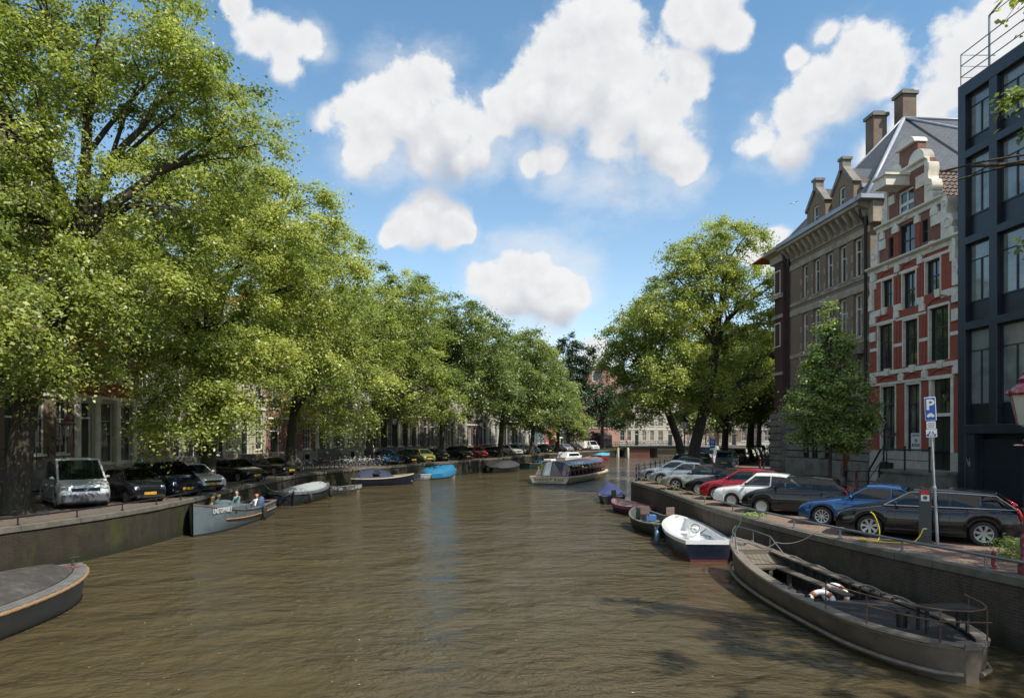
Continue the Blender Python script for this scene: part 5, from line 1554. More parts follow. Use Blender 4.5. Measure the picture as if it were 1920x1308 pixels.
TYPES = {
 # L, W, H, wheelbase, front overhang, wheel r, belt, top profile of lower body, cabin (xa cowl, xb roof front, xc roof rear, xd rear base) as x from the nose
 'wagon': dict(L=4.63, W=1.86, H=1.48, wb=2.78, fo=.93, r=.335, hood=[(0, .60), (.12, .74), (.5, .86), (1.35, .99), (2.4, 1.0), (4.2, 1.03), (4.55, 1.02), (4.63, .85)], cab=(1.25, 2.05, 3.95, 4.48), zr=(1.44, 1.40), splits=(.50, .77)),
 'coupe': dict(L=4.49, W=1.76, H=1.37, wb=2.73, fo=.77, r=.32, hood=[(0, .55), (.1, .68), (.5, .80), (1.35, .93), (3.6, .96), (4.35, .95), (4.49, .8)], cab=(1.35, 2.10, 3.05, 3.95), zr=(1.36, 1.33), splits=(.60,)),
 'saloon': dict(L=4.6, W=1.78, H=1.42, wb=2.72, fo=.85, r=.32, hood=[(0, .56), (.1, .70), (.5, .82), (1.35, .94), (3.7, .98), (4.45, .98), (4.6, .8)], cab=(1.35, 2.10, 3.25, 4.0), zr=(1.42, 1.39), splits=(.46, .80)),
 'hatch': dict(L=3.85, W=1.68, H=1.46, wb=2.46, fo=.78, r=.30, hood=[(0, .58), (.1, .74), (.4, .86), (1.0, .97), (3.4, 1.0), (3.75, .98), (3.85, .8)], cab=(.92, 1.72, 3.25, 3.72), zr=(1.46, 1.40), splits=(.56,)),
 'hatch5': dict(L=4.05, W=1.72, H=1.47, wb=2.55, fo=.80, r=.31, hood=[(0, .58), (.1, .74), (.45, .88), (1.05, .98), (3.6, 1.02), (3.95, 1.0), (4.05, .8)], cab=(.98, 1.80, 3.35, 3.92), zr=(1.47, 1.40), splits=(.48, .82)),
 'old': dict(L=3.9, W=1.64, H=1.40, wb=2.48, fo=.80, r=.285, hood=[(0, .60), (.06, .74), (.5, .82), (1.15, .92), (3.3, .96), (3.8, .95), (3.9, .7)], cab=(1.12, 1.72, 3.0, 3.62), zr=(1.40, 1.36), splits=(.50, .80)),
 'small': dict(L=3.54, W=1.64, H=1.48, wb=2.42, fo=.66, r=.29, hood=[(0, .60), (.08, .78), (.35, .90), (.78, 1.0), (3.2, 1.02), (3.46, 1.0), (3.54, .8)], cab=(.72, 1.45, 3.15, 3.44), zr=(1.48, 1.43), splits=(.56,)),
 'mpv': dict(L=4.6, W=1.80, H=1.66, wb=2.76, fo=.90, r=.32, hood=[(0, .62), (.1, .80), (.4, .92), (.95, 1.06), (4.2, 1.10), (4.5, 1.08), (4.6, .85)], cab=(.85, 1.85, 4.0, 4.5), zr=(1.66, 1.60), splits=(.40, .72)),
 'suv': dict(L=4.55, W=1.85, H=1.72, wb=2.65, fo=.88, r=.36, hood=[(0, .70), (.1, .90), (.5, 1.02), (1.2, 1.10), (4.2, 1.12), (4.45, 1.1), (4.55, .85)], cab=(1.15, 1.80, 4.0, 4.42), zr=(1.72, 1.66), splits=(.42, .74)),
 'minisuv': dict(L=3.77, W=1.60, H=1.70, wb=2.36, fo=.70, r=.31, hood=[(0, .68), (.08, .88), (.4, 1.0), (.95, 1.08), (3.45, 1.1), (3.68, 1.08), (3.77, .85)], cab=(.88, 1.45, 3.3, 3.62), zr=(1.70, 1.64), splits=(.46, .80)),
 'van': dict(L=4.80, W=1.94, H=2.0, wb=3.0, fo=.87, r=.32, hood=[(0, .62), (.08, .92), (.35, 1.02), (.72, 1.12), (4.4, 1.15), (4.6, 1.12), (4.66, .9)], cab=(.68, 1.62, 4.45, 4.62), zr=(2.02, 2.0), splits=(.27, .60)),
 'sports': dict(L=4.4, W=1.80, H=1.30, wb=2.35, fo=.95, r=.33, hood=[(0, .50), (.12, .64), (.5, .78), (1.4, .86), (3.2, .90), (4.2, .78), (4.4, .6)], cab=(1.40, 2.10, 2.65, 4.0), zr=(1.30, 1.27), splits=(.72,)),
 'ragtop': dict(L=4.57, W=1.80, H=1.38, wb=2.65, fo=.88, r=.32, hood=[(0, .56), (.1, .70), (.5, .82), (1.4, .93), (3.7, .97), (4.4, .96), (4.57, .8)], cab=(1.45, 2.10, 3.35, 3.95), zr=(1.38, 1.34), splits=(.58,)),
 'camp': dict(L=4.9, W=1.9, H=1.95, wb=2.95, fo=.9, r=.33, hood=[(0, .62), (.08, .90), (.35, 1.0), (.72, 1.12), (4.6, 1.15), (4.84, 1.12), (4.9, .9)], cab=(.68, 1.5, 4.7, 4.85), zr=(1.95, 1.93), splits=(.25, .6)),
}
RIMC = {}
def wheel_meshes(r, spokes, kind):
    k = (round(r, 3), spokes, kind)
    if k in RIMC: return RIMC[k]
    t = MB(); wd = .10
    t.lathe([(r * .66, -wd), (r * .93, -wd), (r, -wd * .7), (r, wd * .7), (r * .93, wd), (r * .66, wd)], 28, axis='y', capb=False, capt=False)
    t.lathe([(.001, wd * .2), (r * .68, wd * .2)], 20, axis='y', capb=False, capt=False)
    tm = t.mesh('tyre', M_RUBBER, 40, uv=False)
    m = MB()
    m.lathe([(r * .60, wd * .3), (r * .62, wd * .98), (r * .69, wd * 1.02), (r * .70, wd * .9)], 28, axis='y', capb=False, capt=False)
    m.lathe([(.001, wd * .85), (r * .16, wd * .85), (r * .18, wd * .4)], 12, axis='y', capb=False, capt=False)
    m.lathe([(.001, -wd * .99), (r * .66, -wd * .99)], 12, axis='y', capb=False, capt=False)
    if kind == 'cover':
        m.lathe([(.001, wd * .72), (r * .3, wd * .78), (r * .64, wd * .9)], 20, axis='y', capb=False, capt=False)
    for i in range(spokes):
        a = 2 * PI * i / spokes
        w0, w1 = (r * .075, r * .13) if spokes < 8 else (r * .04, r * .06)
        ca, sa = math.cos(a), math.sin(a)
        pts = []
        for rr, ww, yy in ((r * .1, w0, wd * .82), (r * .64, w1, wd * .95)):
            for s_ in (-1, 1): pts.append((ca * rr - sa * ww * s_, yy, sa * rr + ca * ww * s_))
        pts += [(p[0], p[1] - .02, p[2]) for p in pts]
        m.add(pts, [(0, 2, 3, 1), (0, 4, 6, 2), (1, 3, 7, 5), (2, 6, 7, 3)])
    rm = m.mesh('rim', M_RIM, 30, uv=False)
    RIMC[k] = (tm, rm)
    return RIMC[k]

PLATES = ['42-BK-GL', '81-TP-RJ', '94-XZ-TS', '7-KRV-52', '58-RG-HN', '31-LTP-8', '16-JH-SB', '63-PD-XK', '2-SBN-90', '49-ZF-GT']
def car(kind, label, x, y, hx, hy, col, far=0, name='parked_car', spokes=7, rimk='alloy', group='cars parked along the canal', roofcol=None, metal=0.3, noplate=False, cat='car', chrome=False, glass=None, front=None):
    """x, y: ground centre; hx, hy: heading of the nose"""
    T = TYPES[kind]; L, W, wb, fo, r = T['L'], T['W'], T['wb'], T['fo'], T['r']
    root = empty(name, (x, y, 0), math.atan2(hy, hx), label, cat, group)
    pm = paint(col, .22, 1.0, metal)
    xw = [L / 2 - fo, L / 2 - fo - wb]
    xs = set([-L / 2, -L / 2 + .04, -L / 2 + .12, -L / 2 + .25, L / 2, L / 2 - .04, L / 2 - .12, L / 2 - .25])
    n = 16 if far else 26
    for i in range(1, n): xs.add(-L / 2 + L * i / n)
    ra = r * 1.14
    for c in xw:
        kk = 7 if far else 14
        for i in range(kk + 1): xs.add(c + ra * math.cos(PI * i / kk) * .999)
        xs.add(c - ra - .012); xs.add(c + ra + .012)
    xs = sorted(xs)
    xs2 = [xs[0]]
    for v in xs[1:]:
        if v - xs2[-1] > .008: xs2.append(v)
    rows = []
    for xx in xs2:
        u = L / 2 - xx
        zt = interp(T['hood'], u)
        e = min(u, L - u)
        plan = W / 2 * (1 - .16 * max(0, 1 - e / .55) ** 2.2)
        zb = .20 + .10 * max(0, 1 - e / .35)
        for c in xw:
            d = abs(xx - c)
            if d < ra: zb = max(zb, r + math.sqrt(max(0, ra * ra - d * d)) * .98)
        zb = min(zb, zt - .12)
        h = zt - zb
        def zz(f): return zb + h * f
        half = [(0, zb), (plan - .16, zb), (plan - .03, zb + .003), (plan, zz(.18)), (plan + .012, zz(.45)), (plan, zz(.66)), (plan - .025, zz(.83)), (plan - .07, zz(.94)), (plan - .16, zz(.995)), (plan * .5, zt + .02), (0, zt + .03)]
        ring = [(xx, y_, z_) for y_, z_ in half] + [(xx, -y_, z_) for y_, z_ in half[-2:0:-1]]
        rows.append(ring)
    m = MB(); m.grid(rows[::-1], close=True)
    k = len(rows[0]); nr = len(rows)
    m.f.append(list(range(k))); m.m.append(0); m.f.append([(nr - 1) * k + j for j in range(k)][::-1]); m.m.append(0)
    m.build('body', pm, root, smooth=38, uv=False)
    m = MB(); m.box(-L / 2 + .3, L / 2 - .3, -W / 2 + .28, W / 2 - .28, .16, .62); m.build('underbody', M_RUBBER, root, uv=False)
    # cabin
    xa, xb, xc, xd = [L / 2 - v for v in T['cab']]
    zf, zrr = T['zr']; H = T['H']
    zba = interp(T['hood'], T['cab'][0]) - .02; zbd = interp(T['hood'], T['cab'][3]) - .03
    wb_, wt = W / 2 - .07, W / 2 - (.24 if kind not in ('van', 'camp', 'mpv', 'suv', 'minisuv') else .16)
    def side(u, v, s_):
        """u 0 front .. 1 rear along the side, v 0 belt .. 1 roof"""
        xbot = xa + (xd - xa) * u; xtop = xb + (xc - xb) * u
        zbot = zba + (zbd - zba) * u; ztop = zf + (zrr - zf) * u + .03 * math.sin(PI * u)
        bulge = .02 * math.sin(PI * v)
        return Vector((xbot + (xtop - xbot) * v, s_ * (wb_ + (wt - wb_) * v + bulge), zbot + (ztop - zbot) * v))
    CM = roofcol and principled('cloth_hood', (.03, .027, .025), .9, var=.2) or pm
    sp = [.0] + list(T['splits']) + [1.0]
    blind = kind == 'van'
    def ux(u, v):
        xm = side(u, .5, 1).x
        lo, hi = 0.0, 1.0
        for _ in range(18):
            md = (lo + hi) / 2
            if side(md, v, 1).x > xm: lo = md
            else: hi = md
        return (lo + hi) / 2
    N = 10
    def roofrow(u):
        a = side(u, 1, 1)
        row = [side(u, v, 1) for v in (.86, .93)]
        row += [Vector((a.x, a.y - .03, a.z + .012)), Vector((a.x, a.y * .55, a.z + .045)), Vector((a.x, 0, a.z + .055)), Vector((a.x, -a.y * .55, a.z + .045)), Vector((a.x, -a.y + .03, a.z + .012))]
        return row + [side(u, v, -1) for v in (.93, .86)]
    if far:
        rows = []
        for i in range(N + 1):
            u = i / N
            rows.append([side(u, v, 1) for v in (0, .35, .7)] + roofrow(u) + [side(u, v, -1) for v in (.7, .35, 0)])
        m = MB(); m.grid(rows[::-1])
        for rw, fl in ((rows[0], 1), (rows[-1], 0)):
            half = len(rw) // 2
            o = len(m.v); m.v += [tuple(p) for p in rw]
            for j in range(half):
                q = [o + j, o + j + 1, o + len(rw) - 2 - j, o + len(rw) - 1 - j]
                if len(set(q)) == 4:
                    m.f.append(q if fl else q[::-1]); m.m.append(0)
    else:
        m = MB(); m.grid([roofrow(i / N) for i in range(N + 1)][::-1])
        for s_ in (1, -1):
            m.grid([[side(i / N, v, s_) for v in (0, .11)][::s_] for i in range(N + 1)][::-1])
            for i, ub in enumerate(sp):
                if i == 0: L0 = [(0, .06, .11), (0, .06, .5), (0, .07, .86)]
                elif i == len(sp) - 1: L0 = [(.95, 1, .11), (.945, 1, .5), (.93, 1, .86)]
                else: L0 = [(ux(ub, v) - .014, ux(ub, v) + .014, v) for v in (.11, .5, .86)]
                m.grid([[side(a_, v, s_) for a_, b_, v in L0][::s_], [side(b_, v, s_) for a_, b_, v in L0][::s_]][::-1])
            if blind: m.grid([[side(.60 + .35 * k / 3, v, s_) for v in (.11, .5, .86)][::s_] for k in range(4)][::-1])
        for u_, v0, v1, ins in ((0, .08, .93, .07), (1, .22, .90, .09)):
            for va, vb in ((0, v0 + .01), (v1 - .01, 1.0)):
                p, q = side(u_, va, 1), side(u_, vb, 1)
                m.add([(p.x, p.y, p.z), (q.x, q.y, q.z), (q.x, 0, q.z + (.055 if vb > .99 else 0)), (q.x, -q.y, q.z), (p.x, -p.y, p.z)], [(0, 1, 2, 3, 4) if u_ == 0 else (4, 3, 2, 1, 0)])
            for s_ in (1, -1):
                p, q = side(u_, v0, s_), side(u_, v1, s_)
                f = (0, 1, 2, 3) if (u_ == 0) == (s_ > 0) else (3, 2, 1, 0)
                m.add([(p.x, p.y, p.z), (q.x, q.y, q.z), (q.x, q.y - s_ * (ins + .02), q.z), (p.x, p.y - s_ * (ins + .01), p.z)], [f])
    m.build('cabin', CM, root, smooth=38, uv=False)
    if not far:
        m = MB(); zs_ = zba - .28; xs0 = (xa + xb) / 2 - .35
        m.box(xd + .1, xa + .05, -W / 2 + .16, W / 2 - .16, .40, zs_ - .12)
        for r_, xx in enumerate((xs0 - .45, xs0 - 1.35)):
            for yy in (-.36, .36):
                m.box(xx - .45, xx + .1, yy - .24, yy + .24, zs_ - .14, zs_); m.box(xx - .55, xx - .42, yy - .23, yy + .23, zs_, zs_ + .50); m.box(xx - .56, xx - .47, yy - .12, yy + .12, zs_ + .52, zs_ + .68)
        m.box(xa - .45, xa - .02, -W / 2 + .2, W / 2 - .2, zs_ - .1, zba - .04); m.torus(.17, .018, 14, 5, c=(xa - .58, .36, zs_ + .16), axis='x')
        m.build('seats', M_SEAT, root, uv=False)
    G = M_CARGLASS if far else M_CLEARCAR
    def quad(pts, nm, mat, off=.006):
        c = sum(pts, Vector()) / len(pts)
        nrm = (pts[1] - pts[0]).cross(pts[2] - pts[0]).normalized()
        if nrm.dot(c - Vector((0, 0, .9))) < 0: nrm = -nrm
        pts = [p + nrm * off for p in pts]
        mm = MB(); q = list(range(len(pts)))
        nn = (pts[1] - pts[0]).cross(pts[2] - pts[0])
        mm.add(pts, [q if nn.dot(nrm) > 0 else q[::-1]])
        return mm.build(nm, mat, root, uv=False)
    # windscreen and rear window
    fA, fB = side(0, .08, 1), side(0, .93, 1)
    quad([Vector((fA.x, fA.y - .07, fA.z)), Vector((fB.x, fB.y - .08, fB.z)), Vector((fB.x, 0, fB.z + .018)), Vector((fB.x, -fB.y + .08, fB.z)), Vector((fA.x, -fA.y + .07, fA.z)), Vector((fA.x, 0, fA.z + .0))], 'windscreen', G, .012)
    rA, rB = side(1, .22, 1), side(1, .90, 1)
    quad([Vector((rA.x, rA.y - .09, rA.z)), Vector((rB.x, rB.y - .10, rB.z)), Vector((rB.x, -rB.y + .10, rB.z)), Vector((rA.x, -rA.y + .09, rA.z))], 'rear_window', G, .014)
    for s_ in (1, -1):
        for i in range(len(sp) - 1):
            if blind and i > 1: continue
            a, b_ = sp[i], sp[i + 1]
            a0, b0 = a + (.05 if i == 0 else .014), b_ - (.045 if i == len(sp) - 2 else .014)
            v0, v1 = .10, .86
            ua0 = a0 if i == 0 else ux(a0, v0); ua1 = a0 + .02 if i == 0 else ux(a0, v1)
            ub0 = b0 if i == len(sp) - 2 else ux(b0, v0); ub1 = b0 - .02 if i == len(sp) - 2 else ux(b0, v1)
            pts = [side(ua0, v0, s_), side(ub0, v0, s_), side(ub0 * .5 + ub1 * .5, .5, s_), side(ub1, v1, s_), side(ua1, v1, s_), side(ua0 * .5 + ua1 * .5, .5, s_)]
            pts = [p + Vector((0, s_ * .012, 0)) for p in pts]
            quad(pts, 'side_window', G, .004)
        if chrome:
            m = MB(); P1 = [side(u, .06, s_) + Vector((0, s_ * .012, 0)) for u in [i / 12 for i in range(13)]]; P2 = [side(u, .90, s_) + Vector((0, s_ * .02, 0)) for u in [i / 12 for i in range(12, -1, -1)]]
            m.tube(P1 + P2 + P1[:1], .011, 4); m.build('chrome_trim', M_CHROME, root, uv=False)
    # wheels
    tm, rm = wheel_meshes(r, spokes, rimk)
    for c in xw:
        for s_ in (1, -1):
            o = bpy.data.objects.new('wheel', tm); COL.objects.link(o); o.parent = root
            o.location = (c, s_ * (W / 2 - .115), r); o.rotation_euler = (0, random.uniform(0, 6), 0 if s_ > 0 else PI)
            q = bpy.data.objects.new('rim', rm); COL.objects.link(q); q.parent = o
    # lights, grille, bumpers, plates
    hz = interp(T['hood'], .18)
    for s_ in (1, -1):
        m = MB(); m.sphere((L / 2 - .15, s_ * (W / 2 - .27), hz - .13), .15, 10, 6, sc=(.85, 1.05, .5)); m.build('headlight', M_LAMPW, root, smooth=True, uv=False)
        m = MB()
        if kind in ('hatch', 'wagon', 'hatch5', 'mpv', 'suv', 'minisuv', 'small'):
            p0 = side(1.0, .5, s_) - Vector((0, .03 * s_, 0)); p1 = Vector((-L / 2 + .07, s_ * (W / 2 - .10), zbd - .25))
            pm_ = side(1.0, .05, s_) + Vector((.0, -.02 * s_, 0))
            tall = kind in ('wagon', 'hatch')
            m.tube([p0 if tall else pm_, pm_ + Vector((-.03, .02 * s_, 0)), p1], [.012, .034, .05], 8)
        else: m.sphere((-L / 2 + .10, s_ * (W / 2 - .24), zbd - .15), .14, 8, 6, sc=(.7, 1.1, .55))
        m.build('tail_light', M_RED, root, smooth=True, uv=False)
        m = MB(); mp = side(.08, .12, s_); m.sphere((mp.x - .02, s_ * (abs(mp.y) + .13), mp.z + .05), .10, 8, 5, sc=(.55, 1.0, .65)); m.tube([(mp.x, mp.y, mp.z), (mp.x, s_ * (abs(mp.y) + .1), mp.z + .02)], .02, 5); m.build('mirror', pm if kind != 'old' else M_RUBBER, root, smooth=True, uv=False)
    m = MB(); m.box(L / 2 - .03, L / 2 + .012, -W * .26, W * .26, hz - .22, hz - .10)
    for i in range(3): m.box(L / 2 + .012, L / 2 + .018, -W * .25, W * .25, hz - .205 + i * .035, hz - .192 + i * .035)
    m.build('grille', M_BLACK, root, uv=False)
    m = MB(); m.box(L / 2 - .08, L / 2 + .006, -W * .34, W * .34, .24, .36); m.build('bumper_insert', M_RUBBER, root, uv=False); m = MB(); m.box(-L / 2 - .004, -L / 2 + .05, -W * .36, W * .36, .26, .38); m.build('bumper_insert', M_RUBBER, root, uv=False)
    ptx = random.choice(PLATES)
    for s_, nm in ((1, 'number_plate'), (-1, 'number_plate')):
        m = MB(); xx = s_ * (L / 2 + .014); zp = .43 if s_ > 0 else (.72 if kind not in ('wagon',) else .78)
        m.box(xx, xx + s_ * .012, -.26, .26, zp - .055, zp + .055); pl = m.build(nm, M_PLATE, root, uv=False)
        if not far: text_mesh(ptx, .11, M_BLACK, 'lettering', .002, pl, (xx + s_ * .013, 0, zp), (R(90), 0, R(90) * s_))
    if not far:
        # door seams and handles
        for s_ in (1, -1):
            m = MB()
            for u in (0.02,) + tuple(T['splits'][:2]):
                xx = side(u, .3, 1).x - (.02 if u > .05 else .05)
                zt_ = interp(T['hood'], L / 2 - xx)
                if min(abs(xx - c) for c in xw) < ra * .6: continue
                m.box(xx - .004, xx + .004, s_ * (W / 2 + .004), s_ * (W / 2 + .014), .32, zt_ - .2)
            m.box(xw[1] + ra + .05, xw[0] - ra - .02, s_ * (W / 2 - .02), s_ * (W / 2 + .016), .30, .335)
            m.build('seams', M_RUBBER, root, uv=False)
            for u in T['splits'][:2]:
                p = side(u, 0, s_); m = MB(); m.box(p.x + .10, p.x + .24, s_ * (W / 2 - .01), s_ * (W / 2 + .035), p.z - .17, p.z - .14); m.build('handle', pm, root, uv=False)
        # wipers
        m = MB(); a0 = side(0, .05, 1)
        for yy in (.1, .65): m.tube([(a0.x + .02, yy, a0.z + .02), (a0.x - .06, yy - .5, a0.z + .10)], .008, 4)
        m.build('wiper', M_BLACK, root, uv=False)
    return root

def ctr(kind, wx, wy, hx, hy, side_=None):
    """car centre from the ground contact of the front wheel nearest the camera"""
    T = TYPES[kind]; h = Vector((hx, hy)).normalized(); nn = Vector((-h.y, h.x))
    c = Vector((wx, wy)) - h * (T['L'] / 2 - T['fo'])
    s_ = 1 if nn.dot(Vector((0, -1))) < 0 else -1
    return c + nn * s_ * (T['W'] / 2 - .05), h

RCARS = [
 ('wagon', 'black estate car plugged in with a yellow charging cable', 10.58, 20.2, -.82, .572, (.006, .007, .010), dict(spokes=7, chrome=True)),
 ('coupe', 'bright blue coupe between the black estate car and the young tree', 10.40, 22.9, -.82, .572, (.008, .065, .19), dict(spokes=10)),
 ('hatch', 'black small hatchback with red pillar lights beside the young tree', 9.62, 26.3, -.84, .54, (.006, .006, .007), dict(spokes=7, rimk='cover')),
 ('old', 'boxy white hatchback between the red and black hatchbacks', 9.30, 28.9, -.84, .54, (.70, .70, .68), dict(spokes=0, rimk='cover', metal=0)),
 ('hatch5', 'red hatchback parked beside the boxy white car', 9.5, 31.8, -.85, .52, (.35, .008, .02), dict(spokes=10)),
 ('coupe', 'black car with many-spoked wheels between the red hatchback and silver convertible', 9.45, 34.5, -.85, .52, (.008, .009, .011), dict(spokes=14)),
 ('ragtop', 'silver convertible with closed dark cloth roof', 9.05, 37.7, -.86, .50, (.42, .41, .38), dict(spokes=5, roofcol=True, metal=.6)),
 ('coupe', 'silver blue coupe beside the leaning elm trunk', 9.2, 42.2, -.87, .48, (.36, .40, .44), dict(spokes=7, metal=.6)),
 ('coupe', 'silver blue coupe nearest the railing at the quay corner', 9.15, 45.2, -.87, .48, (.34, .39, .44), dict(spokes=7, metal=.6)),
 ('hatch5', 'dark hatchback parked behind the two silver coupes', 11.4, 50.3, -.80, .6, (.012, .018, .02), dict(far=1)),
]
for k, lb, wx, wy, hx, hy, col, kw in RCARS:
    c, h = ctr(k, wx, wy, hx, hy)
    car(k, lb, c.x, c.y, h.x, h.y, col, group='cars parked nose to the water on the brick quay', **kw)
dd_ = Vector((.42, .91)).normalized()
for (k, lb, x, y, col, kw) in [
 ('minisuv', 'blue grey compact off-roader seen from behind on the road side', 18.9, 60, (.06, .09, .12), {}),
 ('hatch5', 'black hatchback seen from behind next to the blue grey off-roader', 17.0, 61.5, (.008, .008, .010), {}),
 ('hatch5', 'dark blue hatchback with its yellow plate behind the leaning trunk', 15.0, 59.0, (.02, .05, .09), {}),
 ('van', 'light van roof showing behind the dark hatchbacks', 20.2, 70, (.40, .42, .42), dict(metal=0)),
 ('mpv', 'dark people carrier farther along the shaded road', 24.6, 74.0, (.01, .012, .012), {}),
 ('hatch', 'black hatchback with a red lamp farther along the shaded road', 27.6, 80.0, (.012, .012, .012), {}),
 ('hatch5', 'white hatchback farther along the shaded road', 30.0, 85.5, (.6, .6, .58), dict(metal=0)),
 ('hatch5', 'pale blue hatchback far along the road', 32.6, 91, (.22, .28, .34), {}),
 ('suv', 'dark off-roader far along the road', 35.0, 96.5, (.015, .017, .02), {}),
 ('saloon', 'dark red saloon far along the road', 37.5, 102, (.10, .01, .01), {}),
 ('saloon', 'dark grey saloon at the far end of the row', 40.5, 108.5, (.05, .05, .055), {}),
 ('hatch5', 'last small grey car of the far row', 43.5, 115, (.10, .10, .11), {}),
]:
    car(k, lb, x, y, dd_.x, dd_.y, col, far=1, group='cars parked along the road beyond the corner', **kw)

# left side
van = car('van', 'silver grey passenger van with dark lower bumper beside the thick elm', -19.25, 30.0, .68, -.73, (.56, .57, .55), group='cars parked under the elms', spokes=6, rimk='cover', metal=.35, name='parked_van', cat='van')
m = MB(); L_ = 4.80
m.torus(.085, .009, 20, 5, c=(L_ / 2 + .03, 0, .86), axis='x')
for k in range(3):
    a = PI / 2 + 2 * PI * k / 3; m.tube([(L_ / 2 + .03, 0, .86), (L_ / 2 + .03, .082 * math.cos(a), .86 + .082 * math.sin(a))], .010, 4)
m.build('emblem', M_CHROME, van, uv=False)
m = MB(); m.box(L_ / 2 - .22, L_ / 2 + .045, -.86, .86, .27, .60); m.build('lower_bumper', principled('grey_plastic', (.07, .075, .08), .6), van, bevel=.05, uv=False)
LC = [
 ('small', 'small black city car between the grey van and the dark blue car', -17.7, 31.9, .78, -.62, (.012, .014, .018), dict(spokes=9)),
 ('mpv', 'dark blue people carrier under the low bright branches', -17.8, 35.0, .80, -.60, (.012, .018, .035), dict(spokes=7)),
 ('saloon', 'white saloon nosing out under the low branches', -17.95, 38.2, .80, -.60, (.62, .62, .60), dict(spokes=5, metal=0)),
 ('saloon', 'black saloon with silver grille across from the grey boat', -18.7, 46.2, .84, -.54, (.010, .009, .012), dict(spokes=7)),
 ('sports', 'low black sports car beside the bicycles', -18.55, 52.8, .86, -.51, (.008, .012, .012), dict(spokes=5)),
]
for k, lb, x, y, hx, hy, col, kw in LC:
    car(k, lb, x, y, hx, hy, col, group='cars parked under the elms', **kw)

def on_quay(px, back):
    """point on a line set back from the left quay edge, met by the view direction of the photo column"""
    P = offset(LQS, back); t_ = (px - 960) / 1280
    best = None
    for i in range(len(P) - 1):
        a, b_ = P[i], P[i + 1]
        fa, fb_ = a[0] - t_ * a[1], b_[0] - t_ * b_[1]
        if fa * fb_ <= 0 and a[1] > 55:
            u = fa / (fa - fb_) if fa != fb_ else 0
            best = (a[0] + (b_[0] - a[0]) * u, a[1] + (b_[1] - a[1]) * u, Vector((b_[0] - a[0], b_[1] - a[1])).normalized())
    return best
FC = [
 ('hatch5', 'bright blue hatchback beside the parked bicycles', 724, (.01, .09, .22)),
 ('saloon', 'black saloon next to the bright blue hatchback', 764, (.012, .014, .016)),
 ('hatch', 'olive green hatchback beside the black saloon', 793, (.20, .22, .05)),
 ('hatch', 'small black hatchback behind the fork-trunked elm', 820, (.012, .014, .018)),
 ('mpv', 'black people carrier right of the fork-trunked elm', 862, (.008, .012, .012)),
 ('hatch5', 'bright red hatchback among black cars', 893, (.45, .015, .03)),
 ('saloon', 'black saloon right of the red hatchback', 926, (.01, .014, .014)),
 ('mpv', 'silver people carrier behind the dark green boat', 958, (.45, .47, .45)),
 ('hatch5', 'grey silver estate beside the silver people carrier', 977, (.25, .28, .30)),
 ('hatch5', 'light blue car behind the dark green boat', 995, (.09, .17, .25)),
 ('hatch5', 'black hatchback beside the light blue car', 1021, (.008, .01, .014)),
 ('saloon', 'dark grey saloon behind the white cabin boat', 1043, (.03, .032, .035)),
 ('hatch5', 'silver hatchback behind the white cabin boat', 1059, (.25, .27, .30)),
 ('hatch5', 'black hatchback nearest the small trailer', 1078, (.01, .014, .014)),
 ('camp', 'white delivery van nearest the bridge', 1106, (.65, .66, .64)),
]
for k, lb, px, col in FC:
    r_ = on_quay(px, 3.3)
    tt = r_[2]; n_ = Vector((tt.y, -tt.x)); h = (n_ * .80 - tt * .60).normalized()
    car(k, lb, r_[0], r_[1], h.x, h.y, col, far=1, group='cars parked along the far bend of the quay', metal=.2, **(dict(name='parked_van', cat='van') if k == 'camp' else {}))
# white box trailer and white cargo box
r_ = on_quay(1092, 4.2)
t = empty('box_trailer', (r_[0], r_[1], 0), 1.1, 'small white box trailer beside the delivery van', 'trailer')
m = MB(); m.box(-1.2, 1.2, -.8, .8, .5, 1.9); m.build('box', M_WHITE, t, bevel=.04); m = MB(); m.tube([(1.2, 0, .5), (2.2, 0, .5)], .04, 6); m.box(-1.2, 1.2, -.8, .8, .42, .495); m.build('chassis', M_IRON, t)
for s_ in (1, -1):
    o = bpy.data.objects.new('wheel', wheel_meshes(.29, 5, 'cover')[0]); COL.objects.link(o); o.parent = t; o.location = (0, s_ * .88, .29)
# purple lorry
t = empty('lorry', (19.4, 151, .15), R(-62), 'dark purple lorry driving off the far end of the bridge', 'lorry')
PUR = paint((.045, .018, .07), .3, .8)
m = MB(); m.box(1.2, 3.0, -1.2, 1.2, .75, 3.1); m.build('cab', PUR, t, bevel=.12)
m = MB(); m.box(2.96, 3.02, -1.05, 1.05, 1.75, 2.75); m.box(2.0, 2.8, 1.19, 1.215, 1.8, 2.6); m.box(2.0, 2.8, -1.215, -1.19, 1.8, 2.6); m.build('cab_window', M_CARGLASS, t)
m = MB(); m.box(-5.0, 1.1, -1.25, 1.25, .95, 3.6); cb = m.build('cargo_box', PUR, t, bevel=.05)
m = MB(); m.box(-3.6, -1.4, -1.27, -1.25, 2.3, 3.2); m.build('side_sign', M_WHITE, cb)
m = MB(); m.box(-4.9, 1.0, -1.27, -1.25, 1.0, 1.7); m.build('orange_band', principled('orange_paint', (.6, .2, .06), .5), cb)
m = MB(); m.box(2.98, 3.1, -1.2, 1.2, .45, .95); m.build('bumper', M_BLACK, t)
for s_ in (1, -1):
    m = MB(); m.sphere((3.1, .85 * s_, .75), .14, 8, 5); m.build('headlight', M_LAMPW, t)
    for c in (2.1, -3.2, -4.3):
        o = bpy.data.objects.new('wheel', wheel_meshes(.48, 8, 'cover')[0]); COL.objects.link(o); o.parent = t; o.location = (c, s_ * 1.05, .48)
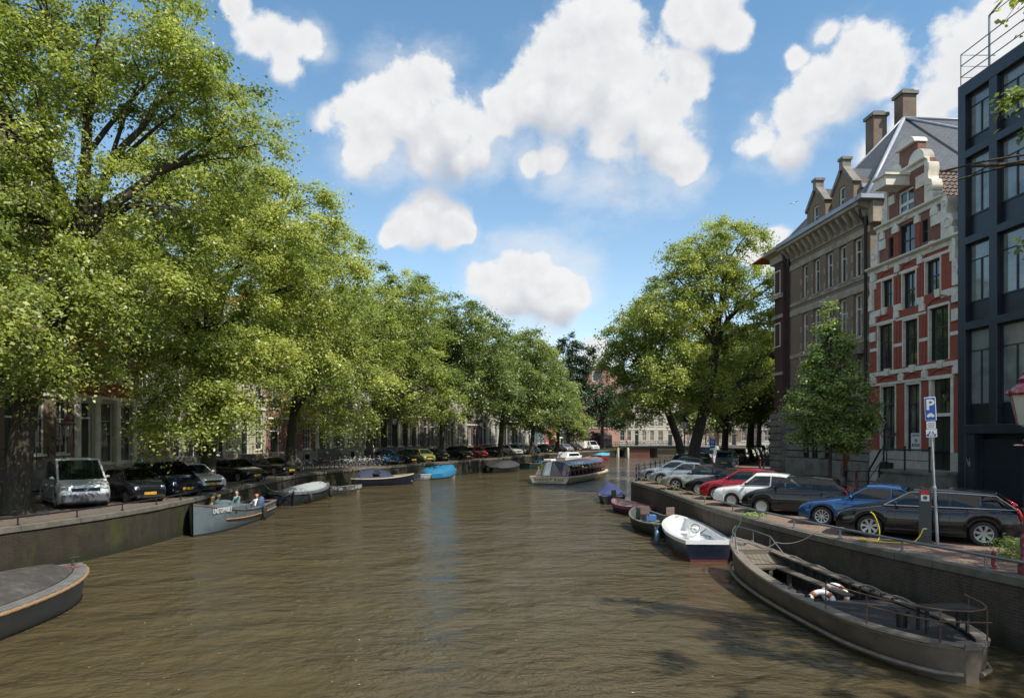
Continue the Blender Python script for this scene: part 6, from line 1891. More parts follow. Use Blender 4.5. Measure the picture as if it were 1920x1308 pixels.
# ================================================================ BOATS
def hull_stations(L, B, n=22, stern=.75, bowp=1.8, wide=.42, sexp=1.0):
    out = []
    for i in range(n + 1):
        t = i / n
        if t < wide: b = B / 2 * (stern + (1 - stern) * math.sin(PI / 2 * t / wide) ** sexp)
        else: b = B / 2 * max(.012, 1 - ((t - wide) / (1 - wide)) ** bowp) ** .8
        out.append((t, -L / 2 + L * t, b))
    return out


def boat(name, label, x, y, hx, hy, L, B, free, hullm, cat='boat', stern=.75, bowp=2.0, bow_rise=.35, stern_rise=.08, gun=None, inner=None, floorz=.15, flare=.82, wall=.06, n=22, wide=.42, sexp=1.0, boot=None, gunw=.09, gunh=.05, deck=0.0, deckm=None, sterndeck=0.0, group=None, rubbing=None, rake=.25):
    """hull from stations; returns root and a function giving gunwale points"""
    root = empty(name, (x, y, WZ), math.atan2(hy, hx), label, cat, group)
    S = hull_stations(L, B, n, stern, bowp, wide, sexp)
    def sheer(t): return free + bow_rise * max(0, (t - .35) / .65) ** 2 + stern_rise * max(0, (.35 - t) / .35) ** 2
    rows = []
    for t, xx, b in S:
        z = sheer(t)
        rk = rake * (t ** 6)
        half = [(xx - rk * 1.2, 0.0, -.28), (xx - rk, b * flare * .72, -.22), (xx - rk * .7, b * flare, .02), (xx - rk * .35, b * (flare * .4 + .6), z * .5), (xx, b, z)]
        rows.append(half)
    for nm, sgn in (('hull', 0),):
        m = MB()
        full = [[(p[0], -p[1], p[2]) for p in r_[::-1]] + [p for p in r_[1:]] for r_ in rows]
        m.grid(full)
        m.add([p for p in full[0]], [tuple(range(len(full[0])))])
        h = m.build('hull', hullm, root, smooth=50)
    m = MB()
    ins = []
    for t, xx, b in S:
        z = sheer(t); bi = max(.004, b - wall); fz = floorz + (sheer(t) - free) * .5
        xi = min(xx, L / 2 - wall * 1.5); xi = max(xi, -L / 2 + wall)
        bf = bi * .86
        r_ = [(xi, 0, fz), (xi, bf, fz), (xi, bi, z - .01)]
        ins.append([(p[0], -p[1], p[2]) for p in r_[::-1]] + r_[1:])
    m.grid([r_[::-1] for r_ in ins]); m.add(ins[0], [tuple(range(len(ins[0])))[::-1]])
    m.build('interior', inner or hullm, root, smooth=40)
    # gunwale strip
    m = MB(); rr = []
    for t, xx, b in S:
        z = sheer(t)
        rr.append([(xx, b + .025, z - gunh), (xx, b + .03, z + .012), (min(xx, L / 2 - .02), max(.002, b - gunw), z + .016), (min(xx, L / 2 - .02), max(.001, b - gunw), z - .03)])
    for s_ in (1, -1):
        m.grid([[(p[0], s_ * p[1], p[2]) for p in r_][::s_] for r_ in rr])
    z0 = sheer(0); b0 = S[0][2]
    m.box(-L / 2 - .02, -L / 2 + gunw, -b0 - .02, b0 + .02, z0 - gunh, z0 + .014)
    m.build('gunwale', gun or hullm, root, smooth=30)
    if rubbing:
        m = MB()
        for s_ in (1, -1): m.tube([(xx, s_ * (b + .035), sheer(t) * rubbing[1]) for t, xx, b in S], rubbing[2], 6)
        m.build('rubbing_strake', rubbing[0], root, smooth=50)
    if boot:
        m = MB()
        for s_ in (1, -1):
            m.grid([[(r_[2][0] + .0, s_ * (r_[2][1] + .006), -.1), (r_[2][0], s_ * (r_[2][1] + .012 + .03 * r_[2][1] * .2), .09)][::s_] for r_ in rows])
        m.box(-L / 2 - .012, -L / 2 + .0, -S[0][2] * flare, S[0][2] * flare, -.1, .09)
        m.build('boot_stripe', boot, root)
    def dk(t0, t1, nm, dz=-.02):
        m = MB(); A_ = []
        k = 8
        for i in range(k + 1):
            t = t0 + (t1 - t0) * i / k
            xx = -L / 2 + L * t
            # half beam by interpolation
            j = min(int(t * n), n - 1); f = t * n - j; b = S[j][2] * (1 - f) + S[j + 1][2] * f - wall * .6
            b = max(b, .003)
            A_.append([(xx, -b, sheer(t) + dz), (xx, 0, sheer(t) + dz + .03), (xx, b, sheer(t) + dz)])
        m.grid([r_[::-1] for r_ in A_])
        xx0 = A_[0] if t0 > .3 else A_[-1]
        m.add([xx0[0], xx0[1], xx0[2], (xx0[2][0], xx0[2][1] * .9, floorz), (xx0[0][0], xx0[0][1] * .9, floorz)], [(0, 1, 2, 3, 4) if t0 > .3 else (4, 3, 2, 1, 0)])
        return m.build(nm, deckm or gun or hullm, root)
    if deck: dk(1 - deck, .985, 'foredeck')
    if sterndeck: dk(.01, sterndeck, 'stern_deck')
    def beam(t):
        j = min(int(t * n), n - 1); f = t * n - j; return S[j][2] * (1 - f) + S[j + 1][2] * f
    return root, sheer, beam


def bench(root, L, beam, t, z, w=.28, mat=None, wall=.1, name='thwart'):
    m = MB(); xx = -L / 2 + L * t; b = beam(t) - wall
    m.box(xx - w / 2, xx + w / 2, -b, b, z - .035, z); return m.build(name, mat or M_WOODGREY, root)


def tarp(root, L, sheer, beam, t0, t1, ridge, mat, name='canvas_cover', n=14, over=.04, peak=.5, wr=.03, drop=.08):
    m = MB(); rows = []; rnd = random.Random(L * 13)
    for i in range(n + 1):
        t = t0 + (t1 - t0) * i / n
        xx = -L / 2 + L * t; b = beam(t) + over; z = sheer(t)
        k = math.sin(PI * min(1, max(0, (t - t0) / (t1 - t0)))) ** peak
        h = ridge * k
        row = [(xx, -b, z - drop), (xx, -b, z + .03)]
        for f in (-.75, -.45, -.15, .15, .45, .75):
            row.append((xx, b * f, z + .04 + h * (1 - abs(f) ** 1.6) + rnd.uniform(-wr, wr)))
        row += [(xx, b, z + .03), (xx, b, z - drop)]
        rows.append(row)
    m.grid([r_[::-1] for r_ in rows]); 
    m.add(rows[0], [tuple(range(len(rows[0])))[::-1]]); m.add(rows[-1], [tuple(range(len(rows[-1])))])
    return m.build(name, mat, root, smooth=45)

def fender(parent, x, y, z, r=.11, h=.42, mat=None, top=None):
    m = MB(); m.lathe([(.02, h / 2 + .04), (r * .7, h / 2 - .02), (r, h * .3), (r, -h * .3), (r * .7, -h / 2 + .02), (.02, -h / 2)], 10, c=(x, y, z))
    if top: m.tube([(x, y, z + h / 2), (x, y * .96, top)], .012, 4)
    return m.build('fender', mat or M_RUBBER, parent, smooth=60, uv=False)

def rope(label, pts, r=.014, mat=None, sag=0.0, name='mooring_rope'):
    pts = [Vector(p) for p in pts]; out = []
    for i in range(len(pts) - 1):
        for k in range(6):
            t = k / 6; p = pts[i].lerp(pts[i + 1], t); p.z -= sag * 4 * t * (1 - t); out.append(p)
    out.append(pts[-1]); b0 = out[0].copy()
    m = MB(); m.tube([p - b0 for p in out], r, 5)
    o = m.build(name, mat or principled('grey_rope', (.20, .19, .16), .9), None, loc=b0, smooth=True, uv=False)
    return tag(o, label, 'rope')

BR = principled('brown_barge_paint', (.135, .108, .080), .6, .1, var=.22, vscale=1.8, dirt=(.06, .042, .03), damt=.55, dscale=2.2, bump=.2, bscale=12)
BRL = principled('brown_barge_trim', (.17, .145, .115), .6, .1, var=.2, vscale=3, dirt=(.10, .06, .04), damt=.6, dscale=4, bump=.2)
INT = principled('tarry_hold', (.022, .020, .018), .8, var=.4, vscale=6, dirt=(.07, .055, .04), damt=.5, dscale=5, bump=.5)
PLK = brick_mat('barge_planks', (.17, .145, .11), (.14, .12, .095), (.03, .025, .02), 6.0, .14, .010, stain=(.08, .07, .055), samt=.5, bump=.4)
PLKD = brick_mat('dark_deck_planks', (.045, .043, .042), (.036, .035, .034), (.01, .01, .01), 6.0, .16, .008, stain=(.02, .02, .02), samt=.5, bump=.3)
# ---- big brown barge
hx, hy = (7.7 - 8.65), (23.3 - 12.5)
L = 10.8; bx, by = (7.65 + 8.5) / 2, (23.4 + 12.7) / 2
b, sh, bm = boat('open_barge', 'large open brown steel barge moored along the quay wall', bx, by, hx, hy, L, 2.35, .66, BR, cat='barge', stern=.12, wide=.26, sexp=.5, bowp=3.0, bow_rise=.48, stern_rise=.06, gun=BRL, inner=INT, floorz=-.02, flare=.86, wall=.10, n=48, gunw=.24, gunh=.09, deck=.14, deckm=BRL, rubbing=(BRL, .22, .05), rake=.35)
m = MB()
for s_ in (1, -1):
    m.tube([(-L / 2 + L * t, s_ * (bm(t) + .02), sh(t) - .02) for t in [i / 28 for i in range(0, 28)]], .045, 6)
m.build('gunwale_pipe', BRL, b, smooth=50)
# stern platform, planked
m = MB(); A_ = []
for i in range(9):
    t = .01 + .36 * (i / 8) ** 1.5; xx = -L / 2 + L * t; w_ = max(.02, bm(t) - .12); A_.append([(xx, -w_, .60), (xx, w_, .60)])
m.grid([r_[::-1] for r_ in A_]); m.add([A_[-1][0], A_[-1][1], (A_[-1][1][0], A_[-1][1][1], .0), (A_[-1][0][0], A_[-1][0][1], 0)], [(0, 1, 2, 3)]); m.build('stern_platform', PLKD, b)
# forward bulkhead with planks, bench, side bench
xf = -L / 2 + L * .86; w_ = bm(.80) - .12
m = MB(); xk = -L / 2 + L * .80
m.add([(xf - .05, -w_ * .78, sh(.86) - .03), (xf - .05, w_ * .78, sh(.86) - .03), (xk, w_, .62), (xk, -w_, .62)], [(3, 2, 1, 0)]); m.box(xf - .2, xf, -w_ * .8, w_ * .8, sh(.86) - .10, sh(.86) + .03); m.build('sloping_planks', PLK, b)
m = MB(); m.box(xk - .5, xk + .02, -w_, w_, .54, .60); m.box(xk - .48, xk - .42, w_ * -.95, -w_ * .85, 0, .54); m.box(xk - .48, xk - .36, -.12, 0, 0, .54); m.build('bow_bench', PLK, b)
m = MB(); x0_, x1_ = -L / 2 + L * .42, xk - .5
m.box(x0_, x1_, -.50, -.22, .55, .60); m.box(x0_ + .4, x0_ + .48, -.4, -.32, 0, .55); m.box(x1_ - .6, x1_ - .5, -.4, -.32, 0, .55); m.build('long_bench', PLK, b)
# ribs in the hold
m = MB()
for i in range(12):
    t = .34 + .44 * i / 11; xx = -L / 2 + L * t; w_ = bm(t) - .12
    for s_ in (1, -1): m.box(xx - .03, xx + .03, s_ * (w_ - .02), s_ * (w_ - .14), .02, .72)
    m.box(xx - .05, xx + .05, -w_ * .8, w_ * .8, -.01, .05)
m.build('frames', INT, b)
# stern rails
m = MB(); T_ = [.015 + .02 * i for i in range(14)]
path = [(-L / 2 + L * t, bm(t) - .02, sh(t) + .62) for t in T_[::-1]] + [(-L / 2 + .02, 0, sh(0) + .62)] + [(-L / 2 + L * t, -bm(t) + .02, sh(t) + .62) for t in T_[:7]]
m.tube(path, .016, 6)
for (t, s_) in ((.275, 1), (.15, 1), (.02, 1), (.02, -1), (.12, -1)): m.tube([(-L / 2 + L * t, s_ * (bm(t) - .02), sh(t) - .02), (-L / 2 + L * t, s_ * (bm(t) - .02), sh(t) + .62)], .016, 6)
m.tube([(-L / 2 + L * t, bm(t) - .02, sh(t) + .40) for t in (.15, .10, .05, .02)] + [(-L / 2 + .02, -.4, sh(0) + .4)], .018, 6)
m.build('stern_railing', M_RUST, b, smooth=50)
m = MB(); m.box(-L / 2 + .75, -L / 2 + 1.2, -.75, .35, .98 + .18, 1.02 + .18)
for yy in (-.6, .25): m.box(-L / 2 + .82, -L / 2 + .87, yy, yy + .05, .70, 1.16); m.box(-L / 2 + 1.08, -L / 2 + 1.13, yy, yy + .05, .70, 1.16)
m.build('stern_bench', PLKD, b)
m = MB(); m.lathe([(.10, .70), (.10, .98), (.14, 1.0), (.13, 1.04)], 12, c=(-L / 2 + 1.35, .45, 0)); m.tube([(-L / 2 + 1.15, .45, .86), (-L / 2 + 1.55, .45, .86)], .02, 6); m.build('bollard', M_BLACK, b, smooth=40)
# bow rail of thin pipe
m = MB(); P_ = [(-L / 2 + L * t, s_ * bm(t) * .9, sh(t) + (.42 if .84 < t else .02)) for t, s_ in ((.80, -1), (.86, -1), (.93, -1), (.985, 0), (.93, 1), (.86, 1), (.82, 1))]
m.tube(P_, .018, 6)
for i in (1, 2, 3, 4, 5): m.tube([P_[i], (P_[i][0], P_[i][1], P_[i][2] - .42)], .014, 5)
m.build('bow_railing', M_IRON, b, smooth=50)
m = MB(); random.seed(5)
pts = [(L / 2 - .9 + .16 * math.cos(a * 1.3), .1 + .2 * math.sin(a * 1.1 + a * a * .02), sh(.92) + .03 + .004 * a) for a in range(14)]
m.tube(pts, .018, 5); m.build('rope_coil', principled('grey_rope', (.20, .19, .16), .9), b, smooth=True)
m = MB(); pts = [(-L / 2 + L * t, -bm(t) + .02, sh(t) + .03 + .03 * math.sin(t * 60)) for t in [.28 + .02 * i for i in range(26)]]; m.tube(pts, .02, 5); m.build('rope_along_side', principled('grey_rope', (.20, .19, .16), .9), b)
# lifebuoys
WH = principled('buoy_white', (.68, .67, .64), .5, dirt=(.4, .38, .34), damt=.4); OR = principled('buoy_orange', (.36, .09, .04), .5)
cb_, sb_ = math.cos(b.rotation_euler.z), math.sin(b.rotation_euler.z)
def on_barge(x, y, z): return (bx + cb_ * x - sb_ * y, by + sb_ * x + cb_ * y, WZ + z)
for k, (px_, py_, pz_, lb) in enumerate(((-.60, .22, .36, 'white lifebuoy with orange bands leaning in the brown barge'), (-.25, -.35, .45, 'second white lifebuoy half behind the long bench of the brown barge'))):
    m = MB(); m.torus(.28, .075, 24, 10); o = m.build('lifebuoy', WH, None, loc=on_barge(px_, py_, pz_), rot=Vector((-.30 + .25 * k, -.72, .62)).to_track_quat('Y', 'Z').to_euler(), smooth=True, uv=False)
    tag(o, lb, 'lifebuoy')
    for q in range(4):
        m = MB(); a = PI / 4 + PI / 2 * q; m.lathe([(.079, -.05), (.082, -.048), (.082, .048), (.079, .05)], 10, M=Matrix.Translation((.28 * math.cos(a), 0, .28 * math.sin(a))) @ Matrix.Rotation(-a, 4, 'Y'), capb=False, capt=False); m.build('band', OR, o, smooth=True, uv=False)

# ---- white sloop with navy hull
NV = principled('navy_hull', (.010, .013, .026), .25, coat=.6, var=.15); WHH = principled('white_gelcoat', (.74, .75, .76), .25, coat=.4, var=.05, dirt=(.5, .5, .48), damt=.3)
L = 6.6
b, sh, bm = boat('white_sloop', 'open boat with white interior and navy hull behind the brown barge', 7.35, 28.2, .05, 1, L, 2.05, .72, NV, stern=.80, bowp=2.6, bow_rise=.25, stern_rise=.05, gun=WHH, inner=WHH, floorz=.12, wall=.12, gunw=.16, gunh=.12, boot=principled('red_antifoul', (.12, .02, .015), .6), n=24, deck=.10)
for t, w_ in ((.12, .45), (.45, .36), (.72, .5)): bench(b, L, bm, t, .45, w_, WHH, .14)
m = MB()
for s_ in (1, -1): m.grid([[(-L / 2 + L * t, s_ * (bm(t) - .14), .44), (-L / 2 + L * t, s_ * max(.05, bm(t) - .42), .44), (-L / 2 + L * t, s_ * max(.04, bm(t) - .44), .14)][::s_] for t in [.05 + .05 * i for i in range(15)]])
m.build('side_seats', WHH, b)
m = MB(); m.box(-.9, -.45, -.22, .22, .12, .95); m.build('console', WHH, b, bevel=.04); m = MB(); m.torus(.17, .015, 16, 5, c=(-.98, 0, .92), axis='x'); m.tube([(-.98, 0, .92), (-.85, 0, .85)], .015, 5); m.build('steering_wheel', M_BLACK, b)
fender(b, 1.9, 1.12, .35, .10, .45, M_RUBBER, .8); fender(b, .9, 1.2, .30, .11, .5, principled('blue_fender', (.10, .2, .3), .4), .8)
m = MB(); m.lathe([(.05, .7), (.05, .86), (.08, .9)], 8, c=(L / 2 - .5, 0, .05)); m.build('bollard', M_CHROME, b)
m = MB(); m.tube([(-1.2, -.5, .5), (-.6, -.7, .55), (.2, -.4, .5), (.8, -.8, .62), (1.3, -1.0, .9)], .02, 5); m.build('green_hose', principled('green_hose', (.02, .10, .07), .5), b)

# ---- black open boat with chairs
BK = principled('tarred_hull', (.014, .017, .017), .5, var=.3, dirt=(.05, .05, .045), damt=.4); GRI = principled('grey_green_boards', (.10, .11, .10), .8, var=.3, dirt=(.05, .06, .05), damt=.6)
L = 5.2
b, sh, bm = boat('work_boat', 'black open boat carrying two brown chairs behind the white boat', 6.85, 33.6, -.12, 1, L, 1.9, .55, BK, stern=.8, bowp=2.2, bow_rise=.3, gun=GRI, inner=GRI, floorz=.08, wall=.07)
bench(b, L, bm, .3, .35); bench(b, L, bm, .65, .35)
def shell_chair(label, x, y, z, rz):
    t = empty('shell_chair', (x, y, z), rz, label, 'chair', 'brown chairs in the black boat')
    CM = principled('brown_plastic', (.20, .13, .11), .5)
    m = MB(); m.box(-.22, .22, -.22, .2, .40, .44); m.build('seat', CM, t, bevel=.03)
    m = MB(); m.grid([[(x_, .2 + .05 * (z_ - .42) * 4 * .3, z_) for x_ in (-.22, -.1, .1, .22)] for z_ in (.42, .6, .8)] ); m.box(-.22, .22, .2, .24, .44, .84); m.build('backrest', CM, t, bevel=.03)
    for sx in (-1, 1):
        for sy in (-1, 1):
            m = MB(); m.tube([(sx * .17, sy * .15, .4), (sx * .21, sy * .2, 0)], .012, 5); m.build('leg', M_IRON, t)
shell_chair('brown plastic chair nearer the canal in the black boat', 6.45, 33.1, WZ + .38, 2.9)
shell_chair('brown plastic chair nearer the quay in the black boat', 7.45, 32.6, WZ + .38, 3.4)
cr = MB(); cr.box(-.25, .25, -.18, .18, 0, .3); o = cr.build('crate', principled('blue_plastic', (.07, .16, .40), .45), None, loc=(6.95, 34.2, WZ + .36), bevel=.02); tag(o, 'blue plastic crate between the two brown chairs', 'crate')
m = MB(); random.seed(9)
for i in range(26): m.tube([(random.uniform(-.4, .4), random.uniform(-.5, .5), random.uniform(0, .2)) for _ in range(3)], .018, 4)
o = m.build('rope_heap', principled('green_white_rope', (.18, .26, .20), .9, var=.5, vscale=9), None, loc=(6.95, 33.5, WZ + .18)); tag(o, 'tangled heap of green rope in the black boat', 'rope heap', kind='stuff')

# ---- pink rimmed dinghy
PK = principled('pink_purple_rubber', (.20, .06, .11), .5, var=.2); PKI = principled('pale_boards', (.38, .32, .29), .8, var=.3, dirt=(.1, .08, .07), damt=.6)
L = 3.9
b, sh, bm = boat('rowing_boat', 'small rowing boat with pink purple rim below the quay', 7.05, 41.0, -.35, 1, L, 1.75, .50, principled('dark_purple_hull', (.05, .02, .035), .6), stern=.85, bowp=2.2, bow_rise=.2, gun=PK, inner=PKI, floorz=.08, gunw=.1, gunh=.16)
for t in (.25, .5, .72): bench(b, L, bm, t, .32, .22, PKI)
m = MB(); m.box(-L / 2 - .04, -L / 2 - .022, -.3, .05, .08, .45); m.build('white_panel', WHH, b)
# ---- navy tarp boat and its dark neighbour at the corner
L = 5.5
b, sh, bm = boat('covered_boat', 'dark green boat under a blue tarpaulin at the quay corner', 7.05, 48.6, .08, 1, L, 1.9, .5, BK, stern=.8, gun=GRI, inner=GRI)
tarp(b, L, sh, bm, .34, .98, .55, principled('navy_red_tarp', (.025, .04, .12), .7, var=.3, dirt=(.15, .03, .03), damt=.6, dscale=1.5))
m = MB(); m.box(-L / 2 - .25, -L / 2 + .1, -.15, .15, .3, 1.0); m.tube([(-L / 2 - .1, 0, .3), (-L / 2 - .2, 0, -.3)], .06, 6); m.build('outboard', M_BLACK, b, bevel=.04)

# ---- tour boat
CRH = principled('cream_hull', (.80, .71, .50), .35, coat=.3, var=.1, dirt=(.3, .26, .18), damt=.3); RDR = principled('red_roof_trim', (.20, .035, .03), .4, var=.2)
TG = bpy.data.materials.new('tour_boat_glass'); TG.use_nodes = True
t_ = NT(TG.node_tree); t_.n.clear()
gl = t_.node('ShaderNodeBsdfGlossy'); gl.inputs['Roughness'].default_value = .03; gl.inputs['Color'].default_value = (.9, .95, 1, 1)
tp = t_.node('ShaderNodeBsdfTransparent'); tp.inputs[0].default_value = (.62, .68, .70, 1)
fr = t_.node('ShaderNodeFresnel'); fr.inputs[0].default_value = 1.5
mx = t_.node('ShaderNodeMixShader'); t_.l.new(t_.math('MULTIPLY_ADD', fr.outputs[0], 0.9, .02, clamp=True), mx.inputs[0]); t_.l.new(tp.outputs[0], mx.inputs[1]); t_.l.new(gl.outputs[0], mx.inputs[2])
oo = t_.node('ShaderNodeOutputMaterial'); t_.l.new(mx.outputs[0], oo.inputs[0])
hd = Vector((.40, .917)).normalized(); L = 17.0; TBX, TBY = 6.95, 73.0
b, sh, bm = boat('tour_boat', 'glass roofed cream canal tour boat full of passengers in mid channel', TBX, TBY, hd.x, hd.y, L, 4.3, .66, CRH, cat='tour boat', stern=.93, bowp=5.0, bow_rise=.14, stern_rise=.06, gun=principled('cream_trim', (.6, .55, .42), .4), inner=principled('cabin_floor', (.12, .06, .04), .7), floorz=.1, gunw=.35, gunh=.12, boot=principled('blue_boot', (.03, .09, .18), .5), deck=.10, sterndeck=.07)
x0_, x1_ = -L / 2 + 1.3, L / 2 - 1.5
def tb_row(x, f=1.0, dz=0):
    t = (x + L / 2) / L; b_ = bm(t) - .30; z0 = sh(t) + .02
    return [(x, -b_, z0), (x, -b_ * .97, z0 + .6 * f), (x, -b_ * .90, z0 + 1.02 * f), (x, -b_ * .62, z0 + 1.30 * f), (x, 0, z0 + 1.42 * f), (x, b_ * .62, z0 + 1.30 * f), (x, b_ * .90, z0 + 1.02 * f), (x, b_ * .97, z0 + .6 * f), (x, b_, z0)]
rows = [tb_row(x0_ + (x1_ - x0_) * i / 12) for i in range(13)]
side_g = MB()
for sl in (slice(0, 4), slice(5, 9)): side_g.grid([r_[sl][::-1] for r_ in rows])
side_g.build('side_glazing', TG, b, uv=False)
m = MB(); m.grid([[(p[0], p[1], p[2] + .02) for p in r_[3:6]][::-1] for r_ in rows]); m.build('roof', principled('dark_roof', (.13, .10, .085), .4, var=.2), b, uv=False)
m = MB(); m.grid([[(p[0], p[1] * .98, p[2] + .035) for p in r_[2:4]][::-1] for r_ in rows[1:]]); m.grid([[(p[0], p[1] * .98, p[2] + .035) for p in r_[5:7]][::-1] for r_ in rows[1:]]); m.build('roof_glazing', TG, b, uv=False)
m = MB()
for r_ in rows: m.tube(r_, .035, 5)
for k in (1, 2, 3, 5, 6, 7): m.tube([r_[k] for r_ in rows], .025, 5)
m.tube([(p[0], p[1] * .3, p[2] + .06) for p in [r_[3] for r_ in rows]], .05, 5); m.tube([(r_[5][0], r_[5][1] * .3, r_[5][2] + .06) for r_ in rows], .05, 5)
m.build('window_frames', RDR, b, smooth=50, uv=False)
# rear saloon: raked glass end with white door
xe = x0_ - .75
r0 = tb_row(x0_); re = [(xe, p[1] * .96, sh(.02) + .02 + (p[2] - r0[0][2]) * .05) for p in r0]
re = [(xe, p[1] * .96, sh(.02) + .05) for p in r0]
m = MB(); m.grid([re, r0]); m.build('stern_glazing', TG, b, uv=False)
m = MB()
for k in (0, 2, 3, 5, 6, 8): m.tube([re[k], r0[k]], .03, 5)
m.tube(re, .04, 5); m.build('stern_frames', RDR, b, uv=False)
m = MB(); m.add([(xe - .03, .75, sh(.02) + .06), (xe - .03, .15, sh(.02) + .06), (x0_ - .04, .15, r0[4][2] - .0), (x0_ - .04, .70, r0[5][2] + .02)], [(0, 1, 2, 3)]); m.add([(xe + .02, .95, sh(.02) + .06), (xe + .02, .15, sh(.02) + .06), (x0_ + .01, .15, r0[4][2]), (x0_ + .01, .85, r0[5][2] + .02)], [(3, 2, 1, 0)]); m.build('white_door', WHH, b, uv=False)
INKB = principled('brown_lettering', (.06, .02, .015), .5)
text_mesh('Reederij P. Kooij', .44, INKB, 'lettering', .004, b, (-L / 2 - .012, 0.1, .44), (R(90), 0, R(-90)), shear=.35, sx=1.0)
m = MB(); m.box(-L / 2 - .014, -L / 2 - .008, -1.2, 1.2, .16, .20); m.build('red_line', RDR, b)
for s_ in (1, -1):
    m = MB()
    for i in range(9): xx = x0_ + 1.0 + 1.35 * i; m.box(xx, xx + .45, s_ * .55, s_ * 1.35, .1, .55); m.box(xx, xx + .08, s_ * .55, s_ * 1.35, .55, 1.05)
    m.build('seats', principled('red_seats', (.22, .03, .03), .7), b)
TOUR = (b, TBX, TBY, hd, x0_, sh, bm)

# ---- grey steel boat with lettering
BG = principled('blue_grey_paint', (.095, .125, .138), .5, var=.15, vscale=2, dirt=(.19, .22, .23), damt=.4, dscale=1.6, bump=.15)
BGD = principled('grey_brown_deck', (.16, .13, .11), .7, var=.2, dirt=(.08, .05, .04), damt=.5)
WD = principled('varnished_strip', (.36, .17, .07), .5, var=.3, vscale=5)
st_ = Vector((-14.75, 40.3)); bo = Vector((-14.55, 31.1)); hd2 = (bo - st_).normalized(); L = (bo - st_).length; c = (st_ + bo) / 2
b, sh, bm = boat('steel_launch', 'blue grey steel launch with white lettering carrying people', c.x - .0, c.y, hd2.x, hd2.y, L, 2.1, .78, BG, stern=.80, bowp=3.4, bow_rise=.72, stern_rise=.06, gun=BGD, inner=BG, floorz=.1, flare=.86, gunw=.12, gunh=.05, deck=.20, deckm=BGD, rake=.05, boot=principled('black_boot', (.01, .01, .012), .7))
# raised forward bulwark ends in a step: cabin top
m = MB(); A_ = []
for i in range(9):
    t = .52 + .30 * i / 8; xx = -L / 2 + L * t; w_ = bm(t) - .03; A_.append([(xx, -w_, sh(t)), (xx, -w_, 1.05 + .28 * (t - .5)), (xx, 0, 1.16 + .28 * (t - .5)), (xx, w_, 1.05 + .28 * (t - .5)), (xx, w_, sh(t))])
m.grid([r_[::-1] for r_ in A_]); m.add(A_[0], [(4, 3, 2, 1, 0)]); m.add(A_[-1], [(0, 1, 2, 3, 4)]); m.build('cabin_top', BG, b, smooth=30)
m = MB(); m.lathe([(.45, 1.15), (.44, 1.3), (.3, 1.36), (.05, 1.38)], 12, c=(1.2, 0, 0)); m.build('deck_hatch', BG, b, smooth=40)
m = MB()
for s_ in (1, -1): m.tube([(-L / 2 + L * t, s_ * (bm(t) + .0 - .05 * (1 - sh(t) * .55)), sh(t) * .52) for t in [i / 20 * .80 for i in range(21)]], .035, 6)
m.build('rubbing_strake', WD, b, smooth=50)
for s_ in (1, -1):
    for xx in (1.9, .75):
        t = (xx + L / 2) / L; m = MB(); m.lathe([(.10, 0), (.10, .03), (.06, .035)], 14, axis='y', c=(xx, s_ * (bm(t) - .04) if s_ > 0 else -(bm(t) - .04) - .03, .86)); m.build('porthole', M_BLACK, b)
# lettering on the quarter of the bow facing the canal (port side of a boat pointing at the viewer)
t = .80; t2 = .94; pa = Vector((-L / 2 + L * t, 0, 0)); 
yy0, yy1 = bm(.76), bm(.92)
ang = math.atan2(yy1 - yy0, L * .16)
for s_ in (1,):
    xm = -L / 2 + L * .84; 
    text_mesh('UNSTOPPABLE', .33, principled('white_lettering', (.6, .62, .62), .6), 'lettering', .004, b, (xm, bm(.84) + .022, 1.06), (R(94), 0, PI + ang), sx=.62, bold=.004)
fender(b, -1.6, bm(.33) + .12, .42, .12, .75, M_RUBBER, .85)
fb_ = MB(); fb_.tube([(-1.5, .9, .8), (-1.45, 1.0, 1.05), (-1.6, 1.0, 1.25)], [.18, .2, .12], 8); fb_.build('blue_cushion', principled('blue_canvas', (.05, .09, .18), .8), b, smooth=60)
for t in (.1, .3): bench(b, L, bm, t, .5, .4, BGD)
LAUNCH = (b, c, hd2, L)

# ---- dark sloop with grey tarp
L = 7.6
DK = principled('blue_black_hull', (.022, .028, .036), .4, var=.2, coat=.2); GT = principled('grey_tarp', (.30, .32, .33), .6, var=.12, dirt=(.15, .16, .17), damt=.4)
b, sh, bm = boat('covered_sloop', 'dark heavy sloop covered with a pale grey tarpaulin', -14.75, 48.8, .12, 1, L, 2.5, .80, DK, stern=.72, bowp=2.2, bow_rise=.3, gun=principled('grey_gunwale', (.13, .15, .16), .5, var=.2), inner=DK, gunw=.22, gunh=.14)
tarp(b, L, sh, bm, .1, .9, .34, GT, over=-.2, peak=.4, drop=.02)
m = MB(); m.box(-L / 2 - .12, -L / 2 - .02, -.9, -.82, -.2, 1.0); m.build('rudder', M_BLACK, b); fender(b, -2.2, -1.33, .4, .13, .5, M_RUBBER, .8); fender(b, 1.3, -1.36, .45, .14, .6, M_RUBBER, .8)
text_mesh('NAUTILUS', .2, principled('faint_lettering', (.10, .11, .12), .6), 'lettering', .003, b, (-L / 2 - .012, 0, .52), (R(90), 0, R(-90)))
# ---- little cream tender
CR = principled('cream_tubes', (.42, .38, .28), .6, var=.12, dirt=(.2, .18, .13), damt=.4)
L = 2.9
b, sh, bm = boat('inflatable_tender', 'little cream inflatable tender between the two covered sloops', -13.75, 56.3, .8, .6, L, 1.5, .42, CR, stern=.9, bowp=3, bow_rise=.12, gun=principled('grey_rim', (.25, .25, .22), .6), inner=principled('wet_floor', (.05, .05, .04), .5), gunw=.2, gunh=.22)
bench(b, L, bm, .5, .3)
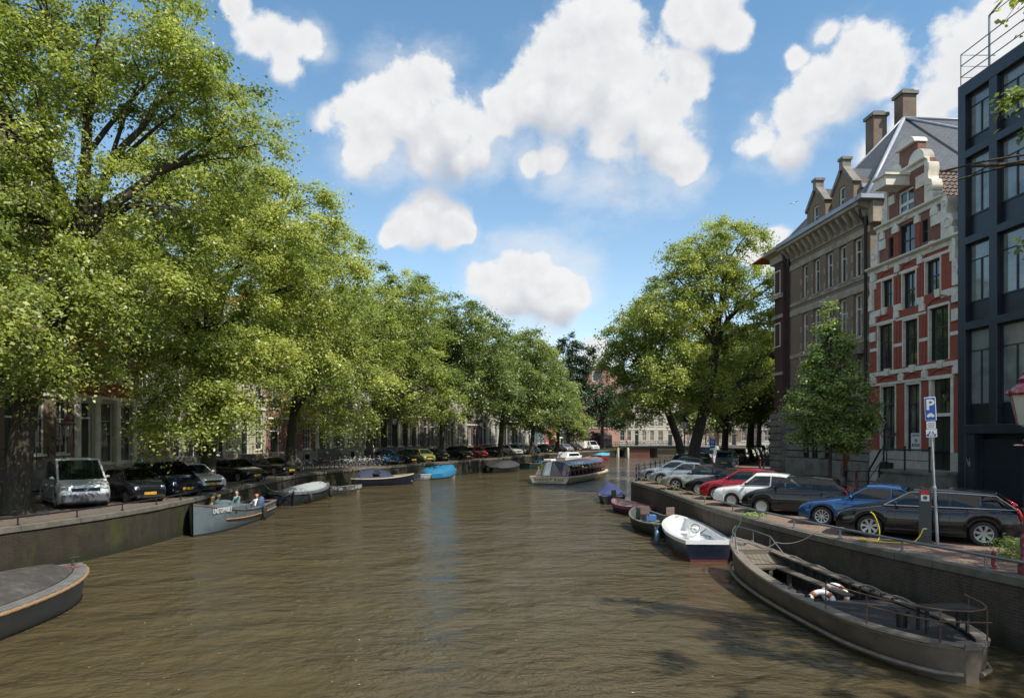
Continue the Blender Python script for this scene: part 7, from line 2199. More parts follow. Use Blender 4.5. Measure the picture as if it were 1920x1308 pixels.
# ---- navy sloop with canopy
L = 6.8
b, sh, bm = boat('navy_sloop', 'navy sloop with folded navy spray canopy moored along the bend', -12.4, 64.0, .86, .5, L, 2.3, .72, NV, stern=.75, bowp=2.2, bow_rise=.3, gun=principled('cream_gunwale', (.45, .40, .30), .5), inner=principled('pale_inside', (.3, .27, .2), .6), gunh=.08)
tarp(b, L, sh, bm, .12, .66, .85, principled('navy_canvas', (.015, .02, .05), .75, var=.2), over=-.08, peak=.45)
m = MB(); m.add([(-.9, -1.2, 1.1), (-.2, -1.1, 1.1), (-.4, -.9, 1.5), (-.9, -1.0, 1.55)], [(0, 1, 2, 3)]); m.build('canopy_window', M_CARGLASS, b)
# ---- blue tarp boat
L = 6.6
b, sh, bm = boat('tarped_boat', 'white boat wrapped in a bright blue tarpaulin', -8.3, 74.2, .60, .8, L, 2.3, .55, principled('grey_white_hull', (.45, .47, .50), .4, var=.15), stern=.85, bow_rise=.35, gun=WHH)
tarp(b, L, sh, bm, .22, .98, .75, principled('cyan_tarp', (.012, .13, .25), .6, var=.18, vscale=2, coat=.0, bump=.4, bscale=3), over=.06, peak=.25, wr=.07, drop=.42)
# ---- black covered boat
L = 6.4
b, sh, bm = boat('black_covered_boat', 'boat under a peaked black cover in front of the silver people carrier', -1.0, 87.6, .62, .78, L, 2.3, .6, BK, stern=.8, gun=BK)
tarp(b, L, sh, bm, .14, .96, .8, principled('black_canvas', (.03, .03, .032), .7, var=.2), peak=.7)
m = MB(); m.box(-L / 2 - .4, -L / 2, -.2, .2, .2, 1.0); m.build('outboard', M_BLACK, b, bevel=.05)
# ---- green open boat
L = 8.2
b, sh, bm = boat('green_boat', 'long dark green open boat with small blue cover', 4.0, 98.8, .55, .83, L, 2.3, .75, principled('dark_green_hull', (.012, .045, .035), .35, coat=.3), stern=.8, gun=principled('tan_gunwale', (.32, .2, .12), .6), inner=principled('pale_inside', (.3, .27, .2), .6), bow_rise=.3)
m = MB(); m.box(-1.2, .2, -.7, .7, .7, 1.05); m.build('blue_cover', principled('cyan_tarp', (.01, .20, .42)), b, bevel=.1); 
m = MB(); m.box(2.2, 3.6, -.7, .7, .85, 1.2); m.build('white_cover', WHH, b, bevel=.12)
# ---- white cabin cruiser
L = 7.5
b, sh, bm = boat('cabin_cruiser', 'white cabin cruiser moored behind the tour boat', 9.7, 113, .55, .83, L, 2.6, 1.05, WHH, stern=.85, gun=WHH, inner=WHH, bow_rise=.3, deck=.4)
m = MB(); m.prism([(-3.0, 1.0), (1.9, 1.0), (1.2, 1.9), (-2.6, 2.0)], -1.0, 1.0, 'xz'); m.build('cabin', WHH, b, bevel=.15)
m = MB(); m.prism([(-2.4, 1.35), (1.2, 1.35), (.95, 1.75), (-2.2, 1.75)], -1.01, 1.01, 'xz'); m.build('cabin_window', M_CARGLASS, b)
# ---- low red boat and red boat with cyan cover
RDH = principled('red_hull', (.28, .02, .025), .35, coat=.3)
L = 6.0
b, sh, bm = boat('red_boat', 'low red open boat behind the tour boat roof', 12.6, 121, .5, .86, L, 2.1, .6, RDH, stern=.8, gun=principled('orange_red_gunwale', (.45, .10, .04), .5), inner=PKI)
bench(b, L, bm, .3, .4); bench(b, L, bm, .6, .4)
L = 5.6
b, sh, bm = boat('red_covered_boat', 'red boat with a cyan cover nearest the bridge', 17.4, 131, .5, .86, L, 2.3, .95, RDH, stern=.8, gun=WHH)
tarp(b, L, sh, bm, .08, .8, .45, principled('cyan_cover', (.05, .33, .45), .5), peak=.5)
# ---- grey canopied sloop at the lower left
L = 9.5; RP = principled('rope_fender', (.24, .15, .075), .9, var=.3, vscale=20, bump=.8, bscale=30)
LGH = principled('blue_grey_sloop', (.14, .15, .16), .45, var=.1, dirt=(.10, .11, .12), damt=.4)
b, sh, bm = boat('canopied_sloop', 'large blue grey sloop under a dark cover with tan rope fender', -12.9, 15.3, .04, 1, L, 3.3, .72, LGH, stern=.8, bowp=3.0, bow_rise=.16, gun=principled('grey_stone_rim', (.11, .108, .105), .6, var=.25, dirt=(.3, .28, .25), damt=.3), inner=INT, gunw=.34, gunh=.06, rake=.1, boot=None)
tarp(b, L, sh, bm, .02, .93, .42, principled('charcoal_cover', (.040, .036, .034), .75, var=.3, dirt=(.11, .10, .095), damt=.7, dscale=2.5), over=-.36, peak=.4, wr=.012, drop=.0)
m = MB()
for s_ in (1, -1):
    pts = [(-L / 2 + L * t, s_ * (bm(t) + .05), sh(t) - .05) for t in [i / 60 for i in range(60)]] + [(L / 2 + .05, 0, sh(1) - .05)]
    m.tube(pts, [.058 if i % 2 else .044 for i in range(len(pts))], 8)
m.build('rope_fender', RP, b, smooth=70)
m = MB(); m.box(L / 2 - 1.0, L / 2 - .45, -.35, .3, sh(.9) + .0, sh(.9) + .05); m.build('rusty_hatch', principled('rust_red', (.16, .05, .03), .8, var=.3), b); m = MB(); m.tube([(L / 2 - .3, 0, sh(.95)), (L / 2 - .15, .05, sh(.95) + .28)], .025, 5); m.tube([(L / 2 - .3, .1, sh(.95) + .2), (L / 2 - .1, -.08, sh(.95) + .22)], .02, 5); m.build('cleat', M_RUBBER, b)

rope('pale mooring ropes hanging from the rail to the canopied sloop', [(-16.75, 20.6, .28), (-16.4, 20.2, -.3), (-14.2, 18.9, -.72)], .022, principled('pale_rope', (.35, .33, .3), .9), .15)
rope('mooring rope from the quay rail down to the covered dark sloop', [(-16.3, 44.0, .28), (-15.3, 44.6, -.6), (-14.6, 44.9, -.75)], .02, None, .25)
rope('mooring rope from the rail to the bow of the brown barge', [(9.3, 20.5, .25), (8.2, 21.2, -.3), (7.5, 21.4, -.25)], .014, None, .2)
rope('mooring rope from the rail to the stern of the white boat', [(8.6, 25.4, .2), (8.3, 25.2, -.4), (7.9, 25.1, -.75)], .014, principled('green_hose', (.02, .10, .07)), .1)
m = MB(); random.seed(4)
m.tube([(0, 0, .33), (.02, .03, .2), (-.03, -.02, .1), (.0, -.10, .0), (-.04, -.14, -.18), (.02, -.15, -.34)], [.03, .05, .035, .05, .04, .03], 6); m.torus(.05, .025, 10, 5, c=(0, 0, .33), axis='x')
o = m.build('red_rope', principled('faded_red_rope', (.25, .04, .04), .9, var=.3), None, loc=(10.9, 14.05 + 1.4, 0)); tag(o, 'knotted red rope tied round the grey pipe rail', 'rope')
m = MB(); m.tube([(0, 0, .30), (.1, 0, .25), (.3, -.1, .2), (.45, .05, .08)], .03, 6)
# ================================================================ PEOPLE
SKIN = principled('skin', (.45, .25, .17), .55, var=.05)
def cloth(n, c): return principled('cloth_' + n, c, .85, var=.15, vscale=12)
CL = {'teal': cloth('teal', (.16, .24, .25)), 'jeans': cloth('jeans', (.03, .05, .10)), 'black': cloth('black', (.015, .015, .018)), 'white': cloth('white', (.6, .6, .58)), 'pink': cloth('pink', (.45, .18, .20)), 'red': cloth('red', (.35, .03, .03)), 'blue': cloth('blue', (.04, .10, .28)), 'turq': cloth('turquoise', (.05, .35, .38)), 'yellow': cloth('yellow', (.5, .35, .05)), 'grey': cloth('grey', (.18, .18, .19)), 'beige': cloth('beige', (.4, .32, .22)), 'green': cloth('green', (.08, .2, .08)), 'navy': cloth('navy', (.02, .03, .07))}
HAIR = {'brown': principled('brown_hair', (.07, .035, .018), .7, var=.4, vscale=40), 'blond': principled('blond_hair', (.40, .25, .10), .7, var=.3, vscale=40), 'dark': principled('dark_hair', (.015, .011, .009), .6, var=.3), 'ginger': principled('ginger_hair', (.28, .11, .04), .7, var=.3, vscale=40), 'none': None}
PCACHE = {}
def person_mesh(pose, vox=.028):
    k = (pose, vox)
    if k in PCACHE: return PCACHE[k]
    V3 = Vector
    S = []   # p0,p1,r0,r1,material: 0 skin, 1 top, 2 trousers, 3 shoes
    def seg(a, b_, r0, r1, m): S.append((V3(a), V3(b_), r0, r1, m))
    if pose in ('stand', 'walk', 'stride'):
        hip = .92; st = {'stand': .03, 'walk': .22, 'stride': .32}[pose]
        for s_, d in ((1, st), (-1, -st)):
            seg((0, s_ * .085, hip), (d * .5 + .03, s_ * .09, .50), .095, .062, 2); seg((d * .5 + .03, s_ * .09, .50), (d - .03, s_ * .09, .09), .062, .042, 2)
            seg((d - .05, s_ * .09, .045), (d + .15, s_ * .10, .035), .045, .035, 3)
            a = -d * .8
            seg((0, s_ * .19, 1.40), (a * .45, s_ * .235, 1.13), .050, .040, 1); seg((a * .45, s_ * .235, 1.13), (a * .8 + .05, s_ * .24, .90), .036, .027, 0)
            seg((a * .8 + .05, s_ * .24, .90), (a * .8 + .08, s_ * .24, .82), .030, .022, 0)
        seg((0, 0, .92), (0, 0, 1.12), .135, .125, 2); seg((0, 0, 1.02), (0, 0, 1.32), .135, .150, 1); seg((0, -.12, 1.36), (0, .12, 1.36), .080, .080, 1)
        top = 1.40
    elif pose == 'sit':
        for s_ in (1, -1):
            seg((0, s_ * .09, .50), (.42, s_ * .12, .50), .095, .065, 2); seg((.42, s_ * .12, .50), (.42, s_ * .12, .09), .062, .042, 2); seg((.40, s_ * .12, .045), (.58, s_ * .12, .035), .045, .035, 3)
            seg((-.02, s_ * .19, .98), (.06, s_ * .25, .72), .052, .040, 1); seg((.06, s_ * .25, .72), (.28, s_ * .17, .62), .036, .027, 0); seg((.28, s_ * .17, .62), (.36, s_ * .15, .60), .030, .020, 0)
            for f in range(3): seg((.34, s_ * (.13 + .02 * f), .60), (.41, s_ * (.12 + .025 * f), .575), .011, .009, 0)
        seg((0, 0, .50), (-.02, 0, .68), .14, .13, 2); seg((-.02, 0, .60), (-.03, 0, .90), .135, .155, 1); seg((-.03, -.12, .94), (-.03, .12, .94), .085, .085, 1)
        top = .98
    elif pose == 'recline':
        for s_ in (1, -1):
            seg((0, s_ * .09, .12), (.40, s_ * .11, .34), .095, .065, 2); seg((.40, s_ * .11, .34), (.62, s_ * .11, .05), .062, .042, 2); seg((.62, s_ * .11, .05), (.78, s_ * .11, .10), .04, .03, 3)
            seg((-.26, s_ * .19, .55), (-.30, s_ * .34, .36), .048, .038, 1); seg((-.30, s_ * .34, .36), (-.05, s_ * .36, .42), .034, .026, 0); seg((-.05, s_ * .36, .42), (.03, s_ * .36, .43), .028, .02, 0)
        seg((0, 0, .13), (-.12, 0, .30), .13, .125, 2); seg((-.08, 0, .24), (-.24, 0, .52), .13, .145, 1); seg((-.27, -.12, .56), (-.27, .12, .56), .08, .08, 1)
        top = .60
    bx_ = {'recline': -.27, 'sit': -.03}.get(pose, 0)
    seg((bx_, 0, top - .02), (bx_ + .02, 0, top + .12), .055, .05, 0)
    seg((bx_ + .02, 0, top + .17), (bx_ + .035, 0, top + .24), .078, .088, 0)
    seg((bx_ + .10, 0, top + .20), (bx_ + .13, 0, top + .185), .018, .014, 0)
    for s_ in (1, -1): seg((bx_ + .02, s_ * .082, top + .20), (bx_ + .015, s_ * .09, top + .23), .016, .016, 0)
    m = MB()
    for a, b_, r0, r1, mt in S:
        m.tube([a, b_], [r0, r1], 12, mt); m.sphere(a, r0, 12, 8, mt); m.sphere(b_, r1, 12, 8, mt)
    me = bpy.data.meshes.new('p'); me.from_pydata(m.v, [], m.f)
    o = bpy.data.objects.new('p', me); COL.objects.link(o)
    md = o.modifiers.new('r', 'REMESH'); md.mode = 'VOXEL'; md.voxel_size = vox
    sm = o.modifiers.new('s', 'SMOOTH'); sm.factor = .5; sm.iterations = 3
    bpy.context.view_layer.update()
    out = bpy.data.meshes.new_from_object(o.evaluated_get(bpy.context.evaluated_depsgraph_get()))
    bpy.data.objects.remove(o)
    idx = []
    for p in out.polygons:
        c = p.center; best = (1e9, 0)
        for a, b_, r0, r1, mt in S:
            ab = b_ - a; t = max(0, min(1, (c - a).dot(ab) / max(1e-9, ab.length_squared)))
            d = (c - (a + ab * t)).length - (r0 + (r1 - r0) * t)
            if d < best[0]: best = (d, mt)
        idx.append(best[1])
    out.polygons.foreach_set('use_smooth', [True] * len(out.polygons))
    PCACHE[k] = (out, idx, Vector((bx_ + .03, 0, top + .22)))
    return PCACHE[k]

def person(label, loc, rz, pose, top, legs, hair='brown', vox=.028, h=1.0, longhair=False, group=None, skinm=None):
    src, idx, hd_ = person_mesh(pose, vox)
    me = src.copy(); me.name = 'person'
    me.materials.clear()
    for mt in (skinm or SKIN, CL[top], CL[legs], CL['black']): me.materials.append(mt)
    me.polygons.foreach_set('material_index', idx)
    o = bpy.data.objects.new('person', me); COL.objects.link(o)
    o.location = loc; o.rotation_euler = (0, 0, rz); o.scale = (h, h, h)
    tag(o, label, 'person', group)
    if hair != 'none':
        m = MB()
        m.sphere((hd_.x - .018, 0, hd_.z + .022), .098, 12, 8, sc=(1, .98, .95))
        if longhair: m.sphere((hd_.x - .06, 0, hd_.z - .06), .10, 10, 7, sc=(.75, 1.05, 1.25)); m.sphere((hd_.x - .02, 0, hd_.z + .03), .115, 10, 7, sc=(1, 1.1, .9))
        # keep the face clear
        m.v = [(min(p[0], hd_.x + .055 - max(0, (hd_.z + .03 - p[2])) * .9), p[1], p[2]) for p in m.v]
        m.build('hair', HAIR[hair], o, smooth=True, uv=False)
    if vox < .02:
        m = MB()
        for s_ in (1, -1): m.sphere((hd_.x + .084, s_ * .032, hd_.z + .0), .011, 6, 4)
        m.build('eyes', M_BLACK, o, uv=False)
    return o

# people on the grey launch
lb_, lc, lh, lL = LAUNCH
def on_launch(x, y, z):
    n_ = Vector((-lh.y, lh.x)); p = lc + lh * x + n_ * y
    return (p.x, p.y, WZ + z)
la = math.atan2(lh.y, lh.x)
person('balding man in a teal shirt sitting in the middle of the grey launch', on_launch(.0, .25, .42), la - 1.9, 'sit', 'teal', 'jeans', 'none', .014)
person('curly haired woman in a pale top leaning back in the stern of the grey launch', on_launch(-2.6, .35, .40), la + .2, 'recline', 'white', 'jeans', 'ginger', .014, longhair=True)
person('blond person half hidden behind the cabin of the grey launch', on_launch(1.0, -.55, .22), la + 2.6, 'sit', 'beige', 'grey', 'blond', .014, longhair=True)
person('bare-shouldered person in a green top beside the balding man', on_launch(.55, -.45, .30), la + 2.2, 'sit', 'green', 'jeans', 'blond', .014)
# passengers in the tour boat
tb, tx, ty, thd, tx0, tsh, tbm = TOUR
tn = Vector((-thd.y, thd.x)); ta = math.atan2(thd.y, thd.x)
tops = ['turq', 'white', 'red', 'blue', 'yellow', 'grey', 'green', 'pink', 'white', 'navy', 'beige', 'turq']
nmc = {'turq': 'turquoise', 'navy': 'navy'}
rowsn = ['rearmost row', 'second row', 'third row', 'fourth row', 'fifth row', 'sixth row', 'seventh row', 'foremost row']
k = 0
for i in range(8):
    for s_, sn in ((-1, 'starboard'), (1, 'port')):
        xx = tx0 + 1.35 + 1.35 * i; p = Vector((tx, ty)) + thd * xx + tn * (s_ * 1.0)
        c_ = tops[(k * 5 + i) % 12]; hh = ['brown', 'blond', 'dark', 'ginger'][(k * 3 + i) % 4]
        person('%s haired passenger in %s, %s of the tour boat, %s side' % (hh, nmc.get(c_, c_), rowsn[i], sn), (p.x, p.y, WZ + .12), ta, 'sit', c_, 'jeans', hh, .035, h=1.08, group='passengers seated in the tour boat')
        k += 1
person('person in a striking pink top at the rear window of the tour boat', (tx + thd.x * (tx0 + .25) - tn.x * .9, ty + thd.y * (tx0 + .25) - tn.y * .9, WZ + .15), ta + 3.0, 'sit', 'pink', 'jeans', 'dark', .035)
# pedestrians
person('blond woman in a pale turquoise top behind the dark blue car', (-24.0, 44.0, .1), 1.2, 'stand', 'turq', 'jeans', 'blond', .022, longhair=True)
person('dark haired passer-by bending near the grey van', (-24.4, 37.0, .1), 1.8, 'walk', 'black', 'black', 'dark', .022)
person('pedestrian in black walking away along the far right pavement', (26.8, 70.5, .1), 1.1, 'walk', 'black', 'black', 'dark', .03)
person('pedestrian in navy beside the one in black on the far pavement', (27.6, 71.5, .1), 1.1, 'stride', 'navy', 'jeans', 'brown', .03)
person('pedestrian in a yellow top far down the right road', (36.6, 97, .1), 1.1, 'walk', 'yellow', 'jeans', 'brown', .03)
person('pedestrian in red by the red shop front', (-3.2, 108, .1), 1.1, 'walk', 'red', 'grey', 'brown', .03)
person('person in dark red between the saloon cars under the far elm', (-6.9, 91, .0), .6, 'stand', 'red', 'black', 'dark', .03)

# ================================================================ BICYCLES
def bicycle(label, loc, rz, frame, tilt=0.0, group=None, simple=False, cat='bicycle'):
    t = empty('bicycle', loc, rz, label, cat, group); t.rotation_euler = (tilt, 0, rz)
    fm = principled('bike_%s' % frame, {'black': (.012, .012, .013), 'silver': (.4, .41, .42), 'red': (.25, .02, .02), 'blue': (.03, .08, .2), 'white': (.6, .6, .58)}[frame], .35, .3)
    wm = principled('spoke_metal', (.4, .4, .41), .35, .8)
    for xx in (-.52, .52):
        m = MB(); m.torus(.33, .020, 18 if not simple else 12, 5 if not simple else 4, c=(xx, 0, .345)); wl_ = m.build('wheel', M_RUBBER, t, smooth=True, uv=False)
        if not simple:
            m = MB(); m.torus(.305, .010, 18, 4, c=(xx, 0, .345))
            for k in range(9): a = 2 * PI * k / 9; m.tube([(xx, 0, .345), (xx + .3 * math.cos(a), 0, .345 + .3 * math.sin(a))], .0035, 3, cap=False)
            m.sphere((xx, 0, .345), .03, 6, 4); m.build('rim', wm, wl_, uv=False)
            m = MB(); m.lathe([(.37, -.03), (.385, 0), (.37, .03)], 10, axis='y', c=(xx, 0, .345), a0=.3 if xx < 0 else .8, a1=PI * .95 if xx < 0 else PI * .8, capb=False, capt=False); m.build('mudguard', fm, t, uv=False)
    m = MB(); A_, B_, Cc, Dd = (-.52, 0, .345), (-.12, 0, .30), (-.25, 0, .82), (.36, 0, .80)
    for a, b_ in ((A_, B_), (A_, Cc), (B_, Cc), (B_, Dd), (Cc, (.36, 0, .78)), (Dd, (.52, 0, .345)), (Cc, (-.27, 0, .93)), (Dd, (.33, 0, 1.02))): m.tube([a, b_], .018, 5)
    m.build('frame', fm, t, smooth=True, uv=False)
    m = MB(); m.tube([(.20, -.28, 1.02), (.33, -.16, 1.06), (.35, 0, 1.03), (.33, .16, 1.06), (.20, .28, 1.02)], .014, 5); m.build('handlebar', wm, t, smooth=True, uv=False)
    m = MB(); m.sphere((-.30, 0, .96), .13, 8, 5, sc=(1, .6, .35)); m.build('saddle', M_BLACK, t, smooth=True, uv=False)
    if not simple:
        m = MB(); m.torus(.09, .01, 12, 4, c=(-.12, .03, .30)); m.tube([(-.12, .08, .30), (-.05, .10, .14)], .012, 4); m.tube([(-.12, -.08, .30), (-.19, -.10, .46)], .012, 4); m.build('crank', wm, t, uv=False)
        m = MB(); m.box(-.75, -.40, -.06, .06, .70, .715); m.tube([(-.7, .05, .7), (-.52, .05, .36)], .007, 4); m.build('carrier', fm, t, uv=False)
    return t
random.seed(21)
cols5 = ['black', 'silver', 'black', 'white', 'red', 'black', 'blue']
BK_LB = ['nearest the black sports car', 'second from the black sports car', 'leaning beside the lamp red post', 'with dark tyres under the stoop', 'in front of the cellar window', 'in front of the mansion steps', 'tilted against its neighbour', 'half way along the bicycle row', 'near the middle pillar', 'before the dark door', 'under the white sign', 'beside the dark door steps', 'just left of the thick trunk', 'in front of the thick trunk', 'right of the thick trunk', 'by the bright blue hatchback', 'last of the row by the bright blue hatchback', 'standing clear at the quay edge']
for i, lbx in enumerate(BK_LB):
    px = 566 + 160 * i / (len(BK_LB) - 1)
    r_ = on_quay(px, 1.7 + (i % 3) * .5)
    c_ = cols5[(i * 3) % 7] if i < 8 else ['silver', 'white', 'black', 'silver'][i % 4]
    if r_ is None: continue
    a = math.atan2(r_[2].y, r_[2].x)
    bicycle('%s bicycle %s' % (c_, lbx), (r_[0], r_[1], 0), a + R(-62 + random.uniform(-25, 25)), c_, random.uniform(-.2, .2), group='bicycles crowded on the quay edge')
bicycle('bicycle standing behind the thick elm trunk at the picture edge', (-23.4, 31.5, .1), .4, 'silver', .1)

# ================================================================ BRIDGE
b0 = Vector((22.4, 149.0)); b1 = Vector((44.5, 139.5)); bd = (b1 - b0); BL = bd.length; ba = math.atan2(bd.y, bd.x)
t = empty('canal_bridge', (b0.x, b0.y, 0), ba, 'low stone and iron canal bridge with three openings and iron railing', 'bridge')
M_IRONG = principled('green_grey_iron', (.055, .065, .062), .55, .2, var=.2, dirt=(.12, .12, .11), damt=.4)
def arch(x): return .62 + .55 * (1 - ((x - BL / 2) / (BL / 2)) ** 2) * .5 - .25 * max(0, 1 - abs(x - 1.8) / 1.8) * 0
xs_ = [-2 + (BL + 6) * i / 24 for i in range(25)]
m = MB(); m.grid([[(x, 0, arch(x) - .55), (x, -.0, arch(x)), (x, 9, arch(x)), (x, 9, arch(x) - .55), (x, 0, arch(x) - .55)][::-1] for x in xs_]); m.build('deck', M_IRONG, t)
m = MB(); m.grid([[(x, -.12, arch(x) - .12), (x, -.12, arch(x) + .06), (x, .15, arch(x) + .06)][::-1] for x in xs_]); m.build('edge_beam', principled('grey_edge', (.12, .125, .12), .7, var=.2), t)
for (xa, xb, mt, nm) in ((-1.5, .4, M_STONE, 'abutment'), (3.2, 7.6, B_REDD, 'pier'), (14.2, 17.0, M_STONE_D, 'pier'), (BL - .6, BL + 3, M_STONE_D, 'abutment')):
    m = MB(); m.box(xa, xb, .15, 8.8, WZ - .6, .25); m.build(nm, mt, t)
for xx in (.9, 3.1):
    m = MB(); m.lathe([(.28, WZ - .5), (.28, .25), (.22, .42), (.05, .5)], 10, c=(xx, -.6, 0)); m.build('fender_post', M_STONE_L, t, smooth=40)
m = MB()
for z in (.55, 1.05): m.tube([(x, .1, arch(x) + z) for x in xs_], .035, 5)
x = -1.5
while x < BL + 3:
    m.tube([(x, .1, arch(x)), (x, .1, arch(x) + 1.05)], .02, 4, cap=False); x += .55
m.build('railing', M_IRONG, t, uv=False)
m = MB(); m.grid([[(x, 8.9, arch(x)), (x, 8.9, arch(x) + 1.0)] for x in xs_[:2]]); 
# bicycles leaning all along the bridge railing
for i in range(30):
    x = .3 + (BL - 1) * i / 29; p = b0 + bd.normalized() * x + Vector((-bd.y, bd.x)).normalized() * (.55 + .15 * (i % 2))
    nm_ = ['first', 'second', 'third', 'fourth', 'fifth', 'sixth', 'seventh', 'eighth', 'ninth', 'tenth', 'eleventh', 'twelfth', 'thirteenth', 'fourteenth', 'fifteenth', 'sixteenth', 'seventeenth', 'eighteenth', 'nineteenth', 'twentieth', 'twenty-first', 'twenty-second', 'twenty-third', 'twenty-fourth', 'twenty-fifth', 'twenty-sixth', 'twenty-seventh', 'twenty-eighth', 'twenty-ninth', 'thirtieth'][i]
    c_ = cols5[(i * 5) % 7]
    bicycle('%s bicycle against the bridge railing, %s counted from the lorry side' % (c_, nm_), (p.x, p.y, arch(x)), ba + R(random.choice((8, -8, 170, 60))), c_, .08, group='bicycles leaning along the bridge railing', simple=True)
for i, (x, c_, lb) in enumerate(((2.2, 'pink', 'person in pink crossing the bridge by the purple lorry'), (14.5, 'white', 'person in white crossing the middle of the bridge'), (15.4, 'blue', 'person in blue walking beside the one in white on the bridge'), (19.0, 'red', 'person in red near the right part of the bridge'))):
    p = b0 + bd.normalized() * x + Vector((-bd.y, bd.x)).normalized() * 2.2
    person(lb, (p.x, p.y, arch(x)), ba + (0 if i % 2 else PI), 'walk', c_, 'jeans', 'brown', .035)
# floating jetty in front of the bridge
t = empty('landing_jetty', (35.2, 124.5, WZ), ba, 'small floating landing jetty with pale rail before the bridge', 'jetty')
m = MB(); m.box(0, 6.5, 0, 1.6, .1, .4); m.build('deck', M_WOODGREY, t)
m = MB(); m.tube([(0, 0, 1.4), (6.5, 0, 1.4)], .05, 5)
for xx in (0, 3.2, 6.5): m.tube([(xx, 0, .4), (xx, 0, 1.4)], .05, 5)
m.build('rail', M_WHITE, t)

# ================================================================ STREET FURNITURE
M_DRED = principled('dark_red_paint', (.16, .018, .03), .45, var=.3, vscale=14, dirt=(.5, .4, .42), damt=.45, dscale=9)
def lantern(parent, z, fm, s=1.0, x=0.0, y=0.0):
    m = MB(); m.lathe([(.03, z), (.10, z + .03), (.12, z + .06)], 6, c=(x, y, 0)); m.lathe([(.13 * s, z + .06), (.235 * s, z + .52 * s)], 6, c=(x, y, 0), capb=False, capt=False)
    m.v = m.v
    g_ = m.build('lantern_glass', glass_mat('lantern_pane', (.30, .30, .27), .15), parent, uv=False)
    m = MB()
    for k in range(6):
        a = 2 * PI * k / 6
        m.tube([(x + .135 * s * math.cos(a), y + .135 * s * math.sin(a), z + .06), (x + .24 * s * math.cos(a), y + .24 * s * math.sin(a), z + .52 * s)], .012, 4)
        m.sphere((x + .27 * s * math.cos(a), y + .27 * s * math.sin(a), z + .58 * s), .03 * s, 6, 4)
    m.lathe([(.27 * s, z + .52 * s), (.29 * s, z + .55 * s), (.15 * s, z + .68 * s), (.10 * s, z + .72 * s), (.12 * s, z + .78 * s), (.05 * s, z + .84 * s), (.06 * s, z + .88 * s), (.01, z + .98 * s)], 12, c=(x, y, 0))
    m.build('lantern_frame', fm, parent, smooth=40, uv=False)
def lamp_post(label, x, y, fm, h=3.2, s=1.0, z=0):
    t = empty('street_lamp', (x, y, z), 0, label, 'street lamp')
    m = MB(); m.lathe([(.16, 0), (.16, .25), (.11, .32), (.12, .8), (.07, .95), (.055, 1.2), (.075, 1.25), (.05, 1.3), (.042, h - .35), (.07, h - .3), (.04, h - .25), (.035, h)], 10)
    m.tube([(-.28, 0, h - .4), (.28, 0, h - .4)], .018, 5); m.build('post', fm, t, smooth=45, uv=False)
    lantern(t, h - .02, fm, s); return t
lamp_post('dark red ornate street lamp flecked with white before the stone building', 19.0, 48.0, M_DRED, 3.55, 1.3)
lamp_post('black street lamp at the quay in front of the leaning trunks', 13.9, 55.0, M_BLACK, 3.5, 1.25)
lamp_post('black street lamp deeper in the shade of the far trees', 19.6, 69.0, M_BLACK, 4.2, 1.2)
lamp_post('slim street lamp before the dark house behind the thick trunk', -12.6, 73.0, M_BLACK, 4.2, 1.3)
lamp_post('street lamp beside the red hatchback under the far elm', -4.2, 92.5, M_BLACK, 4.2, 1.3)
lamp_post('ornate dark red street lamp at the right picture edge', 11.12, 14.75, M_DRED, 3.2, 1.35)
def wall_lamp(label, x, y, z, rz, fm, s=1.0):
    t = empty('wall_lamp', (x, y, z), rz, label, 'wall lamp')
    m = MB(); m.tube([(0, 0, 0), (0, -.3, -.18), (0, -.65, -.16), (0, -.8, .05)], .025, 6); m.torus(.1, .015, 12, 4, c=(0, -.25, -.02), axis='x'); m.lathe([(.08, -.02), (.08, .02)], 8, axis='y'); m.build('bracket', fm, t, uv=False)
    lantern(t, .05, fm, s, 0, -.8); return t
wp = PR + Vector((-.0, -1.35, 0)); wall_lamp('dark red wall lamp on a bracket beside the red house windows', 20.04, 36.75 - 1.0, 3.1, AR, principled('dull_red_iron', (.10, .03, .035), .5, var=.2), 1.05)
wall_lamp('wall lamp on a scrolled iron bracket behind the grey van', -25.95, 38.6, 2.9, PI / 2, principled('dull_red_iron', (.10, .03, .035), .5), 1.3)
# bollards
for i, (px_, py_) in enumerate(((20.7, 57.0), (21.6, 58.6), (21.2, 55.6), (22.3, 57.3))):
    m = MB(); m.lathe([(.13, 0), (.13, .1), (.085, .16), (.075, .95), (.10, .98), (.10, 1.04), (.07, 1.1), (.02, 1.13)], 10)
    o = m.build('bollard', M_DRED if i == 0 else M_BLACK, None, loc=(px_, py_, .1), smooth=45, uv=False)
    tag(o, ['dark red bollard nearest the stone building corner', 'black bollard just beyond the dark red one', 'black bollard closest to the road', 'black bollard farthest round the corner'][i], 'bollard', 'bollards at the side street corner')
for i, (px_, py_, c_) in enumerate(((18.05, 36.9, M_BLACK), (18.1, 35.9, M_DRED))):
    m = MB(); m.lathe([(.11, 0), (.11, .1), (.07, .16), (.065, 1.0), (.09, 1.03), (.05, 1.12)], 10)
    o = m.build('bollard', c_, None, loc=(px_, py_, .1), smooth=45, uv=False); tag(o, ['black post behind the blue coupe before the stone building', 'dark red post behind the blue coupe roof'][i], 'bollard')
t = empty('area_railing', (18.1, 37.0, .1), 0, 'thin iron railing between the black post and the stone wall', 'railing')
m = MB(); m.tube([(0, 0, 1.0), (1.8, -.2, 1.0)], .02, 5); m.tube([(0, 0, .45), (1.8, -.2, .45)], .02, 5); m.build('bars', M_BLACK, t)

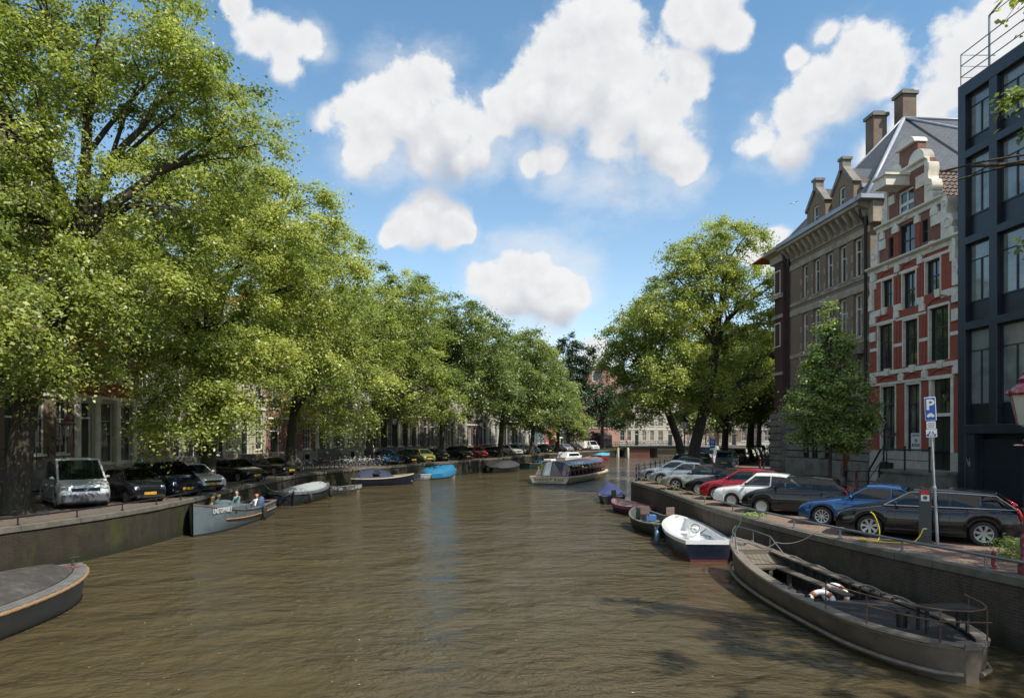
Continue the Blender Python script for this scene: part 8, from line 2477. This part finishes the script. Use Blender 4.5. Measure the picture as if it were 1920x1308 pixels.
# parking sign on a leaning pole
BLUE = principled('sign_blue', (.01, .10, .42), .4); SWH = principled('sign_white', (.75, .76, .76), .4)
def disc_sign(parent, W_, H_, z, mats, y=-.03, dp=.015):
    m = MB(); m.box(-W_ / 2, W_ / 2, y - dp, y, z, z + H_); return m
t = empty('parking_sign', (11.78, 18.9, 0), R(-32), 'leaning grey pole with blue P sign and two small white plates', 'sign'); t.rotation_euler = (0, R(-2.6), R(-32))
m = MB(); m.tube([(0, 0, 0), (0, 0, 1.55)], .045, 10); m.lathe([(.045, 1.5), (.055, 1.53), (.05, 1.6), (.032, 1.62)], 10); m.tube([(0, 0, 1.6), (0, 0, 4.1)], .03, 10); m.build('pole', principled('pole_grey', (.42, .44, .45), .45, .5, var=.15), t, smooth=45, uv=False)
m = MB(); m.box(-.135, .135, -.05, -.035, 3.43, 4.08); sgn = m.build('blue_sign', SWH, t, uv=False, bevel=.01)
m = MB(); m.box(-.12, .12, -.054, -.0505, 3.445, 4.065); m.build('blue_field', BLUE, sgn, uv=False)
text_mesh('P', .40, SWH, 'lettering', .001, sgn, (0, -.056, 3.86), (R(90), 0, 0), bold=.012)
m = MB(); m.prism([(-.09, 3.54), (.09, 3.54), (.09, 3.585), (.055, 3.6), (.035, 3.635), (-.035, 3.635), (-.055, 3.6), (-.09, 3.585)], -.0565, -.0545, 'xz'); m.lathe([(.018, -.058), (.018, -.0545)], 8, axis='y', c=(-.05, 0, 3.535)); m.lathe([(.018, -.058), (.018, -.0545)], 8, axis='y', c=(.05, 0, 3.535)); m.build('car_symbol', SWH, sgn, uv=False)
m = MB(); m.box(-.11, .11, -.05, -.035, 3.21, 3.41); s2 = m.build('white_plate', SWH, t, uv=False)
m = MB()
for z in (3.36, 3.31, 3.26): m.box(-.08, .08, -.0525, -.0503, z - .008, z + .008)
m.build('small_print', principled('grey_print', (.2, .22, .3), .6), s2, uv=False)
m = MB(); m.box(-.13, .13, -.05, -.035, 2.97, 3.195); s3 = m.build('arrow_plate', SWH, t, uv=False)
m = MB()
for s_ in (1, -1): m.tube([(s_ * .03, -.053, 3.14), (s_ * .04, -.053, 3.10), (s_ * .085, -.053, 3.03)], .011, 4); m.prism([(s_ * .105, 2.995), (s_ * .11, 3.07), (s_ * .045, 3.01)], -.055, -.0505, 'xz')
m.build('arrows', principled('ink_blue', (.01, .04, .25), .5), s3, uv=False)

# charging post and yellow cable
t = empty('charging_post', (11.50, 19.0, 0), R(-32), 'grey electric charging post with red and white top label', 'charging post')
m = MB(); pr = [(-.15, .0), (.15, .0), (.15, 1.42)] + [(.15 * math.cos(PI * k / 8), 1.42 + .14 * math.sin(PI * k / 8)) for k in range(1, 8)] + [(-.15, 1.42)]
m.prism(pr, -.09, .05, 'xz'); m.build('front_body', principled('charcoal_metal', (.05, .055, .058), .45, var=.1), t)
m = MB(); pr2 = [(a * .93, b_ * .985) for a, b_ in pr]; m.prism(pr2, .051, .16, 'xz'); m.box(.14, .152, .06, .15, .1, 1.4); m.build('rear_body', M_IRON, t)
m = MB(); m.box(-.2, .2, -.12, .2, 0, .06); m.build('foot', M_COPE, t)
m = MB(); m.box(-.10, .10, -.094, -.0905, 1.38, 1.50); m.build('red_label', M_RED, t); m = MB(); m.box(-.10, .10, -.094, -.0905, 1.20, 1.37); m.build('white_label', SWH, t)
m = MB(); m.lathe([(.055, -.097), (.055, -.0945)], 12, axis='y', c=(0, 0, 1.29)); m.build('socket_symbol', principled('grey_plastic', (.07, .075, .08)), t)
m = MB(); m.box(-.04, .04, -.094, -.0905, .42, .45); m.build('small_label', SWH, t)
m = MB(); m.box(.1505, .155, -.05, .05, 1.0, 1.22); m.build('side_label', M_RED, t)
YC = principled('yellow_cable', (.60, .50, .03), .5)
m = MB(); P0 = Vector((10.42, 19.72, .78)); pts = [(10.40, 19.80, .80), (10.36, 19.50, .72), (10.42, 19.38, .40), (10.40, 19.35, .10), (10.25, 19.3, .03), (9.95, 19.6, .03), (10.2, 19.7, .04), (10.0, 19.35, .05), (10.4, 19.15, .03), (10.9, 19.0, .03), (11.15, 18.95, .06), (11.32, 18.93, .25), (11.42, 18.92, .50)]
o = None
sm_ = smooth3 = []
for i in range(len(pts) - 1):
    p0, p1, p2, p3 = [Vector(pts[max(0, min(len(pts) - 1, j))]) for j in (i - 1, i, i + 1, i + 2)]
    for k in range(4):
        u = k / 4; smooth3.append(.5 * ((2 * p1) + (-p0 + p2) * u + (2 * p0 - 5 * p1 + 4 * p2 - p3) * u * u + (-p0 + 3 * p1 - 3 * p2 + p3) * u ** 3))
m.tube([p - P0 for p in smooth3], .018, 6); o = m.build('charging_cable', YC, None, loc=P0, smooth=True, uv=False); tag(o, 'yellow charging cable looping from the black estate car to the charging post', 'cable')

# blue loading sign on a grey pole among the silver cars
t = empty('loading_sign', (15.2, 51.8, 0), 0, 'blue square street sign on a thin grey pole behind the silver convertible', 'sign')
m = MB(); m.tube([(0, 0, 0), (0, 0, 2.85)], .03, 8); m.build('pole', M_IRON, t)
m = MB(); m.box(-.2, .2, -.045, -.03, 2.1, 2.75); s_ = m.build('panel', BLUE, t); 
m = MB(); m.torus(.09, .02, 14, 4, c=(0, -.05, 2.55)); m.box(-.11, -.02, -.052, -.0455, 2.22, 2.32); m.box(.02, .11, -.052, -.0455, 2.22, 2.32); m.build('symbols', SWH, s_)
m = MB(); m.box(-.2, .2, -.045, -.03, 1.95, 2.08); m.build('lower_plate', SWH, t)
for (x, y, lb) in ((29.6, 78.0, 'round blue traffic sign beyond the pedestrians'),):
    t = empty('traffic_sign', (x, y, 0), 0, lb, 'sign'); m = MB(); m.tube([(0, 0, 0), (0, 0, 3.4)], .04, 6); m.build('pole', M_IRON, t)
    for z in (3.3, 2.6): m = MB(); m.lathe([(.3, -.06), (.3, -.03)], 14, axis='y', c=(0, 0, z)); m.build('disc', BLUE, t)

# grey utility box and planters, weeds
m = MB(); m.box(-.5, .5, -.3, .3, 0, 1.25); m.box(-.54, .54, -.34, .34, 1.25, 1.32); o = m.build('utility_box', principled('box_grey', (.10, .11, .12), .5, var=.1), None, loc=(-24.5, 32.6, .1), bevel=.02); tag(o, 'grey utility cabinet behind the thick elm trunk at the picture edge', 'utility box')
def tuft(label, loc, n, h, sp, seed, mat, name='weeds'):
    rng = np.random.default_rng(seed); C = np.stack([rng.normal(0, sp, n), rng.normal(0, sp, n), rng.uniform(.02, h, n)], 1)
    D_ = np.stack([rng.normal(0, 1, n), rng.normal(0, 1, n), np.ones(n)], 1)
    me = leaves_mesh(name, C, D_ * .3, .11, rng.normal(.6, .25, n), rng, mat, 1.1, .35); o = bpy.data.objects.new(name, me); COL.objects.link(o); o.location = loc; tag(o, label, 'weeds', kind='stuff'); return o
tuft('tall weeds growing on the quay edge behind the black estate car', (12.25, 16.4, 0), 900, .55, .28, 1, LEAF_YOUNG)
tuft('small weeds at the wheel of the black hatchback', (9.1, 25.6, 0), 200, .12, .22, 2, LEAF_YOUNG)
tuft('moss and weeds on the far quay wall beside the bridge', (20.8, 145.2, .0), 900, .5, 1.3, 3, LEAF_YOUNG)
tuft('low green hedge on the pavement behind the dark blue car', (-23.6, 38.5, .1), 2600, .8, .7, 4, LEAF_ELM)
# fallen leaves and litter floating on the water and lying on the paving
rng = np.random.default_rng(8)
n = 260; C = np.stack([rng.uniform(-11, 6, n), rng.uniform(9, 34, n), np.full(n, WZ + .012)], 1)
me = leaves_mesh('floating_leaves', C, np.zeros((n, 3)), .055, rng.normal(.9, .2, n), rng, principled('fallen_leaf', (.30, .24, .09), .7, var=.3), .05, .6); o = bpy.data.objects.new('floating_leaves', me); COL.objects.link(o); tag(o, 'small fallen leaves floating on the brown water', 'leaves', kind='stuff')
n = 2600; yy = rng.uniform(14, 46, n); C = []
for v in yy:
    p, d_ = frame_at(RQS, v); q = p + Vector((d_.y, -d_.x)) * (rng.uniform(.1, 1) ** 1.5 * 5 + .1); C.append((q.x, q.y, .012))
me = leaves_mesh('fallen_leaves', np.array(C), np.zeros((n, 3)), .05, rng.normal(.6, .3, n), rng, principled('fallen_leaf', (.30, .24, .09), .7, var=.3), .1, .6); o = bpy.data.objects.new('fallen_leaves', me); COL.objects.link(o); tag(o, 'fallen leaves scattered on the brick quay', 'leaves', kind='stuff')
# gull
t = empty('gull', (30.6, 74, 28.2), R(30), 'white gull gliding in the blue sky left of the roofs', 'bird')
m = MB(); m.tube([(-.2, 0, 0), (-.05, 0, 0), (.12, 0, .02), (.22, 0, .03)], [.02, .07, .06, .01], 8)
m.grid([[(.06, 0, .03), (.10, .3, .12), (.0, .65, .06)], [(-.06, 0, .03), (-.04, .3, .12), (-.08, .66, .055)]]); m.grid([[(-.06, 0, .03), (-.04, -.3, .12), (-.08, -.66, .055)], [(.06, 0, .03), (.10, -.3, .12), (.0, -.65, .06)]])
m.build('body', SWH, t, uv=False)
# cafe awnings by the far corner
for i, (x, y, lb) in enumerate(((7.4, 142.0, 'cream awning over the far corner cafe front'), (16.8, 165, 'second cream awning behind the dark thin tree'))):
    m = MB(); m.prism([(0, 2.4), (-1.8, 1.9), (-1.8, 1.75), (0, 2.3)], 0, 3.6, 'yz')
    o = m.build('awning', M_CREAM, None, loc=(x, y, .8), rot=R(0 if i else 60)); tag(o, lb, 'awning')
